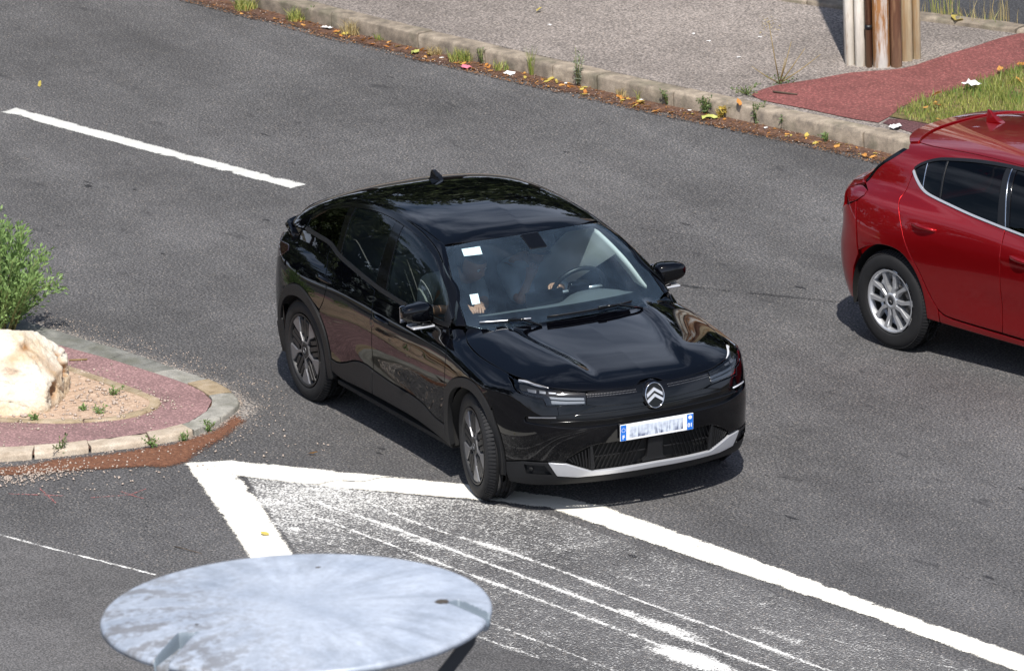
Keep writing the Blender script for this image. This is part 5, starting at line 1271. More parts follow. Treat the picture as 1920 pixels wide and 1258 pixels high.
# ------------------------------------------------------------------ the red hatchback at the right
red = tag(empty('red_hatchback', (.852, 3.876, .030), .2512), 'glossy red hatchback car, rear half in view at the right edge', 'car')
H = Skin(Hatch(), red, axf=2.7, axr=.2)
RP = 'red_paint'
hl_low = [(.032, 1.199), (.064, 1.171), (.114, 1.137), (.165, 1.109), (.227, 1.088), (.347, 1.070), (.466, 1.056), (.697, 1.029), (.919, 1.008), (1.030, .998), (1.4, .970), (1.9, .945), (2.15, .94)]
hl_top = [(.031, 1.204), (.068, 1.233), (.130, 1.263), (.205, 1.288), (.283, 1.304), (.526, 1.333), (.724, 1.346), (.889, 1.350), (1.15, 1.345), (1.4, 1.315), (1.7, 1.225), (1.95, 1.10), (2.13, .96)]
arch = [(-.43, .24), (-.433, .38), (-.412, .470), (-.344, .580), (-.210, .668), (-.050, .702), (.110, .683), (.225, .595), (.290, .470), (.312, .340), (.306, .235)]
arch_f = [(x+2.72, z) for x, z in arch]
ao = H.to('side', arch, 'obl'); af = H.to('side', arch_f, 'obl')
ho = H.to('side', [(x, z-.012) for x, z in hl_low], 'obl')
rd = [(.022, .305), (.010, .231), (-.001, .158), (.030, .089), (.094, -.014), (.150, -.097), (.215, -.168), (.287, -.230), (.351, -.305), (.426, -.374), (.483, -.396), (.575, -.402), (.846, -.403), (1.036, -.403), (1.041, -.355), (1.049, -.231), (1.048, -.039), (1.034, float(np.interp(1.03, ho[:, 0], ho[:, 1])))]
H.panel('rear_door', 'obl', joinpts([(.030, .340)], rd, [tuple(p) for p in ho[::-1] if .05 < p[0] < 1.02]), RP, gap=.0028)
fd = [(1.036, float(np.interp(1.036, ho[:, 0], ho[:, 1]))), (1.048, -.039), (1.049, -.231), (1.041, -.355), (1.036, -.403), (2.22, -.415), (2.27, -.36), (2.30, -.1), (2.26, .05), (2.17, float(ho[-1][1]))]
H.panel('front_door', 'obl', joinpts(fd, [tuple(p) for p in ho[::-1] if 1.05 < p[0] < 2.1]), RP, gap=.0028)
oth = [p for p in map(tuple, ao)]
H.panel('sill', 'obl', joinpts([(.434, -.384), (.483, -.400), (.575, -.406), (2.25, -.419), (2.28, -.437), (.434, -.437)]), RP, smooth=False)
# quarter panel: everything behind the rear door above the bumper, with the roof pillar
edge = [(1.35, -.555), (1.0, -.565), (.5, -.565), (.1, -.555), (-.08, -.530), (-.20, -.50)]
eo = H.to('top', edge, 'obl')
tp = H.to('side', [(x, z+.010) for x, z in hl_top], 'obl')
H.panel('quarter_panel', 'obl', joinpts([(.430, -.437), (.430, -.379), (.351, -.310), (.287, -.234), (.215, -.168), (.150, -.097), (.094, -.014), (.030, .089), (-.001, .158), (.010, .231), (.022, .305), (.026, .352)], [tuple(p) for p in tp if .04 < p[0] < 1.42], [tuple(p) for p in eo[::1]], [(-.130, .505), (-.20, .435), (-.345, .335), (-.43, .225), (-.345, .165), (-.350, .122), (-.405, .080), (-.372, -.02), (-.350, -.10), (-.335, -.195)], [p for p in oth[::1] if p[0] > -.30 and p[1] > -.43], [(.308, -.437)]), RP, depth=.03, step=.02)
H.panel('tail_light', 'obl', [(-.546, .125), (-.559, .170), (-.457, .202), (-.348, .166), (-.352, .124), (-.409, .082), (-.494, .056)], 'tail_red', off=.001, depth=.03, gap=.002, bev=.004)
tge = [tuple(p) for p in H.to('obl', [(-.438, .232), (-.556, .182)], 'rcyl')]
H.panel('tailgate', 'rcyl', joinpts([(0, 1.10), (-.45, 1.09)], tge, [(-.66, .84), (-.60, .67), (0, .66)]), RP, sym=True, off=-.003, depth=.02, smooth=False)
bq = [tuple(p) for p in H.to('obl', [(-.530, .052), (-.497, .050), (-.411, .078), (-.378, -.02), (-.356, -.10), (-.341, -.195)], 'rcyl')]
ba = [tuple(p) for p in H.to('side', arch[:4][::-1], 'rcyl')]
H.panel('rear_bumper', 'rcyl', joinpts([(0, .655), (-.60, .665), (-.66, .82)], bq, ba, [(-.6, .23), (0, .23)]), RP, sym=True, depth=.03, smooth=False)
H.panel('rear_window', 'obl', [(-.138, .502), (-.204, .436), (-.344, .340), (-.430, .240), (-.46, .252), (-.385, .345), (-.255, .445), (-.19, .510)], 'gloss_black', depth=.01, off=-.006)
H.panel('spoiler', 'top', joinpts([(-.175, 0), (-.165, -.3), (-.120, -.47), (-.085, -.535), (-.165, -.545), (-.25, -.46), (-.31, -.3), (-.33, 0)]), RP, closed_sym='top', off=.012, depth=.03, gap=0)
H.panel('roof', 'top', joinpts([(1.50, 0), (1.47, -.3), (1.38, -.545)], [(x, y-.0) for x, y in edge[1:-1]], [(-.10, -.50), (-.14, -.3), (-.15, 0)]), RP, closed_sym='top', depth=.02, gap=.003, grid=.04)
H.panel('front_fender', 'obl', joinpts([(2.17, float(ho[-1][1])-.01), (2.26, .05), (2.30, -.1), (2.27, -.36)], [tuple(p) for p in af if 2.33 < p[0] < 3.0 and p[1] > -.33], [(3.03, -.34), (3.16, -.30), (3.17, -.20), (3.19, -.04), (3.0, .02), (2.7, .08), (2.35, .13)]), RP)
H.panel('bonnet', 'top', [(2.38, 0), (2.30, -.5), (2.25, -.70), (2.7, -.77), (3.0, -.74), (3.2, -.60), (3.36, -.35), (3.42, 0)], RP, closed_sym='top', depth=.02, grid=.05)
H.panel('front_bumper', 'fcyl', [(0, .76), (-.5, .78), (-.9, .80), (-1.0, .70), (-1.06, .5), (-1.06, .24), (0, .22)], RP, sym=True, depth=.03, smooth=False)
H.panel('windscreen', 'front', joinpts([(0, 1.38), (-.4, 1.36), (-.53, 1.33), (-.62, 1.15), (-.70, .98), (0, .99)]), 'windscreen', sym=True, depth=.005)
H.panel('front_pillar', 'obl', joinpts([(2.15, .20), (2.20, .19), (1.95, .34), (1.62, .50), (1.40, float(eo[0][1]))], [tuple(p) for p in tp[::-1] if 1.42 < p[0] < 2.1]), RP, depth=.03)
H.panel('quarter_window', 'side', joinpts(between(hl_low, .040, .352), between(hl_top, .040, .300)[::-1]), 'privacy_red', off=-.003, depth=.004, gap=.002, bev=.001)
H.panel('side_window', 'side', joinpts(between(hl_low, .372, .952), between(hl_top, .320, .850)[::-1]), 'privacy_red', off=-.003, depth=.004, gap=.001, bev=.001)
H.panel('side_window', 'side', joinpts(between(hl_low, 1.075, 2.12), between(hl_top, .955, 2.10)[::-1]), 'privacy_red', off=-.003, depth=.004, gap=.001, bev=.001)
H.panel('window_pillar', 'side', [(.953, 1.000), (1.035, .994), (.905, 1.352), (.851, 1.352)], 'trim_black', off=.0, depth=.02, gap=.001, smooth=False)
H.panel('window_pillar', 'side', [(1.041, .993), (1.073, .992), (.953, 1.350), (.911, 1.352)], 'gloss_black', off=.0, depth=.02, gap=.001, smooth=False)
H.panel('window_divider', 'side', [(.354, 1.066), (.370, 1.064), (.318, 1.312), (.302, 1.309)], 'trim_black', off=.001, depth=.012, gap=0, smooth=False)
H.panel('window_divider', 'side', [(.165, 1.112), (.172, 1.109), (.140, 1.266), (.133, 1.263)], 'chrome', off=.002, depth=.008, gap=0, smooth=False, bev=.001)
H.panel('window_divider', 'side', [(1.035, .995), (1.043, .994), (.913, 1.350), (.905, 1.351)], 'chrome', off=.003, depth=.008, gap=0, smooth=False, bev=.001)
H.panel('chrome_trim', 'side', joinpts([(x, z+.006) for x, z in hl_low], [(x-.010, z-.008) for x, z in hl_low[::-1]]), 'satin', off=.006, depth=.012, gap=0, bev=.002, grid=.04)
H.panel('window_trim', 'side', joinpts([(x, z-.004) for x, z in hl_top], [(x-.006, z+.014) for x, z in hl_top[::-1]]), 'trim_black', off=.004, depth=.012, gap=0, bev=.002, grid=.04)
for sd in (-1, 1):
    for x0, x1, z in ((.190, .418, .886), (1.14, 1.37, .830)):
        P, N = H.at('side', [(x, z-.010*(x-x0)/(x1-x0)) for x in np.linspace(x0, x1, 9)])
        offs = [-.006, .012, .022, .028, .030, .028, .022, .012, -.006]
        tube('door_handle', [(p[0], (p[1]+n[1]*o_)*(-sd), p[2]+n[2]*o_) for p, n, o_ in zip(P, N, offs)], [.011, .013, .015, .016, .016, .016, .015, .013, .011], RP, red, 10)
for sd in (-1, 1):
    for cx in (-.045, 2.70-.02):
        V = []; F = []; n = 26
        for i in range(n+1):
            a = math.pi*(-.08+1.16*i/n)
            for y in (.86, .50): V.append((cx+.385*math.cos(a), sd*y, .315+.385*math.sin(a)))
            V.append((cx+.02*math.cos(a), sd*.50, .325+.02*math.sin(a)))
        for i in range(n): b0 = i*3; F += [(b0, b0+1, b0+4, b0+3), (b0+1, b0+2, b0+5, b0+4)]
        link('wheel_house', mesh('wheel_house', V, F, True), 'dark', red)
P, N = H.at('top', [(.10, 0)]); zf = float(P[0][2])
V = []; prof = [(-.075, 0), (-.083, .085), (-.060, .080), (-.02, .050), (.04, .020), (.105, .0)]
for x, z in prof:
    for y in (-1, 1): V.append((.12+x, y*(.028*(1-z/.1)+.002)*(1-.7*(x > .05)), zf+z-.004))
F = [(0, 2, 4, 6, 8, 10), (11, 9, 7, 5, 3, 1)]+[(2*i, 2*i+1, 2*i+3, 2*i+2) for i in range(5)]
o = link('roof_antenna', mesh('roof_antenna', V, F), RP, red); md = o.modifiers.new('b', 'BEVEL'); md.width = .003; md.segments = 2
for x, sd, sp in ((-.03, -1, .25), (-.03, 1, 0), (2.69, -1, .1), (2.69, 1, 0)): wheel(red, x, sd*.785, sd, .337, .205, 'hatch', spin=sp, zc=.307)
box('floor_pan', (1.3, 0, .26), (3.7, 1.05, .06), 'dark', red); box('cabin_floor', (1.1, 0, .36), (2.7, 1.4, .03), 'trim_black', red)
for y in (-.37, .37): seat(red, 1.25, y, .50)
box('rear_bench', (.35, 0, .66), (.5, 1.2, .55), 'cloth_seat', red, None, .05)
box('dashboard', (2.05, 0, .80), (.4, 1.3, .25), 'dash', red, None, .05)

# ------------------------------------------------------------------ steel columns on the pavement
def rust_mat(name, base, rust, amt):
    mt, nt, b = newmat(name); q = NT(nt); tc = q.n('TexCoord').outputs['Object']
    st = q.mapping(tc, (14, 14, 1.1)); n1 = q.noise(st, 1., 6, .6); n2 = q.noise(q.mapping(tc, (30, 30, 6)), 1., 5, .65); n3 = q.noise(tc, 90., 3, .6)
    f = q.ramp(q.math('ADD', q.math('MULTIPLY', n1, .7), q.math('MULTIPLY', n2, .3)), [(.56-amt, 0.), (.66-amt, 1.)])
    sx = q.n('SeparateXYZ'); q.l(tc, sx.inputs[0]); foot = q.ramp(sx.outputs[2], [(.10, 1.), (.45, 0.)])
    c = q.mix(f, base, rust); c = q.mix(q.math('MULTIPLY', foot, .35), c, (.16, .11, .07))
    c = q.mix(1., c, q.ramp(n2, [(.3, .78), (.7, 1.12)]), 'MULTIPLY')
    q.l(c, b.inputs['Base Color']); b.inputs['Roughness'].default_value = .6; q.l(q.bump(n3, .25, .004), b.inputs['Normal']); M[name] = mt
rust_mat('steel_white', (.74, .70, .62), (.26, .15, .08), .06)
rust_mat('steel_rusty', (.34, .19, .10), (.13, .055, .028), .14)
rust_mat('steel_tan', (.46, .37, .24), (.34, .22, .11), .06)
rust_mat('steel_mixed', (.78, .76, .72), (.36, .17, .06), .12)
pil = tag(empty('steel_column_cluster', (-5.66, 6.42, .12)), 'cluster of tall rusty white steel columns standing at the edge of the red path', 'steel columns')
pu = Vector((.4349, .9005, 0)).normalized(); pv = Vector((-.9005, .4349, 0)).normalized()
def col_part(name, u0, u1, v, dp, mat, h=6.5, bow=.0, zb=-.03):
    n = 9; out = []
    for i in range(n): t = i/(n-1); out.append((u0+(u1-u0)*t, v-bow*math.sin(math.pi*t)-.008*0+(.012 if i in (0, n-1) else 0)))
    out += [(u1, v+dp), (u0, v+dp)]
    V = []
    for z in (zb, h*.15, h*.5, h): V += [tuple(pu*u+pv*w+Vector((0, 0, z))) for u, w in out]
    m_ = len(out); F = []
    for k in range(3):
        for i in range(m_): F.append((k*m_+i, k*m_+(i+1) % m_, (k+1)*m_+(i+1) % m_, (k+1)*m_+i))
    F.append(tuple(range(3*m_, 4*m_)))
    me = mesh(name, V, F); bm = bmesh.new(); bm.from_mesh(me); bmesh.ops.recalc_face_normals(bm, faces=bm.faces); bm.to_mesh(me); bm.free()
    o = link(name, me, mat, pil); md = o.modifiers.new('b', 'BEVEL'); md.width = .006; md.segments = 2; md.limit_method = 'ANGLE'; md.angle_limit = math.radians(50); return o
col_part('steel_column', -.150, -.078, .10, .25, 'steel_white', bow=.020)
col_part('steel_column', -.074, .004, .045, .30, 'steel_white', bow=.014)
col_part('steel_plate', -.148, .30, .16, .28, 'steel_rusty')
col_part('steel_column', .062, .190, .0, .34, 'steel_mixed', bow=.035)
col_part('steel_column', .196, .284, -.01, .30, 'steel_rusty', bow=.040)
col_part('steel_column', .288, .372, .15, .22, 'steel_tan', bow=.004)
col_part('steel_column', .376, .440, .22, .18, 'steel_tan', bow=.016)
tube('pipe', [tuple(pu*.030+pv*.010+Vector((0, 0, z))) for z in (-.03, 1.5, 6.5)], .024, 'steel_rusty', pil, 14)
tube('pipe_clamp', [tuple(pu*.030+pv*.010+Vector((0, 0, z))) for z in (.30, .335)], .031, 'trim_black', pil, 14)
# ------------------------------------------------------------------ street lamp with a disc top
mt, nt, b = newmat('zinc'); q = NT(nt); tc = q.n('TexCoord').outputs['Object']
n1 = q.noise(tc, 3.2, 5, .55); n2 = q.noise(tc, 34., 5, .7)
sx = q.n('SeparateXYZ'); q.l(tc, sx.inputs[0])
ang = q.math('ARCTAN2', sx.outputs[1], sx.outputs[0]); rad = q.math('POWER', q.math('ADD', q.math('MULTIPLY', sx.outputs[0], sx.outputs[0]), q.math('MULTIPLY', sx.outputs[1], sx.outputs[1])), .5)
cb = q.n('CombineXYZ'); q.l(q.math('MULTIPLY', ang, 6.), cb.inputs[0]); q.l(q.math('MULTIPLY', rad, 2.6), cb.inputs[1])
n3 = q.noise(cb.outputs[0], 1., 6, .6)
n3 = q.math('ADD', .5, q.math('MULTIPLY', q.math('SUBTRACT', n3, .5), q.ramp(rad, [(.12, 0.), (.42, 1.)])))
c = q.ramp(n1, [(.3, (.36, .41, .49)), (.6, (.52, .57, .65))])
c = q.mix(1., c, q.ramp(n2, [(.3, .86), (.7, 1.10)]), 'MULTIPLY'); c = q.mix(1., c, q.ramp(n3, [(.38, .76), (.62, 1.12)]), 'MULTIPLY')
rim = q.ramp(rad, [(.30, 0.), (.70, 1.)])
# grime gathers towards the side under the trees
side_ = q.ramp(q.math('ADD', q.math('MULTIPLY', sx.outputs[1], -.62), q.math('MULTIPLY', sx.outputs[0], -.10)), [(.0, .12), (.32, 1.)])
gr = q.math('MULTIPLY', q.ramp(q.math('ADD', q.math('MULTIPLY', n3, .6), q.math('MULTIPLY', q.noise(tc, 24., 6, .7), .4)), [(.47, 0.), (.56, 1.)]), side_)
c = q.mix(q.math('MULTIPLY', gr, .72), c, (.13, .115, .10))
q.l(c, b.inputs['Base Color']); b.inputs['Roughness'].default_value = .5; b.inputs['Metallic'].default_value = .25; q.l(q.bump(n2, .12, .004), b.inputs['Normal']); M['zinc'] = mt
LC = (20.214, -9.800, 5.539)
lampo = tag(empty('street_lamp', LC), 'street lamp with a large round zinc disc on top, seen from above in the foreground', 'street lamp')
Rd = .747
def in_slot(x, y):
    a0, a1 = np.array([.085, -.490]), np.array([.345, -.735]); d = a1-a0; L = np.hypot(*d); d /= L; nrm = np.array([-d[1], d[0]]); p = np.stack([x, y], -1)-a0; t = p@d; s = p@nrm
    g1 = np.clip(1-np.maximum(np.abs(s)-.030, 0)/.003, 0, 1)*np.clip((t+.004)/.01, 0, 1)
    a0, a1 = np.array([.245, .548]), np.array([.47, .61]); d = a1-a0; L = np.hypot(*d); d /= L; nrm = np.array([-d[1], d[0]]); p = np.stack([x, y], -1)-a0; t = p@d; s = p@nrm
    g2 = np.clip(1-np.maximum(np.abs(s)-.024, 0)/.006, 0, 1)*np.clip((t+.004)/.01, 0, 1)
    return g1, g2
rs = np.concatenate([np.linspace(.001, .48, 26), np.linspace(.487, Rd, 62)]); na = 720
th = np.linspace(0, 2*np.pi, na, endpoint=False); RR, TT = np.meshgrid(rs, th, indexing='ij'); X = RR*np.cos(TT); Y = RR*np.sin(TT)
dome = .030*(1-(RR/Rd)**4); edge = -.010*np.clip((RR-(Rd-.012))/.012, 0, 1)**2; g1, g2 = in_slot(X, Y); Zt = dome+edge-.085*g1-.022*g2
V = np.stack([X, Y, Zt], -1).reshape(-1, 3); nr = len(rs)
V = np.concatenate([V, np.stack([X[-1]*1.0, Y[-1]*1.0, Zt[-1]-.016], -1), np.stack([X[-1]*.97, Y[-1]*.97, np.minimum(Zt[-1]-.02, -.03)], -1), np.stack([X[0]*50*.2, Y[0]*50*.2, X[0]*0-.06], -1)])
idx = np.arange((nr+3)*na).reshape(nr+3, na); F = np.stack([idx[:-1], idx[1:], np.roll(idx[1:], -1, 1), np.roll(idx[:-1], -1, 1)], -1).reshape(-1, 4)
me = fastmesh('lamp_disc', V, F); me.polygons.foreach_set('use_smooth', np.ones(len(me.polygons), bool)); ld = link('lamp_disc', me, 'zinc', lampo)
M['zinc_shade'] = simple('zinc_shade', (.17, .21, .25), .6, .2); M['slot_dark'] = simple('slot_dark', (.02, .025, .03), .7); me.materials.append(M['zinc_shade']); me.materials.append(M['slot_dark'])  # shade inside the slots painted in with darker face materials
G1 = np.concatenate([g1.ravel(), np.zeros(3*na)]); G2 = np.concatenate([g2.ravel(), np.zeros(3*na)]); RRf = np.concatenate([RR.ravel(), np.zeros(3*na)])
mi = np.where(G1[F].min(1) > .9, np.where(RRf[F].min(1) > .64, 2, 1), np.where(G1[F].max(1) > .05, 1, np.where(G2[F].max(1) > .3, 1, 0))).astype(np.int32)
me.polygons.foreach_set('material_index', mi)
M['lamp_grey'] = simple('lamp_grey', (.045, .05, .06), .45, .3)
for a_, rr_ in ((-66, .70), (56, .705), (176, .70)):
    a = math.radians(a_); u = Vector((math.cos(a), math.sin(a), 0))
    t = Vector((-math.sin(a), math.cos(a), 0)); V = []; 
    for rr, z, w, h in ((rr_, -.035, .018, .05), (rr_-.02, -.12, .022, .06), (.30, -.62, .022, .07), (.10, -.95, .022, .08)):
        p = u*rr+Vector((0, 0, z)); V += [p-t*w, p+t*w, p+t*w-u*h, p-t*w-u*h]
    F = [(0, 1, 2, 3), (15, 14, 13, 12)]+[(k*4+i, (k+1)*4+i, (k+1)*4+(i+1) % 4, k*4+(i+1) % 4) for k in range(3) for i in range(4)]
    link('lamp_arm', mesh('lamp_arm', V, F), 'lamp_grey', lampo)
V, F = lathe([(.09, -.80), (.12, -.86), (.12, -1.25), (.07, -1.30)], 24); V = [(a, c, b_) for a, b_, c in V]; link('lamp_head', mesh('lamp_head', V, [f[::-1] for f in F], True), 'lamp_grey', lampo)
tube('lamp_post', [(0, 0, -1.2), (0, 0, -3), (0, 0, -5.53)], [.06, .065, .08], 'lamp_grey', lampo, 20)
M['grime'] = simple('grime', (.06, .05, .04), .9)
for nm, x, y, s_ in (('lichen_spot', .242, .498, .026), ('lichen_spot', -.400, .275, .009), ('lichen_spot', .02, -.42, .007)):
    n = 16; rr = [s_*(.7+.5*random.random()) for _ in range(n)]; zz = .030*(1-(math.hypot(x, y)/Rd)**4)+.0015
    V = [(x+r_*math.cos(2*math.pi*k/n), y+r_*1.25*math.sin(2*math.pi*k/n), zz) for k, r_ in enumerate(rr)]+[(x, y, zz+.003)]
    link(nm, mesh(nm, V, [(k, (k+1) % n, n) for k in range(n)], True), 'grime', lampo)

# ------------------------------------------------------------------ boulder
bm = bmesh.new(); bmesh.ops.create_icosphere(bm, subdivisions=6, radius=1.)
co = np.array([v.co[:] for v in bm.verts])
def vnoise(P, f, seed, n=9):
    r_ = np.random.default_rng(seed); v = np.zeros(len(P))
    for k in range(n):
        d = r_.normal(size=3); d /= np.linalg.norm(d); d2 = r_.normal(size=3); d2 /= np.linalg.norm(d2); v += np.sin(P@d*f*r_.uniform(.6, 1.7)+r_.uniform(0, 6.3)+1.4*np.sin(P@d2*f*.8+r_.uniform(0, 6.3)))
    return v/n
r_ = np.random.default_rng(12)
rad = np.ones(len(co))*1.12
for k in range(30):               # flat broken faces
    d = r_.normal(size=3); d[2] = abs(d[2])*.9; d /= np.linalg.norm(d); c_ = r_.uniform(.76, .99); dt = co@d
    rad = np.minimum(rad, np.where(dt > .15, c_/np.maximum(dt, .15), 9))
rad *= 1+.045*vnoise(co, 5, 1)+.028*vnoise(co, 13, 2)+.016*vnoise(co, 34, 3)-.040*np.clip(1-np.abs(vnoise(co, 5, 16))*16, 0, 1)-.02*np.clip(1-np.abs(vnoise(co, 11, 17))*8, 0, 1)
pits = np.clip(vnoise(co, 9, 6)-.22, 0, 1)*np.clip((co@np.array([.5, .85, -.1])), 0, 1)
rad -= pits*.50; pitv = np.clip(pits*9+np.clip(vnoise(co, 4, 41)-.28, 0, 1)*2.2*np.clip(co[:, 1]+.5, 0, 1), 0, 1)
co2 = co*rad[:, None]*np.array([.58, .66, .385])
for v, c_ in zip(bm.verts, co2): v.co = Vector(c_)
rock = bm_obj('boulder', bm, 'boulder', None, smooth=True); at_ = rock.data.attributes.new('pit', 'FLOAT', 'POINT'); at_.data.foreach_set('value', pitv.astype(np.float32)); rock.location = (-1.13, -2.68, .16); rock.rotation_euler = (0, 0, .15)
tag(rock, 'large cream limestone boulder with ochre hollows on the traffic island', 'boulder')

# ------------------------------------------------------------------ plants
def leaves(name, P, D, size, wid, mat, parent=None, seed=1, curl=.25, tone=None):
    """one small folded leaf (two quads) at each point P pointing along D"""
    r_ = np.random.default_rng(seed); n = len(P); D = D/np.linalg.norm(D, axis=1)[:, None]
    u = r_.normal(size=(n, 3)); u -= (u*D).sum(1)[:, None]*D; u /= np.linalg.norm(u, axis=1)[:, None]; w = np.cross(D, u)
    L = size*r_.uniform(.6, 1.25, n)[:, None]; Wd = wid*r_.uniform(.7, 1.2, n)[:, None]
    p0 = P; pm = P+D*L*.5; p1 = P+D*L-w*L*curl*.4
    V = np.stack([p0, pm+u*Wd*.5+w*Wd*.2, p1, pm-u*Wd*.5+w*Wd*.2, pm], 1).reshape(-1, 3)
    b0 = 5*np.arange(n)[:, None]; F = np.concatenate([b0+np.array([[0, 1, 4]]), b0+np.array([[1, 2, 4]]), b0+np.array([[2, 3, 4]]), b0+np.array([[3, 0, 4]])])
    t = r_.random(n) if tone is None else tone
    return link(name, fastmesh(name, V, F, np.repeat(t, 5)), mat, parent)
def bush():
    r_ = np.random.default_rng(5); root = tag(empty('shrub', (-2.50, -2.10, .045)), 'leafy green shrub growing behind the boulder on the traffic island', 'shrub')
    P = []; D = []; T = []; stems = []
    for k in range(105):
        a = r_.uniform(0, 6.28); sp = r_.uniform(.02, .78); h = r_.uniform(.45, 1.0)*(1.05-.62*sp)
        base = np.array([.12*math.cos(a), .12*math.sin(a), 0]); tip = np.array([sp*.62*math.cos(a), sp*.62*math.sin(a), h*.92])
        if k == 0: tip = np.array([.05, .42*1.02, .32])
        mid = (base+tip)/2+np.array([0, 0, .10]); tt = np.linspace(0, 1, 8)
        C_ = ((1-tt)**2)[:, None]*base+(2*tt*(1-tt))[:, None]*mid+(tt**2)[:, None]*tip; stems.append(C_)
        for j in range(74):
            s = r_.uniform(.12, 1.0); c = (1-s)**2*base+2*s*(1-s)*mid+s*s*tip; tg = 2*(1-s)*(mid-base)+2*s*(tip-mid); tg /= np.linalg.norm(tg)
            d = r_.normal(size=3); d = d/np.linalg.norm(d)*.9+tg*.9+np.array([0, 0, .25]); off = d/np.linalg.norm(d)*r_.uniform(.0, .07)
            P.append(c+off); D.append(d); T.append(np.clip(r_.normal(.45+.35*s, .18), 0, 1))
    leaves('foliage', np.array(P), np.array(D), .046, .018, 'leaf_bush', root, 3, tone=np.array(T))
    for i, c in enumerate(stems[:40]): tube('stem', c[::1], [.006-.0006*k for k in range(8)], 'stem', root, 5)
bush()
def blade_mesh(n, h, spread, wid, seed, lean=.35, lo=.5):
    r_ = np.random.default_rng(seed); V = []; F = []; T = []
    for k in range(n):
        a = r_.uniform(0, 6.28); rr = spread*math.sqrt(r_.random()); x, y = rr*math.cos(a), rr*math.sin(a); hh = h*r_.uniform(lo, 1); la = r_.uniform(0, 6.28); l_ = lean*r_.random()*hh; w = wid*r_.uniform(.6, 1.2); ta = r_.uniform(0, 3.14); dx, dy = w*math.cos(ta), w*math.sin(ta)
        b0 = len(V); V += [(x-dx, y-dy, 0), (x+dx, y+dy, 0), (x+dx*.7+l_*.4*math.cos(la), y+dy*.7+l_*.4*math.sin(la), hh*.6), (x-dx*.7+l_*.4*math.cos(la), y-dy*.7+l_*.4*math.sin(la), hh*.6), (x+l_*math.cos(la), y+l_*math.sin(la), hh)]
        F += [(b0, b0+1, b0+2), (b0, b0+2, b0+3), (b0+3, b0+2, b0+4)]; T += [r_.random()]*5
    return V, F, T
def tuft(name, loc, h, spread, n, mat, label, group='weeds along the kerb', seed=0, cat='weed'):
    V, F, T = blade_mesh(n, h, spread, .0036, seed, lean=1.0 if h < .2 else .3, lo=.25); o = link(name, fastmesh(name, V, F, T), mat); o.location = loc; return tag(o, label, cat, group)
def leafy(name, loc, h, spread, n, mat, label, group='weeds along the kerb', seed=0, stems=6, size=.03, cat='weed', wid=.011):
    r_ = np.random.default_rng(seed); root = tag(empty(name, loc), label, cat, group); P = []; D = []; T = []
    for k in range(stems):
        a = r_.uniform(0, 6.28); tip = np.array([spread*math.cos(a)*r_.random(), spread*math.sin(a)*r_.random(), h*r_.uniform(.6, 1)]); tube('stem', [(0, 0, 0), tuple(tip*.5+np.array([0, 0, .01])), tuple(tip)], [.004, .003, .0015], 'stem', root, 5)
        for j in range(n//stems):
            s = r_.uniform(.1, 1); d = r_.normal(size=3); d[2] += .5; P.append(tip*s+r_.normal(0, .006, 3)); D.append(d); T.append(np.clip(r_.normal(.5, .25), 0, 1))
    leaves('foliage', np.array(P), np.array(D), size, wid, mat, root, seed+1, tone=np.array(T)); return root
GW = [(-10.632, 3.392), (-10.054, 3.580), (-9.946, 3.680), (-9.377, 3.780), (-9.064, 3.90), (-8.787, 3.97), (-8.368, 4.02), (-8.046, 4.10), (-7.860, 4.18), (-7.616, 4.24), (-7.321, 4.36), (-6.795, 4.50), (-6.308, 4.64), (-6.144, 4.70), (-5.861, 4.80), (-5.461, 4.93), (-5.284, 4.98), (-4.967, 5.11), (-4.712, 5.20), (-4.199, 5.30)]
def G3(i): return (GW[i][0], GW[i][1], .008)
tuft('grass_tuft', G3(0), .13, .09, 160, 'grass_blade', 'wide green grass tuft at the far left end of the gutter', seed=1)
tuft('grass_tuft', G3(1), .12, .08, 150, 'grass_blade', 'yellow green grass tuft just before the first kerb joint', seed=2)
leafy('weed', G3(2), .12, .07, 60, 'leaf_weed', 'dark leafy weed beside the yellow green grass tuft', seed=3)
tuft('grass_tuft', G3(3), .14, .10, 170, 'straw', 'straw coloured tuft full of orange leaves in the gutter', seed=4)
tuft('grass_tuft', G3(4), .07, .07, 110, 'grass_blade', 'low yellowish tuft right of the straw coloured one', seed=5)
leafy('weed', G3(5), .09, .09, 70, 'leaf_weed', 'low spreading weed among the thickest orange leaves', seed=6)
tuft('grass_tuft', G3(6), .08, .07, 90, 'straw', 'thin dry tuft left of the pink scrap', seed=7)
tuft('grass_tuft', G3(7), .12, .10, 190, 'grass_blade', 'bright green grass tuft above the pink scrap', seed=8)
leafy('weed', G3(8), .13, .05, 50, 'leaf_weed', 'small upright weed right of the bright grass tuft', seed=9)
tuft('grass_tuft', G3(9), .08, .07, 90, 'grass_blade', 'low green tuft above the white scrap', seed=10)
tuft('grass_tuft', G3(10), .26, .018, 34, 'grass_blade', 'tall thin green spike of grass against the kerb', seed=11)
leafy('weed', G3(11), .33, .10, 130, 'leaf_pale', 'tall pale grey green weed against the kerb', seed=12, stems=5, size=.035)
tuft('grass_tuft', G3(12), .08, .06, 60, 'straw', 'small dry tuft in the orange leaf heap', seed=13)
tuft('grass_tuft', G3(13), .10, .015, 14, 'grass_blade', 'short green spike right of the orange leaf heap', seed=14)
leafy('weed', G3(14), .14, .05, 60, 'leaf_weed', 'small weed with fine leaves against the kerb', seed=15)
leafy('weed', G3(15), .15, .13, 170, 'leaf_weed', 'bushy dark weed above the lime green scrap', seed=16, stems=9)
leafy('weed', G3(16), .10, .08, 60, 'yellow_leaf', 'yellowing weed with broad leaves below the kerb', seed=17, size=.04, wid=.02)
leafy('weed', G3(17), .17, .10, 190, 'leaf_weed', 'dense dark green weed in front of the red path', seed=18, stems=9)
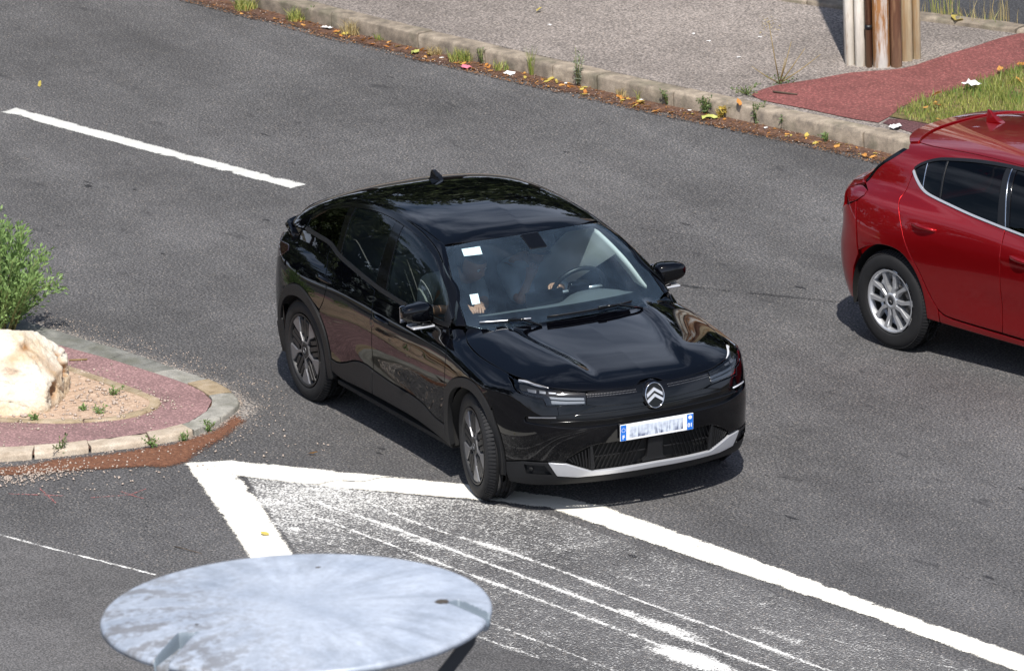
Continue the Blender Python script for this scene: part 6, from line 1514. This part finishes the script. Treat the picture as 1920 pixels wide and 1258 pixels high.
leafy('weed', G3(18), .14, .04, 50, 'leaf_weed', 'slender weed right of the dense dark one', seed=19, stems=3)
leafy('weed', G3(19), .07, .06, 60, 'leaf_bush', 'small light green weed near the red car', seed=20)
leafy('weed', (-5.40, 5.25, .125), .07, .16, 90, 'leaf_weed', 'flat mossy weed at the left tip of the red path', seed=21, stems=8)
wt = tag(empty('weed', (-5.56, 5.62, .125)), 'dead stalky weed with pale stems at the edge of the red path', 'weed', 'weeds along the kerb')
for k, (dx, dy, h) in enumerate(((-.02, -.07, .50), (.02, .10, .32), (.05, .20, .26), (.0, .36, .18), (-.03, -.22, .16), (.03, .04, .2))):
    tube('stem', [(0, 0, 0), (dx*.35, dy*.5, h*.45), (dx, dy, h)], [.0055, .004, .002], 'straw', wt, 5)
rr_ = np.random.default_rng(3); P = rr_.normal(0, .04, (60, 3))+np.array([-.02, -.07, .47]); leaves('foliage', P, rr_.normal(size=(60, 3)), .02, .008, 'straw', wt, 5)
P = rr_.normal(0, .05, (70, 3))*np.array([1, 1.6, .4])+np.array([0, 0, .03]); leaves('foliage', P, rr_.normal(size=(70, 3)), .03, .01, 'leaf_weed', wt, 6)
for i, (x, y) in enumerate([(-6.883, 7.60), (-6.711, 7.66), (-6.593, 7.74), (-6.443, 7.80), (-6.321, 7.86), (-6.200, 7.90), (-6.079, 7.96), (-7.0, 7.9), (-6.5, 8.15), (-7.35, 7.55)]):
    tuft('dry_grass', (x-.12, y+.02, .05), (.30, .20, .34, .16, .34, .18, .14, .3, .3, .25)[i], .12, (34, 40, 26, 44, 22, 50, 40, 30, 30, 30)[i], 'straw' if i % 2 == 0 else 'grass_blade', 'tall dry grass growing behind the back kerb at the top right' if i % 2 == 0 else 'green grass growing behind the back kerb at the top right', 'grass clumps behind the back kerb', seed=40+i, cat='grass')
for i, (x, y, s) in enumerate([(.492, -2.214, .05), (.303, -2.781, .10), (.458, -1.97, .03), (.34, -1.74, .05)]):
    leafy('weed', (x, y, .008), s*1.3, s*1.5, 60, 'leaf_bush' if i != 1 else 'leaf_weed', ('small light green weed at a kerb joint near the front of the island', 'straggly weed growing up the pale kerb below the boulder', 'tiny weed in the brown dirt near the island tip', 'small weed at the foot of the island tip')[i], 'weeds on and around the island', seed=60+i, size=.028, stems=5)
for i, (x, y, s) in enumerate([(-.665, -2.0, .06), (-.293, -2.263, .055), (-.440, -2.305, .03), (-.385, -2.686, .04)]):
    leafy('weed', (x, y, .048), s, s*1.6, 60, 'leaf_bush', ('bright green weed on the sand toward the road', 'bright green weed on the sand near the pink border', 'tiny green sprout on the sand', 'tiny green sprout on the sand', 'tiny green sprout on the sand', 'tiny green sprout on the sand')[i], 'weeds on and around the island', seed=70+i, size=.026, stems=5)
# grass verge
gp_ = np.array(GR); r_ = np.random.default_rng(9); n = 30000
Pg = np.column_stack([r_.uniform(-5.3, -1.8, n), r_.uniform(5.9, 8.6, n)]); Pg = Pg[pip(Pg, gp_)]
edge_d = pdist(Pg, gp_); keep = r_.random(len(Pg)) < np.clip(.35+edge_d*4, 0, 1)*(.55+.6*(np_noise(Pg, 1.1, 5) > -.25)); Pg = Pg[keep]
n = len(Pg); hh = r_.uniform(.035, .10, n)*(.8+.4*np_noise(Pg, .8, 7)); a = r_.uniform(0, 6.28, n); l_ = r_.uniform(.1, .7, n)*hh; ta = r_.uniform(0, 3.14, n); w = .0042
z0 = np.full(n, .128); dx, dy = w*np.cos(ta), w*np.sin(ta)
V = np.stack([np.stack([Pg[:, 0]-dx, Pg[:, 1]-dy, z0], 1), np.stack([Pg[:, 0]+dx, Pg[:, 1]+dy, z0], 1), np.stack([Pg[:, 0]+l_*np.cos(a), Pg[:, 1]+l_*np.sin(a), z0+hh], 1)], 1).reshape(-1, 3)
tone = np.clip(.38+.45*np_noise(Pg, .9, 33)+r_.normal(0, .22, n), 0, 1)
tag(link('grass', fastmesh('grass', V, np.arange(3*n).reshape(-1, 3), np.repeat(tone, 3)), 'grass_blade'), 'patchy green and yellow grass on the verge behind the red car', kind='stuff')

# ------------------------------------------------------------------ fallen leaves and litter
def leaf_proto(seed, s, mat):
    r_ = random.Random(seed); n = 9; V = [(0, 0, 0)]
    for k in range(n):
        t = 2*math.pi*k/n; rr = s*(.8+.35*r_.random())*(1.25 if abs(math.cos(t)) > .8 else .85); V.append((rr*math.cos(t), rr*math.sin(t)*.8, s*.28*r_.random()))
    me = fastmesh('fallen_leaf', V, [(0, k+1, (k+1) % n+1) for k in range(n)], [r_.random()]*len(V)); me.materials.append(M[mat]); return me
protos = [leaf_proto(i, 1., 'dry_leaf') for i in range(7)]+[leaf_proto(20+i, 1., 'yellow_leaf') for i in range(3)]
r_ = np.random.default_rng(15)
def put_leaf(x, y, z, s, k, label, group):
    o = bpy.data.objects.new('fallen_leaf', protos[k]); COL.objects.link(o); o.location = (x, y, z+s*.1); o.scale = (s, s, s); o.rotation_euler = (r_.normal(0, .25), r_.normal(0, .25), r_.uniform(0, 6.28)); return tag(o, label, 'leaf', group)
Kc = KFd[(KFd[:, 0] > -11) & (KFd[:, 0] < -3.2)]
clusters = [(-10.632, 3.35), (-9.95, 3.6), (-9.4, 3.75), (-8.9, 3.9), (-8.55, 3.98), (-8.4, 4.0), (-8.0, 4.08), (-7.9, 4.12), (-7.6, 4.2), (-7.1, 4.4), (-6.75, 4.48), (-6.2, 4.62), (-6.1, 4.68), (-6.0, 4.68), (-5.3, 4.95), (-4.6, 5.18), (-4.4, 5.22), (-4.2, 5.28), (-3.7, 5.38)]
def gut(x): return ('left of the yellow green tuft', 'around the straw coloured tuft', 'between the straw tuft and the lime green scrap', 'by the pink scrap', 'around the tall thin green spike', 'by the tall pale weed', 'around the large yellow leaf', 'near the bushy dark weed', 'in front of the red path', 'beside the red car')[int(np.searchsorted([-10.1, -9.3, -8.6, -7.7, -7.0, -6.4, -5.8, -5.2, -4.3], x))]
for i in range(150):
    if i < 110: c = clusters[r_.integers(len(clusters))]; x, y = c[0]+r_.normal(0, .13), c[1]-.03+r_.normal(0, .05)
    else: x = r_.uniform(-11, -3.4); y = float(np.interp(x, KFd[:, 0], KFd[:, 1]))-r_.uniform(.03, .22)
    yk = float(np.interp(x, KFd[:, 0], KFd[:, 1])); y = min(y, yk-.03)
    k = int(r_.integers(10)); put_leaf(x, y, .012, r_.uniform(.010, .028), k, ('small dry orange leaf' if k < 7 else 'small yellow leaf')+' in the gutter '+gut(x), 'fallen leaves in the far gutter')
for i in range(46):
    for _ in range(20):
        x, y = r_.uniform(-5.2, -3.0), r_.uniform(5.9, 8.2)
        if pip([(x, y)], GR)[0] and np_noise(np.array([[x, y]]), .7, 2)[0] > -.1: break
    put_leaf(x, y, .16, r_.uniform(.02, .045), int(r_.integers(7)), 'dry orange leaf lying on the grass verge', 'dry leaves on the grass verge')
for i, (x, y, s, k, lb) in enumerate([(1.211, -1.380, .028, 0, 'single orange leaf on the asphalt between the island and the black car'), (2.681, -2.376, .030, 8, 'single yellow green leaf on the left arm of the white chevron'), (-9.188, .99, .03, 8, 'single yellow leaf on the road above the white dash'), (-8.75, 5.12, .03, 8, 'single yellow green leaf on the grey pavement near the top'), (-6.026, 4.66, .05, 7, 'large yellow leaf in the orange leaf heap below the kerb'), (-6.55, 7.72, .09, 7, 'big yellow leaf caught in the dry grass behind the back kerb'), (-5.13, 5.05, .035, 3, 'orange leaf on the kerb beside the flat mossy weed'), (-7.09, 4.42, .04, 8, 'yellow leaf below the tall pale weed')]):
    put_leaf(x, y, .012 if y < 5.04 else .14, s, k, lb, None)
def scrap(x, y, z, s, mat, label, seed, name='paper_scrap', cat='litter'):
    rr = random.Random(seed); n = 5; V = [((i/(n-1)-.5)*s*1.6, (j/(n-1)-.5)*s, rr.random()*s*.35) for j in range(n) for i in range(n)]
    F = [(j*n+i, j*n+i+1, (j+1)*n+i+1, (j+1)*n+i) for j in range(n-1) for i in range(n-1)]
    o = link(name, mesh(name, V, F), mat); o.location = (x, y, z); o.rotation_euler = (0, 0, rr.uniform(0, 3)); md = o.modifiers.new('t', 'SOLIDIFY'); md.thickness = .001; return tag(o, label, cat)
M['lime'] = simple('lime', (.42, .44, .12), .6)
scrap(-5.30, 4.88, .012, .075, 'lime', 'lime green scrap lying in the gutter below the bushy dark weed', 1, 'plastic_scrap')
scrap(-8.479, 3.90, .012, .06, 'lime', 'lime green scrap in the far gutter left of the pink one', 2, 'plastic_scrap')
scrap(-7.80, 4.02, .012, .06, 'litter_pink', 'crumpled pink scrap in the far gutter', 3, 'plastic_scrap')
scrap(-7.43, 4.22, .012, .055, 'litter', 'crumpled white paper in the gutter right of the pink scrap', 4)
scrap(-9.62, 3.66, .012, .055, 'litter', 'white paper scrap in the gutter near the straw tuft', 5)
scrap(-3.85, 5.70, .130, .075, 'litter', 'crumpled white paper on the purple strip beside the red car', 6)
scrap(-4.526, 6.727, .18, .085, 'litter', 'white paper scrap on the grass verge', 7)
for i, (x, y) in enumerate([(-6.496, 5.753), (-8.3, 5.0), (-7.389, 5.813), (-7.103, 5.80), (-6.1, 4.70), (-5.6, 4.86), (-6.9, 4.45), (-8.2, 4.0), (-4.8, 5.1), (-7.0, 6.2)]):
    scrap(x, y, .122 if i in (0, 1, 2, 3, 9) else .012, .020, 'litter', ('tiny white fleck on the pavement left of the dead stalky weed', 'tiny white fleck on the pavement near its far left end', 'left one of two tiny white flecks in mid pavement', 'right one of two tiny white flecks in mid pavement', 'tiny white fleck in the gutter by the large yellow leaf', 'tiny white fleck in the gutter left of the bushy weed', 'tiny white fleck in the gutter by the tall pale weed', 'tiny white fleck in the gutter left of the pink scrap', 'tiny white fleck in the gutter by the dense dark weed', 'tiny white fleck on the pavement behind the others')[i], 20+i)
leafy('shrub', (-6.02, 8.30, .03), .42, .22, 150, 'leaf_bush', 'bright green broad leaved shrub at the top right corner', None, seed=90, stems=7, size=.07, cat='shrub', wid=.04)
o = tube('stick', [(-5.328, 5.445, .134), (-5.24, 5.49, .138), (-5.151, 5.559, .134)], [.008, .007, .005], 'bark'); tag(o, 'short dark stick lying on the red path', 'stick')
o = tube('twig', [(2.60, -2.965, .008), (2.70, -2.935, .012), (2.83, -2.88, .008)], [.0035, .003, .002], 'bark'); tag(o, 'thin dark twig on the asphalt left of the chevron', 'twig')
o = tube('stick', [(-1.633, -1.915, .045), (-1.577, -1.804, .047)], [.006, .005], 'straw'); tag(o, 'pale straw on the pink border beside the boulder', 'stick')

# ------------------------------------------------------------------ trees round the junction, outside the frame, mirrored in the cars
def tree_parts(seed):
    r_ = np.random.default_rng(seed); limbs = [([(0, 0, -.1), (.1, .05, 1.6), (.0, .1, 3.4), (.15, 0, 5.6), (.1, 0, 8.5)], [.28, .22, .18, .12, .05])]; tips = []
    for k in range(9):
        a = k*2.4+r_.uniform(-.3, .3); z = 2.4+k*.62; L = r_.uniform(1.8, 2.9)*(1-.05*k); e = (L*math.cos(a), L*math.sin(a), z+r_.uniform(.6, 1.7)); limbs.append(([(0, 0, z), (e[0]*.5, e[1]*.5, z+.5), e], [.10, .07, .03])); tips.append(e)
    P = []; T = []
    cl = []
    for k in range(95):
        a = r_.uniform(0, 6.28); zz = r_.uniform(1.9, 9.6); env = 3.0*math.sqrt(max(.02, 1-((zz-5.4)/4.6)**2)); rr = env*r_.random()**.45; cl.append((rr*math.cos(a), rr*math.sin(a), zz, r_.uniform(.45, 1.0)))
    for x, y, z, s in cl:
        q_ = r_.normal(size=(75, 3)); q_ /= np.linalg.norm(q_, axis=1)[:, None]; P.append(np.array([x, y, z])+q_*s*r_.uniform(.4, 1., 75)[:, None]**.5*np.array([1, 1, .7])); T.append(np.clip(r_.normal(.3+.5*r_.random(), .15, 75), 0, 1))
    P = np.concatenate(P); T = np.concatenate(T)
    return limbs, P, T
tp_ = []
for sd in (1, 2):
    limbs, P, T = tree_parts(sd); tr = empty('tree'); trunk = None
    bmv = []; bmf = []
    for k, (pts, rad_) in enumerate(limbs):
        o = tube('trunk' if k == 0 else 'limb', pts, rad_, 'bark', tr, 8)
    rr_ = np.random.default_rng(sd+5); leaves('crown', P, rr_.normal(size=P.shape), .34, .24, 'tree_leaf', tr, sd, tone=T); tp_.append(tr)
r_ = np.random.default_rng(21); spots = []
base_a = math.atan2(.41, -.87)
for k in range(15): a = base_a+math.radians(-46+6.5*k+r_.uniform(-2, 2)); d = r_.uniform(26, 34); spots.append((d*math.cos(a), d*math.sin(a), r_.uniform(1.05, 1.6)))
for k in range(9): a = math.radians(-172+9*k+r_.uniform(-2, 2)); d = r_.uniform(24, 34); spots.append((d*math.cos(a), d*math.sin(a), r_.uniform(.85, 1.2)))
used = [0, 0]
def copy_tree(o, parent=None):
    c = o.copy(); COL.objects.link(c); c.parent = parent
    for ch in o.children: copy_tree(ch, c)
    return c
for i, (x, y, s) in enumerate(spots):
    k = i % 2; t = tp_[k] if not used[k] else copy_tree(tp_[k]); used[k] = 1
    t.location = (x, y, -.05); t.rotation_euler = (0, 0, r_.uniform(0, 6.28)); t.scale = (s, s, s*r_.uniform(.9, 1.1))
    tag(t, 'broad leafy green tree beyond the junction, outside the frame', 'tree', 'trees round the junction')

# ------------------------------------------------------------------ the two people in the black car
def skin_obj(name, pts, edges, rad, mat, parent, sub=2, root=0):
    me = bpy.data.meshes.new(name); me.from_pydata([Vector(p) for p in pts], edges, []); o = link(name, me, mat, parent)
    md = o.modifiers.new('skin', 'SKIN'); md.use_smooth_shade = True
    for i, v in enumerate(me.skin_vertices[0].data):
        r__ = rad[i]; v.radius = (r__, r__) if not hasattr(r__, '__len__') else r__; v.use_root = (i == root)
    md2 = o.modifiers.new('sub', 'SUBSURF'); md2.levels = sub; md2.render_levels = sub
    return o
def head(parent, c, yaw, pitch, hair='hair', cap=False):
    Mh = Matrix.Translation(c) @ Matrix.Rotation(yaw, 4, 'Z') @ Matrix.Rotation(pitch, 4, 'Y')
    V = []; F = []; n, m_ = 28, 32
    for i in range(n+1):
        a = -math.pi/2+math.pi*i/n
        for k in range(m_):
            b_ = 2*math.pi*k/m_; x, y, z = math.cos(a)*math.cos(b_), math.cos(a)*math.sin(b_), math.sin(a)
            X, Y, Z = x*.098, y*.076, z*.118
            if z < 0: Y *= 1-.28*(-z); X *= 1-.10*(-z)+(.05*(-z) if x > 0 else -.15*(-z))
            if x > 0:
                fr = math.exp(-(y/.13)**2); X += .022*fr*math.exp(-((z+.12)/.14)**2)*math.cos(a)     # nose
                X += .006*math.exp(-(y/.25)**2)*math.exp(-((z+.52)/.09)**2)                          # lips
                for s_ in (-1, 1): X -= .010*math.exp(-((y-s_*.38)/.16)**2-((z-.10)/.10)**2)          # eye sockets
                X += .006*math.exp(-((z-.27)/.08)**2)*math.exp(-(y/.6)**2)                             # brow
            for s_ in (-1, 1): Y += s_*.016*math.exp(-((x+.05)/.10)**2-((z+.02)/.20)**2)*(y*s_ > .8)  # ears
            V.append((X, Y, Z))
    for i in range(n):
        for k in range(m_): F.append((i*m_+k, i*m_+(k+1) % m_, (i+1)*m_+(k+1) % m_, (i+1)*m_+k))
    me = mesh('head', V, F, True); me.transform(Mh); link('head', me, 'skin', parent)
    for s_ in (-1, 1):
        bm = bmesh.new(); bmesh.ops.create_uvsphere(bm, u_segments=10, v_segments=8, radius=.0115, matrix=Mh @ Matrix.Translation((.082, s_*.029, .012))); bm_obj('eye', bm, 'white_plastic', parent, smooth=True)
        bm = bmesh.new(); bmesh.ops.create_uvsphere(bm, u_segments=8, v_segments=6, radius=.0055, matrix=Mh @ Matrix.Translation((.0915, s_*.029, .012))); bm_obj('iris', bm, 'hair', parent, smooth=True)
    hv = [(x*1.07-.006, y*1.08, z*1.05+.004) for x, y, z in V]; hf = [f for f in F if min(V[i][2] for i in f) > (.045 if True else 0) or max(V[i][0] for i in f) < -.01 and min(V[i][2] for i in f) > -.07]
    me = mesh('hair', hv, hf, True); me.transform(Mh); o = link('hair', me, hair, parent); md = o.modifiers.new('t', 'SOLIDIFY'); md.thickness = .012
    if cap:
        cv = [(x*1.14-.004, y*1.15, max(z, .035)*1.10+.006) for x, y, z in V]; cf = [f for f in F if max(V[i][2] for i in f) > .035]
        me = mesh('cap', cv, cf, True); me.transform(Mh); o = link('cap', me, 'cap', parent); md = o.modifiers.new('t', 'SOLIDIFY'); md.thickness = .004
        W_ = []; 
        for i in range(9):
            t = math.radians(-62+124*i/8)
            for rr, zz in ((.096, .046), (.165-.02*abs(math.sin(t)), .030)): W_.append((rr*math.cos(t), rr*.82*math.sin(t), zz))
        me = mesh('cap_peak', W_, [(2*i, 2*i+1, 2*i+3, 2*i+2) for i in range(8)], True); me.transform(Mh); o = link('cap_peak', me, 'cap', parent); md = o.modifiers.new('t', 'SOLIDIFY'); md.thickness = .005
def person(label, yc, hd, r_arm, l_arm, shirt, yaw, pitch, cap):
    root = tag(empty('person', (1.0, yc, .6)), label, 'person'); inv = Matrix.Translation((-1., -yc, -.6))
    holder = root
    pts = []; ed = []; rad_ = []
    def add(p, r__, par=None):
        pts.append(Vector(p)); rad_.append(r__)
        if par is not None: ed.append((par, len(pts)-1))
        return len(pts)-1
    pel = add((1.03, yc, .66), (.15, .13)); wa = add((1.00, yc, .80), (.135, .11), pel); ly = (hd[1]-yc)*.7; lx = (hd[0]-1.12)*.8; ch = add((.97+lx*.6, yc+ly*.6, .94), (.155, .115), wa); nk0 = add((.98+lx, yc+ly, 1.025), .06, ch); nk = add((hd[0]-.03, hd[1], hd[2]-.10), .046, nk0); add((hd[0]-.02, hd[1], hd[2]-.03), .05, nk)
    for sd in (-1, 1):
        h_ = add((1.12, yc+sd*.10, .62), .085, pel); kn = add((1.50, yc+sd*.15, .72), .065, h_); an = add((1.72, yc+sd*.14, .42), .045, kn); add((1.84, yc+sd*.14, .40), .035, an)
    hands = []
    for sd, arm in ((-1, r_arm), (1, l_arm)):
        sh = add((.96+lx*.8, yc+ly*.8+sd*.17, .980), .062, ch); el = add(arm[0], .040, sh); mid = add(tuple((Vector(arm[0])+Vector(arm[1]))/2), .034, el); wr = add(arm[1], .026, mid); pm = add(arm[2], .034, wr); hands.append((arm, pm))
        fd = (Vector(arm[2])-Vector(arm[1])).normalized(); sidev = fd.cross(Vector(arm[3])).normalized(); nrm = Vector(arm[3]).normalized()
        for j in range(4):
            b_ = Vector(arm[2])+sidev*(.012-.0)*(j-1.5)*1.5+fd*.02; f1 = add(b_+fd*.016, .0098, pm); L = (.030, .036, .034, .026)[j]
            f2 = add(b_+fd*(.016+L*.8)-nrm*.010, .0088, f1); add(b_+fd*(.016+L*1.2)-nrm*.034, .0078, f2)
        t1 = add(Vector(arm[2])-sidev*.032*1.0, .0105, pm); add(Vector(arm[2])-sidev*.040+fd*.028-nrm*.018, .0088, t1)
    o = skin_obj('body', pts, ed, rad_, 'skin', root, 2); o.matrix_parent_inverse = inv
    # clothes follow the body
    sp = [(1.03, yc, .64), (1.00, yc, .80), (.97+lx*.6, yc+ly*.6, .94), (.985+lx, yc+ly, 1.01)]; sr = [(.165, .145), (.152, .128), (.172, .132), (.088, .085)]; se = [(0, 1), (1, 2), (2, 3)]
    for sd, arm in ((-1, r_arm), (1, l_arm)):
        k = len(sp); A = Vector((.96+lx*.8, yc+ly*.8+sd*.17, .980)); B_ = Vector(arm[0]); sp += [tuple(A), tuple(A.lerp(B_, .5)), tuple(A.lerp(B_, .92))]; sr += [.076, .062, .058]; se += [(2, k), (k, k+1), (k+1, k+2)]
        if arm[4]: sp.append(tuple(B_.lerp(Vector(arm[1]), .75))); sr.append(.046); se.append((k+2, len(sp)-1))
    o = skin_obj('shirt', sp, se, sr, shirt, root, 2); o.matrix_parent_inverse = inv
    tp2 = [(1.03, yc, .64)]; tr2 = [.15]; te2 = []
    for sd in (-1, 1): k = len(tp2); tp2 += [(1.12, yc+sd*.10, .62), (1.50, yc+sd*.15, .725), (1.70, yc+sd*.14, .47)]; tr2 += [.098, .078, .062]; te2 += [(0, k), (k, k+1), (k+1, k+2)]
    o = skin_obj('trousers', tp2, te2, tr2, 'shirt_dark', root, 2); o.matrix_parent_inverse = inv
    before = set(root.children); head(root, hd, yaw, pitch, 'hair', cap)
    for ch_ in root.children:
        if ch_ not in before: ch_.matrix_parent_inverse = inv
    return root
person('driver in a dark cap at the steering wheel of the black car, hand at chin', .37, (1.12, .345, 1.13),
       ((1.34, .10, .845), (1.27, .20, .955), (1.245, .235, .995), (1, -.3, .2), False), ((1.27, .52, .86), (1.50, .29, .955), (1.565, .245, .985), (-.4, 0, 1), True), 'shirt_pale', -.15, .22, True)
person('passenger in a grey shirt beside the driver of the black car, forearms resting in front', -.33, (1.25, -.19, 1.12),
       ((1.25, -.56, .86), (1.52, -.44, .925), (1.59, -.41, .935), (0, 0, 1), False), ((1.27, -.13, .84), (1.50, -.28, .915), (1.57, -.31, .925), (0, 0, 1), False), 'shirt_grey', .35, .35, False)
